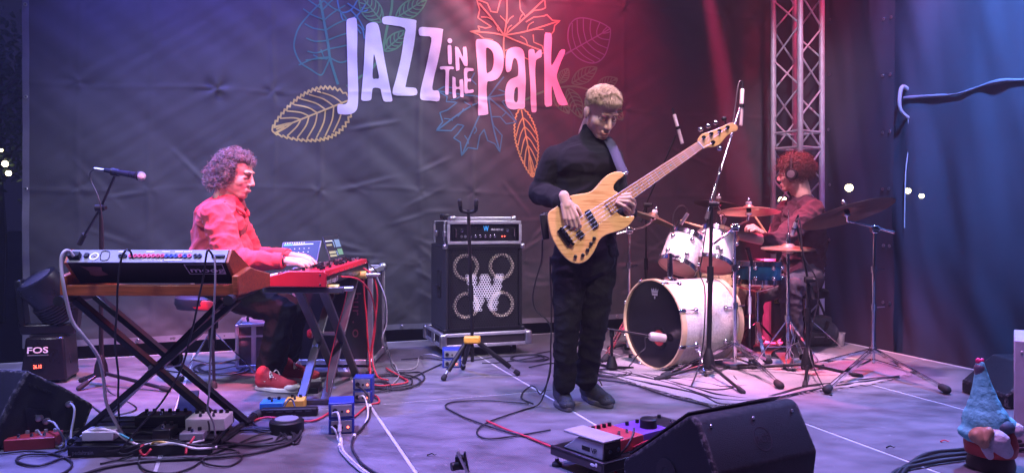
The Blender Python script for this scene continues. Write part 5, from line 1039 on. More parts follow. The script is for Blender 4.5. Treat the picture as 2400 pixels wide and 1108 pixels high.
# kick mic on a low boom
kb_ = F(1434, 870); km = thing('microphone_stand', 'low black stand with a boom reaching the bass drum front', 'microphone stand', kb_)
obj('pole', MB().cyl((kb_.x, kb_.y, .03), P(1434, 786, kb_.y), .010), BLACKM, km); obj('hub', MB().lathe([(.034, -.03), (.04, -.02), (.02, .05)], V((kb_.x, kb_.y, .05)), Z, 14), BLACK, km); obj('boom', MB().cyl(P(1412, 768, kb_.y), P(1520, 786, 4.92), .007), BLACKM, km); obj('swivel', MB().cap(P(1434, 786, kb_.y), P(1434, 774, kb_.y), .016), BLACK, km)
for q in (F(1484, 866), F(1392, 856), F(1425, 850)): obj('leg', MB().cyl((kb_.x, kb_.y, .03), q+Z*.012, .009), BLACKM, km)
kk = thing('kick_microphone', 'pale blunt microphone at the bass drum port', 'microphone', P(1540, 790, 4.94)); a, b = P(1522, 787, 4.93), P(1558, 792, 4.96); obj('body', MB().lathe([(.018, 0), (.028, .012), (.03, .05), (.026, (b-a).length), (.008, (b-a).length+.008)], a, b-a, 18), mat('kick_mic_grey', (.62, .58, .55), .4, .3), kk); obj('grille', MB().lathe([(.0265, 0), (.0265, .006)], b, b-a, 18), BLACKM, kk)
tag(obj('cable', MB().tube(smoothpts([P(1522, 788, 4.93), P(1512, 792, 4.92), P(1512, 815, 4.92), P(1495, 830, 4.92), F(1470, 862, .006), F(1440, 872, .006), F(1400, 868, .006)], 6), .004, 6), CABLE), 'thin cable hanging from the bass drum microphone boom', 'cable')
# tom mics clipped to the rims
for (lb, a, b, cc) in (('small clip microphone with looped cable on the pearl tom', (1594, 528), (1612, 500), [(1612, 497), (1606, 484), (1590, 484), (1578, 505), (1580, 530), (1588, 540)]), ('small clip microphone on the white tom rim behind overhead stand', (1690, 535), (1700, 510), [(1700, 506), (1690, 500), (1678, 520), (1680, 555)])):
    a, b = P(*a, 5.4), P(*b, 5.38); t = thing('clip_microphone', lb, 'microphone', a); obj('body', MB().cyl(b, b.lerp(a, .9), .013), STEEL, t); obj('clip', MB().bar(a+V((-.05, 0, -.05)), a+V((-.01, 0, .03)), .02, .012), BLACK, t); obj('cable_loop', MB().tube(smoothpts([P(*q, 5.39) for q in cc], 5), .003, 5), CABLE, t)
sm = thing('clip_microphone', 'short microphone on a small stand over the snare head', 'microphone', P(1757, 590, 5.45)); obj('body', MB().cyl(P(1752, 582, 5.4), P(1760, 612, 5.45), .016), BLACKM, sm); obj('post', MB().cyl(P(1757, 612, 5.44), P(1757, 770, 5.2), .007), STEEL, sm); obj('clutch', MB().cyl(P(1757, 695, 5.3), P(1757, 735, 5.25), .012), SILVER, sm); obj('base', MB().lathe([(.09, 0), (.09, .012), (.03, .02)], F(1757, 862), Z, 20), BLACKM, sm); obj('post', MB().cyl(P(1757, 770, 5.2), F(1757, 862), .008), BLACKM, sm)

# ---------------------------------------------------------------- things behind the kit
bc = thing('road_case', 'black hinged road case standing behind the hi-hat', 'road case', P(1835, 800, 6.15)); T = STG(V((P(1808, 700, 6.2).x, 6.2, 0)))
obj('case_body', MB(T).box((.15, .15, .29), (.30, .30, .56)), mat('case_black_b', (.010, .009, .012), .5), bc)
for x in (0, .30): obj('edge_profile', MB(T).box((x, 0, .29), (.03, .03, .57)), BLACKM, bc, bevel=.003)
obj('hinge', MB(T).box((.05, -.004, .34), (.05, .006, .06)), GOLD, bc)
wb = thing('small_amplifier', 'small pale box with black mesh behind the snare drum', 'amplifier', P(1795, 610, 6.4)); qa = P(1795, 610, 6.4); obj('housing', MB().box((qa.x, qa.y, .33), (.15, .2, .66)), BLACK, wb, bevel=.005); obj('front', MB().box((qa.x, qa.y-.102, .62), (.09, .006, .09)), WHITE, wb)
gq = F(1912, 812); gb = thing('gig_bag', 'grey soft shoulder bag slumped on the deck edge behind the drummer', 'bag', gq); bgm = mat('bag_nylon', (.075, .08, .09), .8, bump=.6, bs=60)
T = frame(gq, (.98, .1, 0), (-.1, .98, 0), Z); mb = MB(T); mb.cap((-.12, .06, .1), (.11, .06, .1), .1, .1); mb.box((0, .06, .12), (.27, .13, .23)); o = obj('bag_body', mb, bgm, gb, smooth=180); r_ = o.modifiers.new('r', 'REMESH'); r_.mode = 'VOXEL'; r_.voxel_size = .012; s_ = o.modifiers.new('s', 'SMOOTH'); s_.iterations = 8
obj('handle', MB(T).tube(smoothpts([(-.08, -.02, .2), (-.06, -.03, .14), (.05, -.03, .13), (.09, -.02, .2)], 5), .014, 8), mat('bag_strap', (.03, .03, .035), .8), gb); obj('shoulder_strap', MB(T).tube(smoothpts([(-.1, .06, .22), (-.06, .05, .36), (.02, .06, .40), (.08, .06, .3), (.11, .06, .22)], 5), .009, 6), mat('bag_strap2', (.03, .03, .035), .8), gb); obj('print_line', MB(T).box((.01, -.040, .082), (.085, .002, .010)), SILVER, gb, smooth=0); obj('logo_ring', ring(T @ V((.085, -.035, .082)), .014, .005, T.to_3x3() @ V((1, 0, 0)), Z, d=.006), SILVER, gb)
pcq = F(1968, 809); cu = thing('paper_cup', 'white paper cup standing on the deck behind the drummer', 'cup', pcq); obj('cup_wall', MB().lathe([(.028, 0), (.030, .002), (.041, .098), (.039, .098), (.028, .006)], pcq, Z, 26, False), WHITE, cu); obj('rim', MB().lathe([(.040, .096), (.0435, .098), (.0435, .102), (.039, .102), (.040, .096)], pcq, Z, 26, False), WHITE, cu); obj('cup_base', MB().lathe([(.028, .003), (.028, .005)], pcq, Z, 26), WHITE, cu)

# ---------------------------------------------------------------- garden gnome and pale box at the edge
gq = F(2322, 1096); gn = thing('garden_gnome', 'garden gnome figure with tall pale blue hat at the stage edge', 'gnome', gq); gs_ = gq.y/FPX
gx = lambda x, y, dy=0: P(x, y, gq.y+dy)
gred = mat('gnome_red', (.40, .03, .03), .5); gbl = mat('gnome_hat', (.12, .50, .55), .75, bump=.9, bs=45, var=.18, vs=20); gsk = mat('gnome_face', (.42, .25, .15), .5, var=.2); gbe = mat('gnome_beard', (.5, .5, .55), .7, bump=.9, bs=60); gdk = mat('gnome_base', (.03, .015, .015), .5)
cz = gq
obj('base', MB().lathe([(.02, 0), (.085, .002), (.088, .02), (.08, .055), (.075, .07)], cz, Z, 26), gdk, gn)
def rem(o, vx=.006, it=4):
    a = o.modifiers.new('r', 'REMESH'); a.mode = 'VOXEL'; a.voxel_size = vx; a.use_smooth_shade = True; b = o.modifiers.new('s', 'SMOOTH'); b.iterations = it; return o
mb = MB(); mb.lathe([(.03, .05), (.092, .06), (.098, .10), (.085, .15), (.06, .2), (.02, .22)], cz, Z, 26); rem(obj('coat', mb, gred, gn, smooth=180))
mb = MB(); hp = [(gx(2312, 1010), .088), (gx(2310, 985), .086), (gx(2307, 955), .064), (gx(2305, 925), .047), (gx(2302, 898), .034), (gx(2299, 870), .023), (gx(2297, 852), .017)]
for (a, ra), (b, rb2) in zip(hp[:-1], hp[1:]): mb.cap(a, b, ra, rb2)
mb.ell(gx(2275, 1012), (.045, .06, .03)); mb.ell(gx(2352, 996), (.05, .06, .04))
rem(obj('hat', mb, gbl, gn, smooth=180), .006, 6)
obj('hat_tip', MB().cap(gx(2296, 862), gx(2298, 878), .021, .021), mat('tip_tape', (.10, .09, .13), .3), gn); mb = MB(); mb.cap(gx(2293, 845), gx(2298, 858), .012, .012).cap(gx(2302, 843), gx(2299, 858), .008, .010); rem(obj('tip_ribbon', mb, mat('tip_pink', (.7, .03, .16), .5), gn, smooth=180), .004, 2)
mb = MB(); mb.ell(gx(2300, 1020, -.085), (.05, .03, .035)); mb.cap(gx(2288, 1018, -.1), gx(2294, 1030, -.105), .02).cap(gx(2316, 1012, -.1), gx(2310, 1030, -.108), .022, .016).ell(gx(2306, 1038, -.105), (.02, .018, .022)); rem(obj('face', mb, gsk, gn, smooth=180), .004, 3)
mb = MB(); mb.cap(gx(2335, 1030, -.09), gx(2352, 1055, -.07), .042, .035).cap(gx(2312, 1050, -.1), gx(2320, 1068, -.095), .02, .015).ell(gx(2350, 1030, -.1), (.028, .026, .026)); rem(obj('beard', mb, gbe, gn, smooth=180), .005, 4)
mb = MB(); mb.ell(gx(2378, 1006, -.03), (.035, .035, .03)); mb.ell(gx(2365, 1012, -.03), (.03, .03, .028)); rem(obj('hand', mb, gbe, gn, smooth=180), .005, 3); mb = MB(); mb.ell(gx(2352, 1000, -.06), (.042, .04, .028)); rem(obj('arm', mb, mat('gnome_dark', (.03, .06, .09), .6), gn, smooth=180), .005, 3)
wq = P(2376, 1050, 3.45); pb2 = thing('pale_column', 'pale grey tall box cut by the picture edge behind the gnome', 'box', (wq.x+.2, 3.7, 0)); zt2 = P(2376, 797, 3.45).z; TW = frame((wq.x, 3.45, 0), (.84, -.55, 0), (.55, .84, 0), Z); obj('cover', MB(TW).box((.22, .2, zt2/2), (.44, .40, zt2)), mat('pale_cover', (.42, .40, .46), .6), pb2, bevel=.006); obj('rivet', MB(TW).ell((.03, -.001, zt2-.05), (.006, .004, .006), n=8, m=6), WHITE, pb2)
nb = P(2352, 930, 4.1); bb2 = thing('floor_monitor', 'black floor monitor mostly hidden behind the gnome and pale box', 'monitor', (nb.x+.2, 4.2, 0)); obj('cabinet', MB().prism([(nb.x-.02, 4.05, 0), (nb.x-.02, 4.05, .07), (nb.x+.16, 4.05, .22), (nb.x+.55, 4.05, .22), (nb.x+.55, 4.05, 0)], (0, .4, 0)), TOLEX, bb2, bevel=.01)
print('drums done')
# ================================================================ people
def bake(mb, vox, it=4, fold=0, fs=(7, 7, 14), seed=0, mask=None):
    me = mb.mesh('tmp'); o = bpy.data.objects.new('tmp', me); COL.objects.link(o)
    r = o.modifiers.new('r', 'REMESH'); r.mode = 'VOXEL'; r.voxel_size = vox
    if it: s = o.modifiers.new('s', 'SMOOTH'); s.factor = .5; s.iterations = it
    dg = bpy.context.evaluated_depsgraph_get(); out = bpy.data.meshes.new_from_object(o.evaluated_get(dg)); bpy.data.objects.remove(o)
    if fold:
        nr = [v.normal.copy() for v in out.vertices]
        for v, n in zip(out.vertices, nr):
            p = v.co; q = V((p.x*fs[0], p.y*fs[1], p.z*fs[2]))+V((seed, seed*2, 0)); w1 = V((NZ.noise(p*4), NZ.noise(p*4+V((9, 0, 0))), NZ.noise(p*4+V((0, 9, 0)))))*1.1
            a = 1-abs(NZ.noise(q+w1)); b = 1-abs(NZ.noise(q*2.1+w1+V((4, 4, 4)))); k = mask(p) if mask else 1
            v.co = p+n*fold*k*((a**3-.45)+.6*(b**3-.45)+.25*NZ.noise(p*6+V((seed, 0, 0))))
    return out
def joinmesh(name, meshes):
    bm = bmesh.new()
    for m in meshes: bm.from_mesh(m)
    out = bpy.data.meshes.new(name); bm.to_mesh(out); bm.free(); return out
def headframe(c, fwd, roll_up=Z):
    f = V(fwd).normalized(); x = f.cross(V(roll_up)).normalized(); u = x.cross(f); return frame(c, x, f, u)
def head(mb, T, s=1.0):
    old = mb.T; mb.T = T @ MX.Scale(s, 4)
    mb.ell((0, -.012, .040), (.076, .097, .090), n=28, m=18); mb.ell((0, .024, -.036), (.0645, .068, .080), n=28, m=18); mb.ell((0, .045, -.070), (.046, .046, .042), n=20, m=14)
    mb.ell((0, .066, -.098), (.027, .024, .020)); mb.cap((-.040, .005, -.066), (-.016, .060, -.096), .024, .021); mb.cap((.040, .005, -.066), (.016, .060, -.096), .024, .021)
    mb.cap((0, .090, .018), (0, .112, -.030), .008, .0125); mb.ell((-.011, .102, -.036), (.009, .010, .008)); mb.ell((.011, .102, -.036), (.009, .010, .008))
    mb.ell((0, .083, .030), (.05, .016, .012)); 
    for k in (-1, 1):
        mb.ell((.034*k, .048, -.026), (.032, .034, .036)); mb.ell((.031*k, .078, .003), (.015, .011, .009)); mb.ell((.078*k, -.006, -.008), (.008, .022, .034)); mb.ell((.083*k, -.012, -.002), (.006, .018, .024))
    mb.ell((0, .092, -.064), (.024, .011, .006)); mb.ell((0, .090, -.075), (.021, .011, .0065))
    mb.cap((0, -.03, -.05), (0, -.045, -.15), .058, .060); mb.T = old
def face_parts(T, s, root, lipm, browm):
    T = T @ MX.Scale(s, 4)
    for k in (-1, 1):
        obj('eyelash', MB(T).tube([(.017*k, .0905, -.002), (.031*k, .0935, -.006), (.046*k, .087, -.001)], .0022, 5), browm, root); obj('eyebrow', MB(T).tube([(.012*k, .0975, .027), (.03*k, .0955, .032), (.05*k, .079, .026)], .0034, 6, rf=lambda t: 1-.5*t), browm, root)
    obj('lips', MB(T).tube([(-.023, .0945, -.069), (-.008, .1035, -.0685), (.008, .1035, -.0685), (.023, .0945, -.069)], .0035, 6, rf=lambda t: .5+2*t*(1-t)), lipm, root)
def scalp_pt(th, ph, k=1.0):
    return V((.079*k*math.sin(th)*math.cos(ph), -.012+.101*k*math.sin(th)*math.sin(ph), .040+.094*k*math.cos(th)))
def on_scalp(p, low=-.05, front=.075):
    side = -.05 if low < -.08 else .018; w_ = .010*NZ.noise(p*60)
    if p.y > .035: return p.z > front+w_-.25*max(0, p.y-.075)
    if p.y > -.02: return p.z > side+w_+(p.y+.02)*1.1
    return p.z > low
def scalp_cap(T, s, root, m, low, front, k=1.03):
    T = T @ MX.Scale(s, 4); mb = MB(T); n, mm = 48, 30; vs = []; idx = {}
    for j in range(mm+1):
        for i in range(n): vs.append(scalp_pt(math.pi*j/mm, 2*math.pi*i/n, k))
    fs = []
    for j in range(mm):
        for i in range(n):
            q = (j*n+i, j*n+(i+1) % n, (j+1)*n+(i+1) % n, (j+1)*n+i); c = sum((vs[x] for x in q), V())/4
            if on_scalp(c, low, front): fs.append(q)
    used = sorted({i for q in fs for i in q}); re = {u: i for i, u in enumerate(used)}; mb.add([vs[u] for u in used], [tuple(re[i] for i in q) for q in fs]); return mb
def curls(T, s, n, low, front, seed, L=(.04, .07), cr=(.008, .013), tr=.0036):
    rnd = random.Random(seed); mb = MB(T @ MX.Scale(s, 4)); c = 0
    while c < n:
        th, ph = math.acos(rnd.uniform(-.6, 1)), rnd.uniform(0, 6.283); p = scalp_pt(th, ph, rnd.uniform(1.0, 1.07))
        if not on_scalp(p, low, front): continue
        c += 1; nr = (p-V((0, -.012, .04))).normalized(); a = (nr*rnd.uniform(.35, .9)+V((rnd.uniform(-.6, .6), rnd.uniform(-.7, .5), rnd.uniform(-.9, .35)))).normalized()
        b = a.orthogonal().normalized(); d = a.cross(b); l = rnd.uniform(*L); r = rnd.uniform(*cr); tn = rnd.uniform(1.2, 2.4); ph0 = rnd.uniform(0, 6.28); pts = []
        for k in range(15):
            t = k/14; an = ph0+t*tn*6.283; pts.append(p+a*(l*t)+(b*math.cos(an)+d*math.sin(an))*r*(.5+.8*t)-V((0, 0, .012*t*t)))
        mb.tube(pts, tr, 3, rf=lambda t: 1.1-.6*t)
    return mb
def strands(T, s, n, low, front, seed, top=.046, side=.010):
    rnd = random.Random(seed); mb = MB(T @ MX.Scale(s, 4)); c = 0
    while c < n:
        th, ph = math.acos(rnd.uniform(-.5, 1)), rnd.uniform(0, 6.283); p = scalp_pt(th, ph, 1.005)
        if not on_scalp(p, low, front): continue
        c += 1; nr = (p-V((0, -.012, .04))).normalized(); f = max(0, min(1, (p.z-.06)/.045)); l = (side+(top-side)*f)*rnd.uniform(.55, 1.45)
        d = (nr*(.22+.25*rnd.random())+V((rnd.uniform(-.22, .22)+.22*f, .85*f+.05, -.5*(1-f)-.35*f*(p.y > .03)))).normalized(); e = p+d*l*.55+nr*l*.1; g = p+d*l-Z*l*.25*f+V((rnd.uniform(-.003, .003), .006*f, 0))
        w_ = .0007; x = d.orthogonal().normalized()*w_; y = d.cross(x)
        mb.add([p+x, p-x*.5+y*.87, p-x*.5-y*.87, e+x*.9, e-x*.45+y*.8, e-x*.45-y*.8, g], [(0, 1, 4, 3), (1, 2, 5, 4), (2, 0, 3, 5), (3, 4, 6), (4, 5, 6), (5, 3, 6)])
    return mb
def fingers(mb, chains, r=.0085):
    for ch in chains:
        n = len(ch)-1
        for i in range(n): mb.cap(ch[i], ch[i+1], r*(1.12-.12*i), r*(1.0-.12*i), n=10)
def hand(mb, wrist, dirv, back, thumb, curl=(.5, .5, .4), spread=.0, s=1.0):
    d = V(dirv).normalized(); b = V(back); b = (b-d*b.dot(d)).normalized(); x = V(thumb); x = (x-d*x.dot(d)-b*x.dot(b)).normalized(); w_ = V(wrist)
    Q = lambda u, v, t: w_+(x*u+d*v+b*t)*s
    kn = [(.030, .086), (.010, .092), (-.010, .088), (-.029, .078)]; ln = [(.043, .027, .021), (.048, .030, .022), (.044, .028, .021), (.034, .021, .018)]
    mb.cap(Q(0, -.03, 0), Q(0, .02, 0), .026*s, .027*s, sq=(b, .72))
    for i, (u, v) in enumerate(kn):
        mb.cap(Q(u*.55, .012, 0), Q(u, v, .002), .016*s, .0115*s); p = Q(u, v, .002); dd = (d+x*(u*spread*8)).normalized(); an = 0; ch = [p]
        for j in range(3):
            an += curl[j]*(1+.10*(i-1.5)); q = ch[-1]+(dd*math.cos(an)-b*math.sin(an))*ln[i][j]*s; ch.append(q)
        fingers(mb, [ch], .0088*s)
    fingers(mb, [[Q(.018, .015, -.006), Q(.044, .045, -.016), Q(.052, .075, -.024), Q(.050, .098, -.032)]], .0105*s)
def shoe(root, heel, toe, upm, solem, capm, lacem, L=None, w_=.05, ankle=None, capname='toe_cap'):
    heel, toe = V(heel), V(toe); heel.z = toe.z = 0; f = (toe-heel); L = L or f.length; f.normalize(); x = f.cross(Z); T = frame(heel, x, f, Z)
    so = []
    for k in range(28):
        a = 2*math.pi*k/28; yy = math.sin(a); xx = math.cos(a); wl = w_*(.78 if yy < 0 else 1.0); so.append((xx*wl*(1-.12*abs(yy)), L*.5+yy*L*.5, 0))
    s_ = MB(T).prism([V(p)+Z*.002 for p in so], (0, 0, .026)); mb = MB(T)
    mb.cap((0, .045, .055), (0, .055, .10), .040, .043); mb.cap((0, .055, .05), (0, L*.62, .045), .042, .040); mb.cap((0, L*.55, .042), (0, L-.048, .036), .043, .036); mb.cap((0, .07, .085), (0, L*.55, .06), .036, .034)
    sh = obj('shoe', bake(mb, .007, 3), upm, root, smooth=180); obj('sole', s_, solem, sh, bevel=.006)
    if capm: 
        c = MB(T); c.ell((0, L-.052, .032), (.043, .052, .028)); obj(capname, c, capm, sh)
    for i in range(5):
        y = L*.40+i*L*.055; z = .098-i*.0075; obj('lace', MB(T).tube([(-.028, y-.004, z-.006), (-.01, y, z+.003), (.01, y+.004, z+.003), (.028, y+.006, z-.006)], .0042, 6), lacem, sh)
    obj('lace', MB(T).tube(smoothpts([(0, L*.4, .1), (.03, L*.42, .118), (.045, L*.45, .085), (.02, L*.44, .095), (0, L*.4, .1), (-.03, L*.42, .116), (-.045, L*.46, .085)], 4), .0035, 5), lacem, sh)
    return sh
LIP = mat('lips', (.42, .17, .15), .5, var=0); BROWD = mat('dark_brow', (.05, .035, .03), .8, var=0); BROWB = mat('blond_brow', (.22, .13, .09), .8, var=0)

# ---------------------------------------------------------------- bass player
bp_root = thing('person', 'bass player in black turtleneck and trousers looking down at the guitar', 'person', (.38, 4.05, 0))
HT = headframe(P(1409, 262, 4.00), (.34, -.74, -.58), (-.05, 0, 1))
mb = MB(); head(mb, HT, 1.04); nb_ = P(1388, 322, 4.08); mb.cap(P(1398, 295, 4.06), nb_, .056, .062)
mb.cap(P(1374, 390, 4.08), P(1372, 575, 4.06), .13, .12, sq=((0, 1, 0), .75))
rs, re_, rw = P(1304, 374, 4.06), P(1268, 452, 4.13), P(1326, 474, 3.80); ls, le_, lw = P(1432, 370, 4.10), P(1452, 492, 4.14), P(1478, 500, 3.92)
mb.cap(rs, re_, .045, .04).cap(re_, rw, .04, .027).cap(ls, le_, .045, .04).cap(le_, lw, .04, .027).cap(nb_, rs, .05, .05).cap(nb_, ls, .05, .05)
lh1, lk1, la1 = P(1334, 610, 4.06), P(1330, 745, 4.04), P(1322, 905, 4.08); lh2, lk2, la2 = P(1406, 610, 4.08), P(1394, 745, 4.10), P(1374, 900, 4.20)
for h, k, a in ((lh1, lk1, la1), (lh2, lk2, la2)): mb.cap(h, k, .07, .05).cap(k, a, .05, .035)
bod = bake(mb, .0042, 7)
hm_ = MB(); GY = 3.815
hand(hm_, P(1326, 472, 3.792), (.30, -.02, -.92), (-.10, -1, .05), (.95, 0, .3), (.35, .75, .5), .05)
kn = [((1478, 488, 3.90), (1481, 460, 3.835), (1474, 455, 3.790), (1458, 457, 3.790)), ((1482, 492, 3.90), (1487, 470, 3.83), (1476, 463, 3.785), (1452, 464, 3.790)), ((1480, 496, 3.90), (1485, 481, 3.83), (1473, 472, 3.785), (1448, 470, 3.790)), ((1474, 500, 3.90), (1475, 492, 3.83), (1464, 483, 3.787), (1445, 474, 3.790))]
for ch in kn: fingers(hm_, [[P(*q) for q in ch]], .0098)
hm_.cap(lw, P(1474, 492, 3.89), .028, .03).cap(P(1474, 492, 3.89), P(1480, 478, 3.87), .03, .026).cap(P(1478, 485, 3.89), P(1440, 470, 3.90), .014, .011)
obj('body', joinmesh('body', [bod, bake(hm_, .0032, 2)]), SKIN, bp_root, smooth=180); face_parts(HT, 1.04, bp_root, LIP, BROWB)
KNIT = mat('black_knit', (.0075, .007, .009), .9, bump=.5, bs=420, sheen=.03, spec=.2)
mb = MB(); mb.cap(P(1376, 395, 4.08), P(1374, 520, 4.07), .178, .168, sq=((0, 1, 0), .70)); mb.cap(P(1374, 520, 4.07), P(1372, 592, 4.06), .165, .165, sq=((0, 1, 0), .74))
mb.cap(rs, re_, .074, .068).cap(re_, rw+(re_-rw).normalized()*.03, .066, .043).cap(ls, le_, .068, .062).cap(le_, lw+(le_-lw).normalized()*.0, .060, .040)
mb.cap(nb_+Z*-.03, rs, .07, .066).cap(nb_+Z*-.03, ls, .07, .064).cap(P(1394, 308, 4.07), P(1386, 335, 4.08), .068, .078); mb.cap(P(1345, 380, 4.03), P(1420, 385, 4.03), .10, .10)
obj('turtleneck', bake(mb, .008, 4, .009, (4, 4, 8), 2), KNIT, bp_root, smooth=180)
mb = MB(); mb.cap(P(1340, 590, 4.06), P(1402, 590, 4.07), .105, .105); mb.cap(P(1345, 625, 4.06), P(1398, 625, 4.07), .09, .09)
for h, k, a, r3 in ((lh1, lk1, P(1323, 897, 4.08), .056), (lh2, lk2, P(1373, 888, 4.19), .060)): mb.cap(h, k, .095, .070).cap(k, a, .070, r3)
mb.T = None; obj('trousers', bake(mb, .009, 4, .012, (6, 6, 9), 5), DENIM, bp_root, smooth=180)
HAIRB = mat('blond_hair', (.60, .47, .27), .45, var=.35, vs=60); obj('hair', strands(HT, 1.0, 11000, -.03, .082, 3), HAIRB, bp_root, smooth=180)
obj('scalp_stubble', scalp_cap(HT, 1.04, bp_root, None, -.045, .080, 1.012), mat('blond_stubble', (.50, .34, .25), .7, bump=.6, bs=500), bp_root, smooth=180)
bt_ = MB(HT @ MX.Scale(1.04, 4)); bt_.ell((0, .074, -.104), (.026, .020, .011)); obj('beard', bake(bt_, .004, 2), mat('beard_brown', (.30, .17, .12), .8, bump=.8, bs=300), bp_root, smooth=180)
eb = HT @ V((-.086, 0, -.005)); obj('ear_monitor', MB().cap(eb, eb+V((-.006, -.004, 0)), .010, .008), WHITE, bp_root)
SHB = mat('black_trainer', (.016, .015, .022), .6, bump=.6, bs=160); SHS = mat('dark_sole', (.06, .056, .07), .7)
shoe(bp_root, F(1308, 936), F(1337, 970), SHB, SHS, SHB, CABLE, .285, .055); shoe(bp_root, F(1364, 930), F(1432, 957), SHB, SHS, SHB, CABLE, .30, .055)

# ---------------------------------------------------------------- bass guitar
c6 = lambda x, y: (1260+x/4.26, 380+y/4.26); c5 = lambda x, y: (1200+x/2.261, 170+y/2.261)
def g3(q, k=0): return P(q[0], q[1], GY+k)
bg_ = thing('bass_guitar', 'five string bass guitar with flamed amber body held by the player', 'bass guitar', g3((1400, 540)))
FL = mat('flamed_maple', (.70, .40, .15), .28, coat=.5, var=0)
nt = FL.node_tree; N = nt.nodes; Lk = nt.links; tcn = N.new('ShaderNodeTexCoord'); mpn = N.new('ShaderNodeMapping'); mpn.inputs['Rotation'].default_value = (0, R(-33), 0); mpn.inputs['Scale'].default_value = (4, 4, 55); Lk.new(tcn.outputs['Object'], mpn.inputs[0]); mpn.inputs['Rotation'].default_value = (0, R(57), 0)
nz = N.new('ShaderNodeTexNoise'); nz.inputs['Scale'].default_value = 2.2; nz.inputs['Detail'].default_value = 3; Lk.new(mpn.outputs[0], nz.inputs['Vector']); crp = N.new('ShaderNodeValToRGB'); crp.color_ramp.elements[0].position = .32; crp.color_ramp.elements[0].color = (.52, .25, .08, 1); crp.color_ramp.elements[1].position = .52; crp.color_ramp.elements[1].color = (.72, .41, .16, 1); Lk.new(nz.outputs['Fac'], crp.inputs[0]); Lk.new(crp.outputs[0], N['Principled BSDF'].inputs['Base Color'])
bo = [(865, 118), (838, 97), (785, 95), (722, 115), (662, 160), (612, 215), (570, 264), (530, 294), (470, 311), (400, 321), (330, 336), (250, 392), (180, 450), (122, 490), (104, 520), (102, 572), (115, 650), (140, 740), (180, 822), (230, 900), (290, 965), (342, 1000), (400, 1012), (460, 1000), (510, 965), (550, 915), (582, 858), (612, 790), (652, 745), (710, 716), (780, 696), (850, 672), (910, 632), (950, 585), (967, 552), (958, 536), (930, 535), (880, 543), (835, 532), (800, 505), (792, 470), (800, 420), (800, 340), (800, 302), (772, 288), (758, 262), (765, 225), (800, 182), (850, 145)]
outl = [g3((p.x, p.y)) for p in smoothpts([(*c6(x, y), 0) for x, y in bo], 3, True)]
obj('body', MB().prism(outl, (0, .042, 0)), FL, bg_, bevel=.007, seg=3)
NK = mat('maple_neck', (.62, .36, .13), .35, coat=.3, var=.1, stretch=(1, 1, 8)); FBm = mat('fretboard', (.44, .21, .06), .5, var=.12)
fb0, fb1, fb2, fb3 = c6(672, 398), c6(742, 512), c5(1015, 402), c5(985, 366)
obj('neck', MB().prism([g3(q, -.006) for q in (fb0, fb1, fb2, fb3)], (0, .026, 0)), NK, bg_, bevel=.006); fbo = obj('fretboard', MB().prism([g3(q, -.012) for q in (fb0, fb1, fb2, fb3)], (0, .0055, 0)), FBm, bg_, bevel=.001)
vmix = lambda a, b, t: (a[0]+(b[0]-a[0])*t, a[1]+(b[1]-a[1])*t)
for k in range(1, 21):
    t = 1-(1-2**(-k/12))/(1-2**(-21/12)); obj('fret', MB().cyl(g3(vmix(fb0, fb3, t), -.013), g3(vmix(fb1, fb2, t), -.0125), .0009, n=6), STEEL, fbo)
for k in (3, 5, 7, 9, 12, 15, 17): t = 1-(1-2**(-(k-.5)/12))/(1-2**(-21/12)); obj('inlay', MB().lathe([(.0045, 0), (.0045, .0006)], g3(vmix(vmix(fb0, fb3, t), vmix(fb1, fb2, t), .5), -.0122), (0, -1, 0), 12), mat('inlay_teal', (.1, .32, .28), .3, var=0) if k == 3 else bpy.data.materials['inlay_teal'], fbo)
hs = [(985, 366), (990, 348), (1010, 325), (1050, 312), (1110, 288), (1152, 268), (1176, 268), (1197, 288), (1192, 308), (1162, 320), (1132, 345), (1102, 380), (1068, 397), (1040, 396), (1015, 402)]
hso = [g3((p.x, p.y), -.004) for p in smoothpts([(*c5(x, y), 0) for x, y in hs], 3, True)]; obj('headstock', MB().prism(hso, (0, .016, 0)), NK, bg_, bevel=.003)
obj('nut', MB().cyl(g3(c5(984, 365), -.013), g3(c5(1016, 402), -.013), .0032, n=8), WHITE, bg_)
posts = [c5(1015, 345), c5(1055, 326), c5(1098, 310), c5(1141, 292), c5(1065, 370)]; kn_ = [c5(1000, 302), c5(1040, 284), c5(1080, 266), c5(1124, 246), c5(1100, 402)]
for i, (a, b) in enumerate(zip(posts, kn_)):
    tn_ = obj('tuner_post', MB().lathe([(.010, 0), (.010, .003), (.0055, .004), (.0055, .018), (.007, .02)], g3(a, -.004), (0, -1, 0), 14), CHROME, bg_); obj('tuner_shaft', MB().cyl(g3(a, .016), g3(b, .018), .004, n=8), CHROME, tn_); obj('tuner_key', MB().ell(g3(b, .018), (.014, .006, .012), n=12, m=8), BLACKM if i == 3 else CHROME, tn_)
brc = [c6(248, 638), c6(192, 690), c6(300, 845), c6(355, 790)]; br_o = obj('bridge', MB().prism([g3(q, -.001) for q in brc], (0, -.010, 0)), BLACKM, bg_, bevel=.002)
sb_ = [vmix(c6(240, 668), c6(345, 812), k/4+.0) for k in range(5)]; sn_ = [vmix(fb3, fb2, .14+.18*k) for k in range(5)]
for k in range(5):
    obj('saddle', MB().box(g3(sb_[k], -.016), (.022, .010, .012), MX.Rotation(R(30), 3, 'Y')), CHROME, br_o)
    e = posts[[0, 1, 2, 3, 4][k]] if k < 4 else posts[4]
    obj('string', MB().tube([g3(sb_[k], -.020), g3(sn_[k], -.017), g3(e, -.014)], (.0010-.0001*k), 5), STEEL, bg_)
for q0, q1 in ((c6(492, 482), c6(590, 650)), (c6(400, 690), c6(455, 745))):
    pk_ = obj('pickup', MB().bar(g3(q0, -.006), g3(q1, -.006), .018, .030, V((1, 0, .55))), BLACK, bg_, bevel=.005)
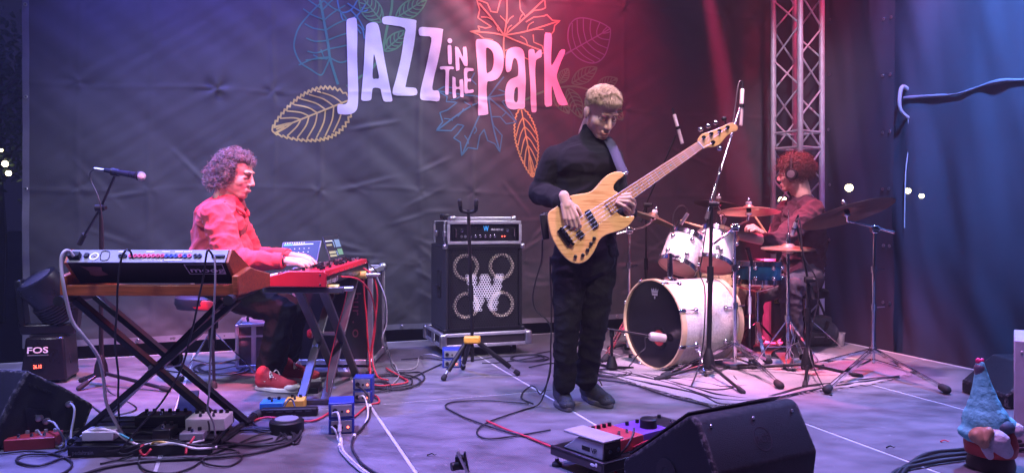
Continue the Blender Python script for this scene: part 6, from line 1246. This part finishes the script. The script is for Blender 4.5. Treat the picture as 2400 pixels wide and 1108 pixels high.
for q in (c6(565, 760), c6(532, 812), c6(498, 874), c6(450, 925), c6(377, 940)): obj('control_knob', MB().lathe([(.0095, 0), (.009, .016), (.006, .018)], g3(q), (0, -1, 0), 14), BLACKM, bg_)
obj('strap_button', MB().lathe([(.006, 0), (.006, .008), (.009, .010), (.009, .013)], g3(c6(866, 122), .02), (.7, 0, .5), 12), CHROME, bg_)
stp = smoothpts([g3(c6(866, 122), .02), P(1452, 385, 3.86), P(1438, 350, 3.93), P(1428, 332, 3.99), P(1420, 322, 4.08), P(1415, 330, 4.17)], 6); mb = MB(); vs = []; 
for i, p in enumerate(stp):
    t_ = (stp[min(i+1, len(stp)-1)]-stp[max(0, i-1)]).normalized(); sx = t_.cross(V((0, -1, .3))).normalized()*.024; nn = sx.cross(t_).normalized()*.0015; vs += [p-sx+nn, p+sx+nn, p+sx-nn, p-sx-nn]
mb.add(vs, [(4*i+k, 4*i+(k+1) % 4, 4*i+4+(k+1) % 4, 4*i+4+k) for i in range(len(stp)-1) for k in range(4)]); obj('strap', mb, mat('strap_webbing', (.05, .05, .09), .7, bump=.6, bs=300), bg_, smooth=180)
pk2 = thing('wireless_pack', 'small black pack on the bass player hip behind the guitar', 'pack', P(1277, 530, 3.93)); obj('case', MB().box(P(1276, 531, 3.93), (.034, .05, .13), MX.Rotation(R(-8), 3, 'Y')), BLACK, pk2, bevel=.006); obj('plug', MB().cyl(P(1270, 503, 3.92), P(1283, 500, 3.92), .009), CHROME, pk2)

# ---------------------------------------------------------------- keyboard player
kp = thing('person', 'curly haired keyboard player in a red overshirt seated at the red piano', 'person', (-1.75, 4.66, .5))
KT = headframe(P(552, 411, 4.64), (.96, -.20, -.20)); KS = 1.10
mb = MB(); head(mb, KT, KS); kn0 = P(536, 474, 4.66); mb.cap(P(545, 452, 4.65), kn0, .06, .066)
mb.cap(P(510, 520, 4.68), P(500, 660, 4.70), .13, .13)
ks1, ke1, kw1 = P(508, 504, 4.47), P(545, 610, 4.40), P(662, 611, 4.42); ks2, ke2, kw2 = P(538, 500, 4.86), P(592, 600, 4.92), P(676, 599, 4.80)
mb.cap(ks1, ke1, .05, .045).cap(ke1, kw1, .045, .029).cap(ks2, ke2, .05, .045).cap(ke2, kw2, .045, .029).cap(kn0, ks1, .06, .05).cap(kn0, ks2, .06, .05)
kh1, kk1, ka1 = P(508, 672, 4.58), P(662, 730, 4.54), P(632, 880, 4.58); kh2, kk2, ka2 = P(520, 668, 4.80), P(690, 728, 4.86), P(668, 862, 4.95)
for h, k, a in ((kh1, kk1, ka1), (kh2, kk2, ka2)): mb.cap(h, k, .08, .055).cap(k, a, .055, .04)
hm_ = MB(); hand(hm_, kw1+V((.012, 0, .004)), (.94, -.08, -.10), (.12, -.30, .95), (.05, .95, .25), (.25, .45, .3), .15, 1.05); hand(hm_, kw2+V((.012, 0, .004)), (.96, -.15, -.12), (.12, -.15, .98), (.05, -.95, 0), (.2, .4, .3), .15, 1.05)
obj('body', joinmesh('body', [bake(mb, .0042, 7), bake(hm_, .0032, 2)]), SKIN, kp, smooth=180); face_parts(KT, KS, kp, LIP, BROWD)
OSH = mat('red_overshirt', (.55, .05, .07), .85, bump=.35, bs=260, sheen=.1, var=.07)
mb = MB(); mb.cap(P(515, 515, 4.67), P(508, 600, 4.69), .145, .160); mb.cap(P(508, 590, 4.69), P(502, 622, 4.70), .160, .152); mb.ell(P(532, 590, 4.66), (.15, .17, .16)); mb.cap(P(502, 512, 4.58), P(522, 508, 4.78), .10, .10); mb.cap(P(538, 525, 4.6), P(545, 520, 4.76), .095, .095)
mb.cap(ks1, ke1, .088, .078).cap(ke1, kw1+(ke1-kw1).normalized()*.02, .076, .046).cap(ks2, ke2, .085, .072).cap(ke2, kw2+(ke2-kw2).normalized()*.02, .066, .045).cap(kn0-Z*.03, ks1, .085, .08).cap(kn0-Z*.03, ks2, .085, .08)
mb.cap(P(530, 466, 4.66), P(540, 480, 4.65), .075, .085)
js = obj('overshirt', bake(mb, .008, 3, .013, (6, 6, 9), 8), OSH, kp, smooth=180)
# collar, placket, yoke seam and pocket
cl = MB(); cl.tube(smoothpts([P(512, 462, 4.58), P(540, 478, 4.56), P(568, 496, 4.58), P(575, 508, 4.62)], 5), .011, 8); cl.tube(smoothpts([P(520, 456, 4.76), P(556, 470, 4.74), P(578, 492, 4.70), P(582, 506, 4.68)], 5), .011, 8); obj('collar', cl, OSH, js, smooth=180)
obj('yoke_seam', MB().tube(smoothpts([P(472, 492, 4.50), P(486, 500, 4.43), P(505, 478, 4.44), P(530, 472, 4.50)], 5), .0035, 5), OSH, js, smooth=180)
obj('cuff', MB().cyl(kw1+(ke1-kw1).normalized()*.05, kw1+(ke1-kw1).normalized()*.002, .050, .047, n=20), OSH, js); obj('cuff', MB().cyl(kw2+(ke2-kw2).normalized()*.05, kw2+(ke2-kw2).normalized()*.002, .047, .045, n=20), OSH, js)
mb = MB(); mb.cap(P(500, 652, 4.66), P(506, 650, 4.8), .122, .122)
for h, k, a, r3 in ((kh1, kk1, P(632, 872, 4.58), .080), (kh2, kk2, P(668, 855, 4.95), .078)): mb.cap(h, k, .105, .082).cap(k, a, .080, r3)
obj('trousers', bake(mb, .010, 4, .014, (8, 8, 8), 11), DENIM, kp, smooth=180)
HAIRC = mat('grey_brown_curls', (.16, .145, .155), .42, var=.6, vs=45); hcap = obj('scalp', scalp_cap(KT, KS, kp, None, -.09, .086, 1.05), mat('hair_root_dark', (.05, .035, .035), .8), kp, smooth=180); hc_ = curls(KT, KS, 1300, -.12, .092, 5, (.015, .042), (.004, .011), .0017); h2 = curls(KT @ MX.Translation((0, -.028, -.05)), KS*.96, 700, -.10, .2, 15, (.03, .06), (.005, .012), .0017); hc_.v += h2.v; n0 = len(hc_.v)-len(h2.v); hc_.f += [tuple(i+n0 for i in q) for q in h2.f]; obj('hair', hc_, HAIRC, kp, smooth=180)
SHR = mat('red_canvas', (.36, .02, .03), .75, bump=.3, bs=260); SHWm = mat('white_rubber', (.72, .68, .66), .6); LACE = mat('cream_lace', (.68, .62, .52), .7)
s1_ = shoe(kp, F(598, 912), F(694, 920), SHR, SHWm, SHWm, LACE, .30, .052); shoe(kp, F(652, 890), F(716, 893), SHR, SHWm, None, LACE, .29, .05)
star = [(math.sin(k*math.pi/5)*(.026 if k % 2 == 0 else .011), math.cos(k*math.pi/5)*(.026 if k % 2 == 0 else .011)) for k in range(10)]; q = F(632, 915); obj('star_patch', MB().prism([V((q.x+x, q.y-.030, .055+z)) for x, z in star], (0, -.004, 0)), LACE, s1_, smooth=0)
obj('bracelet', MB().lathe([(.035, -.006), (.036, 0), (.035, .006)], kw1+V((.008, 0, 0)), kw1-ke1, 18, False), BLACK, kp); obj('hand_tattoo', ring(kw1+V((.062, -.012, .0265)), .009, .003, V((1, 0, 0)), V((0, .95, .3)), d=.002), BLACKM, kp)

# ---------------------------------------------------------------- drummer
dr = thing('person', 'curly haired drummer in a dark sweater turned away behind the kit', 'person', (2.25, 5.9, .5))
DT = headframe(P(1862, 408, 5.9), (-.80, .55, -.06)); DS = 1.10
mb = MB(); head(mb, DT, DS); dn = P(1878, 462, 5.9); mb.cap(P(1868, 445, 5.9), dn, .058, .062); mb.cap(P(1888, 520, 5.9), P(1890, 640, 5.9), .13, .13)
ds1, de1, dw1 = P(1905, 495, 5.72), P(1826, 568, 5.52), P(1722, 550, 5.42); ds2, de2, dw2 = P(1848, 492, 6.08), P(1812, 575, 6.15), P(1786, 545, 6.0)
mb.cap(ds1, de1, .05, .046).cap(de1, dw1, .048, .031).cap(ds2, de2, .05, .045).cap(de2, dw2, .045, .03).cap(dn, ds1, .055, .05).cap(dn, ds2, .055, .05)
dh1, dk1, da1 = P(1888, 655, 5.82), P(1852, 672, 5.45), P(1862, 850, 5.50); dh2, dk2, da2 = P(1880, 655, 6.0), P(1772, 690, 5.85), P(1752, 800, 5.78)
for h, k, a in ((dh1, dk1, da1), (dh2, dk2, da2)): mb.cap(h, k, .075, .055).cap(k, a, .055, .04)
hm_ = MB(); hand(hm_, dw1, (-.95, -.05, .05), (.05, -.5, .85), (0, .9, .4), (.9, 1.1, .8)); hand(hm_, dw2, (-.7, -.2, .4), (0, -.5, .85), (0, .9, .4), (.9, 1.1, .8))
obj('body', joinmesh('body', [bake(mb, .006, 3), bake(hm_, .004, 2)]), SKIN, dr, smooth=180); face_parts(DT, DS, dr, LIP, BROWD)
SWT = mat('dark_sweater', (.05, .016, .026), .9, bump=.4, bs=320, sheen=.05, spec=.25)
mb = MB(); mb.cap(P(1886, 515, 5.9), P(1884, 600, 5.9), .165, .158); mb.cap(P(1884, 600, 5.9), P(1884, 626, 5.9), .158, .15); mb.cap(ds1, de1, .085, .072).cap(de1, de1.lerp(dw1, .28), .072, .060).cap(ds2, de2, .085, .07).cap(de2, de2.lerp(dw2, .3), .07, .058).cap(dn-Z*.04, ds1, .085, .08).cap(dn-Z*.04, ds2, .085, .08); mb.cap(P(1880, 462, 5.9), P(1882, 478, 5.9), .072, .09)
obj('sweater', bake(mb, .010, 4, .016, (7, 7, 12), 21), SWT, dr, smooth=180)
mb = MB(); mb.cap(P(1885, 650, 5.82), P(1888, 650, 6.0), .135, .135)
for h, k, a, r3 in ((dh1, dk1, da1, .06), (dh2, dk2, da2, .06)): mb.cap(h, k, .10, .08).cap(k, a, .078, r3)
obj('trousers', bake(mb, .011, 4, .013, (8, 8, 8), 31), mat('washed_jeans', (.05, .043, .052), .85, bump=.3, bs=200), dr, smooth=180)
HAIRD = mat('auburn_curls', (.10, .04, .03), .45, var=.5, vs=45); obj('scalp', scalp_cap(DT, DS, dr, None, -.09, .07, 1.06), mat('auburn_root', (.06, .025, .02), .8), dr, smooth=180); obj('hair', curls(DT, DS, 1700, -.11, .06, 9, (.02, .052), (.005, .012), .0018), HAIRD, dr, smooth=180)
for a in (V((da1.x, da1.y, 0)), V((da2.x, da2.y, 0))): shoe(dr, a+V((.05, .03, 0)), a+V((-.2, -.1, 0)), SHB, SHS, None, CABLE, .28, .05)
hp_ = thing('headphones', 'black studio headphones worn over the drummer hair', 'headphones', DT @ V((-.1, 0, 0))); hf = DT @ MX.Scale(DS, 4)
for k in (-1, 1): cu_ = obj('ear_cup', MB(hf).lathe([(.036, .074), (.042, .082), (.042, .108), (.036, .118), (.01, .120)], (0, -.006, -.005), (k, 0, 0), 22), BLACK, hp_); obj('cup_plate', MB(hf).lathe([(.026, .1195), (.026, .122), (.02, .1225)], (0, -.006, -.005), (k, 0, 0), 20), STEEL, cu_)
obj('headband', MB(hf).tube([(math.cos(a)*.112, -.006, .0+math.sin(a)*.155) for a in [R(8+k*8.2) for k in range(21)]], .011, 8), BLACK, hp_)
def stick(label, a, b):
    a, b = V(a), V(b); t = thing('drumstick', label, 'drumstick', a); L = (b-a).length; obj('shaft', MB().lathe([(.005, -.012), (.0075, 0), (.0075, L*.7), (.0042, L*.94)], a, b-a, 10), mat('hickory', (.62, .42, .22), .5), t); obj('bead', MB().ell(a.lerp(b, .96), (.0065, .0065, .009), n=10, m=8), bpy.data.materials['hickory'], t)
stick('pale drumstick reaching over the toms from the drummer forearm', P(1712, 552, 5.40), P(1592, 516, 5.40)); stick('raised drumstick held between the crash cymbal and the drummer', P(1795, 545, 5.98), P(1762, 496, 5.98))
dst = thing('stool', 'low round stool mostly hidden beneath the drummer', 'stool', P(1888, 700, 5.92)); q = P(1888, 700, 5.92); obj('seat', MB().lathe([(.12, -.07), (.17, -.06), (.17, -.01), (.14, 0)], (q.x, q.y, .46), Z, 26), BLACK, dst); obj('post', MB().cyl((q.x, q.y, .12), (q.x, q.y, .4), .016), CHROME, dst)
for k in range(3): a = k*2.09; obj('leg', MB().bar((q.x, q.y, .25), (q.x+.27*math.cos(a), q.y+.27*math.sin(a), .012), .024, .006), CHROME, dst)
print('people done')
# ================================================================ cables
def cable(label, pts, m=CABLE, r=.0042, n=7, tape=()):
    q = []; rnd = random.Random(len(label)*7+len(pts))
    for p in pts: q.append(P(*p) if len(p) == 3 else F(p[0], p[1], r+.002+rnd.uniform(0, .004)))
    sp = smoothpts(q, n)
    for i, v in enumerate(sp):                     # slight slack waves
        sp[i] = v+V((NZ.noise(v*7), NZ.noise(v*7+V((3, 3, 3))), 0))*.006; sp[i].z = max(sp[i].z, r+.001)
    o = tag(obj('cable', MB().tube(sp, r, 6), m, smooth=180), label, 'cable', 'cables on the stage')
    for t in tape:
        i = int(t*(len(sp)-2)); obj('tape_wrap', MB().cyl(sp[i], sp[i]+(sp[i+1]-sp[i]).normalized()*.03, r*1.5, n=8), CABLEW, o)
    return o
def coil(label, cx, cy, rx, ry, turns, m=CABLE, r=.0045, seed=1, tail=()):
    rnd = random.Random(seed); pts = []
    for k in range(int(turns*10)):
        a = k*.628; j = 1+.13*math.sin(k*.31+seed)+rnd.uniform(-.05, .05); pts.append((cx+rx*j*math.cos(a)+rnd.uniform(-3, 3), cy+ry*j*math.sin(a)))
    q = [F(x, y, r+.002+.0022*(i//10)) for i, (x, y) in enumerate(pts)]+[F(x, y, r+.002) for x, y in tail]
    return tag(obj('cable', MB().tube(smoothpts(q, 4), r, 6), m, smooth=180), label, 'cable', 'cables on the stage')
GP = mat('pale_grey_cable', (.45, .42, .42), .5)
cable('thick pale mains cable arching from the synthesizer down to the pedalboard', [(172, 601, 3.21), (160, 588, 3.2), (148, 592, 3.18), (143, 615, 3.17), (150, 670, 3.16), (166, 745, 3.18), (196, 788, 3.2), (230, 835, 3.24), (241, 890, 3.28), (250, 945, 3.3), (272, 990, 3.32), (292, 1022, 3.34)], GP, .0075)
cable('black lead hanging from the middle jacks of the synthesizer', [(312, 606, 3.2), (305, 588, 3.18), (292, 590, 3.17), (282, 620, 3.17), (275, 700, 3.17), (270, 800, 3.2), (277, 880, 3.25), (278, 960, 3.3), (280, 1018, 3.35)], CABLE)
cable('black lead sweeping from the synthesizer end across the crossed stand legs', [(500, 601, 3.2), (491, 588, 3.18), (484, 596, 3.17), (470, 680, 3.17), (445, 790, 3.18), (425, 860, 3.2), (385, 935, 3.22), (340, 985, 3.22), (300, 1035, 3.2), (278, 1058, 3.2), (300, 1062, 3.19), (350, 1040, 3.2)], CABLE)
cable('grey lead hanging straight from the synthesizer end socket', [(503, 600, 3.2), (503, 640, 3.18), (500, 720, 3.18), (494, 830, 3.2), (488, 925, 3.22), (486, 960, 3.24), (500, 990, 3.28), (505, 1020, 3.3)], CABLEG)
cable('pale lead plugged into the floor monitor beside the red pedal unit', [(166, 945, 3.5), (174, 955, 3.47), (173, 975, 3.45), (166, 1010, 3.42), (164, 1040, 3.38)], GP, .005)
cable('grey lead curving from the floor monitor socket over the red pedal', [(112, 985, 3.45), (128, 992, 3.4), (140, 1010, 3.36), (150, 1035), (140, 1046), (115, 1040), (96, 1020, 3.4), (88, 1008, 3.4)], CABLEG, .005)
cable('wide loose loop of dark cable before the red pedal unit', [(-20, 1052), (40, 1010), (110, 1000), (152, 1018), (158, 1044), (120, 1062), (60, 1064), (38, 1080), (90, 1090), (150, 1072), (220, 1058)], CABLE, .005)
cable('dark cable crossing the lower corner in a long flat loop', [(-20, 1066), (60, 1056), (130, 1064), (168, 1082), (150, 1106), (90, 1118), (0, 1122)], CABLE, .005)
cable('long thick cable running along before the slatted pedalboard', [(190, 1112), (260, 1092), (340, 1080), (440, 1074), (560, 1066), (640, 1050), (692, 1030), (704, 1005), (690, 985)], CABLE, .0065)
cable('thin cable tangled in loops before the pale framed pedal', [(235, 1086), (300, 1070), (345, 1050), (375, 1042), (460, 1044), (540, 1052), (566, 1070), (540, 1090), (490, 1088), (474, 1076), (500, 1066), (560, 1058)], CABLE)
cable('thin cable looped low along the picture edge under the pedalboard', [(328, 1060), (326, 1086), (350, 1104), (400, 1108), (450, 1094), (490, 1066), (540, 1046), (600, 1020), (640, 1012)], CABLE)
cable('grey cable bundle slung over the slatted pedalboard', [(190, 1022, 3.3), (220, 1006, 3.28), (265, 1010, 3.28), (300, 1030, 3.28), (330, 1042, 3.28), (380, 1036, 3.28), (430, 1040, 3.28), (480, 1030, 3.3)], CABLEW, .006)
cable('short blue-black patch leads across the middle of the slatted board', [(300, 1030, 3.33), (330, 1012, 3.34), (380, 1020, 3.32), (420, 1034, 3.3), (470, 1036, 3.3), (490, 1012, 3.32), (488, 985, 3.33)], CABLE)
coil('coil of dark cable heaped beside the synthesizer stand foot', 596, 1022, 84, 19, 5, CABLE, .0048, 2, [(690, 1040), (705, 1020), (700, 990)])
coil('smaller cable loops over the round black box by the piano', 640, 985, 52, 26, 3, CABLE, .0048, 6, [(670, 960), (690, 950)])
coil('coil of dark cable on the deck behind the stool', 520, 862, 60, 14, 4, CABLE, .0042, 4, [(450, 872), (380, 866)])
cable('dark cable arching from the round box up by the piano pedals', [(572, 1000), (610, 960), (650, 968), (678, 935, 4.0), (690, 950, 3.95), (694, 985, 3.9), (680, 1015, 3.75), (640, 1038)], CABLE, .005)
cable('red cable snaking along the deck before the piano stand', [(560, 1000), (620, 978), (690, 985), (745, 982), (800, 945), (850, 922), (882, 928), (888, 942), (862, 950), (830, 975), (800, 978)], CABLER, .0055)
cable('red cable hanging beside the road case to the deck', [(850, 628, 5.02), (876, 650, 5.0), (884, 700, 5.0), (876, 780, 5.0), (866, 850, 4.95), (864, 885, 4.8), (880, 902), (930, 900), (955, 893), (935, 880), (905, 862)], CABLER, .006)
cable('second red cable hanging down the road case edge', [(845, 622, 5.05), (852, 660, 5.0), (858, 740, 5.0), (864, 820, 4.98), (868, 870, 4.85), (860, 900)], CABLER, .006)
cable('third red cable bowed outward from the piano sockets', [(800, 648, 4.35), (840, 655, 4.5), (870, 690, 4.8), (880, 760, 4.95), (872, 830, 4.95), (884, 880, 4.8), (910, 890)], CABLER, .005)
cable('thin red lead stretched from the piano stand bar down to floor', [(815, 676, 4.1), (800, 740, 4.15), (785, 800, 4.2), (770, 870, 4.2), (765, 940)], CABLER, .003)
cable('black cable bowing out beyond the road case edge', [(862, 618, 5.1), (885, 640, 5.1), (902, 700, 5.1), (906, 740, 5.1), (900, 775, 5.1), (912, 830, 5.05), (930, 870), (985, 872), (990, 892), (940, 912), (880, 908), (840, 905)], CABLE, .005)
cable('pale jointed lead hanging among the cables beside the road case', [(880, 640, 5.12), (900, 690, 5.08), (906, 720, 5.08), (904, 760, 5.08), (896, 800, 5.05), (920, 850), (935, 880), (920, 898)], CABLEG, .005)
coil('wide loops of black cable on the deck beside the road case', 915, 893, 62, 16, 3, CABLE, .0045, 8, [(1000, 868), (1035, 852)])
coil('tight tangle of dark cable at the road case foot', 880, 905, 34, 12, 4, CABLE, .004, 11)
cable('white lead with taped joints dropping from the upper direct box', [(781, 968, 3.55), (792, 966, 3.5), (797, 985, 3.47), (797, 1015, 3.45), (800, 1040), (812, 1066), (850, 1100), (900, 1130)], GP, .0055, tape=(.35, .5))
cable('grey lead dropping from the lower direct box along the white one', [(779, 1000, 3.55), (788, 1008, 3.5), (793, 1030), (800, 1058), (822, 1084), (870, 1122)], CABLEG, .005, tape=(.5,))
cable('cable looping from the second direct box pair toward the audience', [(838, 905, 4.15), (856, 918, 4.1), (866, 940, 4.08), (868, 970), (850, 1000), (830, 1022), (826, 1050), (846, 1085), (890, 1112)], CABLE, .0055, tape=(.3, .62))
cable('white lead bent over the second direct box pair', [(840, 930, 4.15), (852, 928, 4.08), (860, 945, 4.06), (864, 968), (856, 990)], CABLEW, .005)
cable('thin lead hanging from the bass player pack to the deck', [(1272, 560, 3.95), (1268, 610, 3.97), (1256, 660, 4.0), (1250, 700, 4.02), (1258, 728, 4.02), (1280, 748, 4.02), (1292, 775, 4.02), (1290, 850, 4.03), (1284, 890, 4.04), (1274, 925, 4.04), (1256, 950), (1200, 968), (1140, 990), (1118, 1012), (1140, 1026), (1200, 1022), (1290, 1006)], CABLE, .0042)
cable('second lead falling beside the bass player trousers', [(1288, 600, 4.0), (1291, 700, 4.03), (1292, 800, 4.05), (1288, 880, 4.06), (1268, 922, 4.06), (1252, 905, 4.1), (1238, 908), (1222, 930), (1250, 945)], CABLE, .004)
cable('dark lead curling in a long loop on the bare deck centre', [(1290, 1042), (1230, 1022), (1140, 996), (1070, 968), (1044, 950), (1070, 940), (1150, 938), (1240, 945)], CABLE, .0045)
cable('reddish lead running straight to the bass player pedalboard', [(1140, 985), (1200, 1010), (1290, 1044), (1378, 1078)], CABLER, .0048)
cable('red lead rising beside the front floor monitor', [(1445, 1108), (1440, 1090), (1462, 1066), (1500, 1040, 2.98), (1545, 1024, 2.95)], CABLER, .005)
cable('patch lead with bent jack plug resting before the pedalboard', [(1486, 1002, 3.05), (1482, 1020, 3.02), (1466, 1050, 3.0), (1444, 1072, 3.02), (1430, 1086), (1414, 1076)], CABLE, .0045)
cable('short pink lit lead from the volume pedal down to deck', [(1382, 1028, 3.08), (1394, 1036, 3.06), (1396, 1062, 3.06), (1388, 1092, 3.05), (1376, 1112)], CABLEG, .0045)
for k, lb in enumerate(('outermost cable of the bundle along the rug front edge', 'middle cable of the bundle along the rug front edge', 'innermost cable of the bundle along the rug front edge')):
    rr_ = random.Random(30+k); j_ = lambda: rr_.uniform(-7, 7)
    cable(lb, [(1392, 866-k*3), (1470, 886-k*6+j_()), (1560, 908-k*7+j_()), (1640, 930-k*8+j_()), (1690, 946-k*11), (1780, 938-k*6+j_()), (1900, 918-k*8+j_()), (2020, 898-k*4+j_()), (2108, 884-k*2)], CABLE, .006-.0008*k)
cable('cable crossing the rug from the bass drum to the audience side', [(1412, 860), (1480, 872), (1570, 884), (1660, 898), (1700, 905), (1760, 902)], CABLE, .0045)
cable('cable trailing from the bass drum under the front overhead stand', [(1400, 872), (1500, 882), (1560, 896), (1620, 905), (1680, 912), (1730, 902), (1720, 880)], CABLE, .0042)
for k, lb in enumerate(('nearest of three cables curving toward the garden gnome', 'middle of three cables curving toward the garden gnome', 'farthest of three cables curving toward the garden gnome')):
    d = k*13; cable(lb, [(2080+d, 1122), (2110+d, 1098-d*.6), (2180, 1084-d*.9), (2260, 1072-d*.8), (2340, 1060-d*.8), (2430, 1048-d*.8)], CABLE, .008)
cable('black cable lying along the deck back from case to cabinet', [(940, 842), (1000, 838), (1060, 846), (1120, 842), (1160, 836), (1230, 832), (1290, 822)], CABLE, .0042)
cable('grey cable from the cabinet direct box toward the road case', [(1037, 838, 5.2), (1010, 830, 5.2), (985, 836), (972, 862), (930, 866)], CABLEG, .005)
coil('loose dark cable rings beside the cabinet castor', 1240, 838, 40, 8, 3, CABLE, .004, 14, [(1180, 848), (1130, 850)])
coil('cable heap on the deck behind the low microphone stand', 1432, 872, 42, 9, 4, CABLE, .004, 17, [(1360, 866), (1310, 850)])
cable('cable trailing behind the bass player shoes toward the drum rug', [(1240, 860), (1300, 850), (1400, 858), (1470, 862)], CABLE, .004)
cable('dark bundle crossing from the bass player heels to the rug corner', [(1404, 888), (1480, 900), (1560, 926), (1650, 948), (1668, 955)], CABLE, .0055)
for lb, pts, m in (('yellow patch lead among the pedals on the slatted board', [(352, 1046, 3.27), (362, 1034, 3.26), (390, 1038, 3.26), (412, 1044, 3.27)], mat('yellow_cable', (.7, .5, .12), .5)), ('teal patch lead beside the white adapter on the slatted board', [(236, 1016, 3.3), (250, 1006, 3.29), (285, 1018, 3.28), (312, 1032, 3.28)], mat('teal_cable', (.03, .3, .32), .5)), ('red plugged lead at the front rail of the slatted board', [(336, 1040, 3.24), (328, 1056, 3.22), (338, 1066, 3.21), (352, 1052, 3.24)], CABLER), ('red ribbon lead draped before the pale framed pedal', [(455, 1022, 3.27), (448, 1034, 3.25), (438, 1048, 3.24), (436, 1062, 3.22)], CABLER), ('white ribbon lead lying across the front of slatted board', [(360, 1044, 3.26), (410, 1038, 3.25), (460, 1050, 3.24), (508, 1046, 3.26)], CABLEW)): cable(lb, pts, m, .0055)
cable('thin dark cable stretched over the synthesizer pedals to the cable coil', [(212, 1060), (290, 1052, 3.2), (372, 1030, 3.22), (470, 1044, 3.2), (560, 1040), (640, 1026)], CABLE)
# scraps on the deck
for i, (x, y, lb) in enumerate(((1012, 1066, 'tiny dark twig lying on the bare deck before the direct boxes'), (2215, 1034, 'tiny reddish scrap on the deck before the gnome'), (2088, 1048, 'tiny dark scrap on the deck beside the front monitor'))):
    q = F(x, y, .004); t = tag(obj('litter_scrap', MB().tube(smoothpts([q+V((-.02, 0, 0)), q+V((0, .006, .006)), q+V((.012, -.004, .002)), q+V((.02, .002, .006))], 3), .0028, 5, rf=lambda t: 1.3-t), BLACK if i != 1 else CABLER), lb, 'litter')

# ================================================================ stage haze
hz_ = bpy.data.materials.new('stage_haze_air'); hz_.use_nodes = True; nt = hz_.node_tree; nt.nodes.clear(); vo = nt.nodes.new('ShaderNodeVolumePrincipled'); ou = nt.nodes.new('ShaderNodeOutputMaterial'); nt.links.new(vo.outputs[0], ou.inputs['Volume'])
vo.inputs['Color'].default_value = (.9, .9, .95, 1); vo.inputs['Density'].default_value = HAZE; vo.inputs['Anisotropy'].default_value = .25
if HAZE > 0: tag(obj('haze', MB().box((0, 22.5, 1.7), (70, 51, 7.6)), hz_, smooth=0), kind='stuff')
print('cables done')
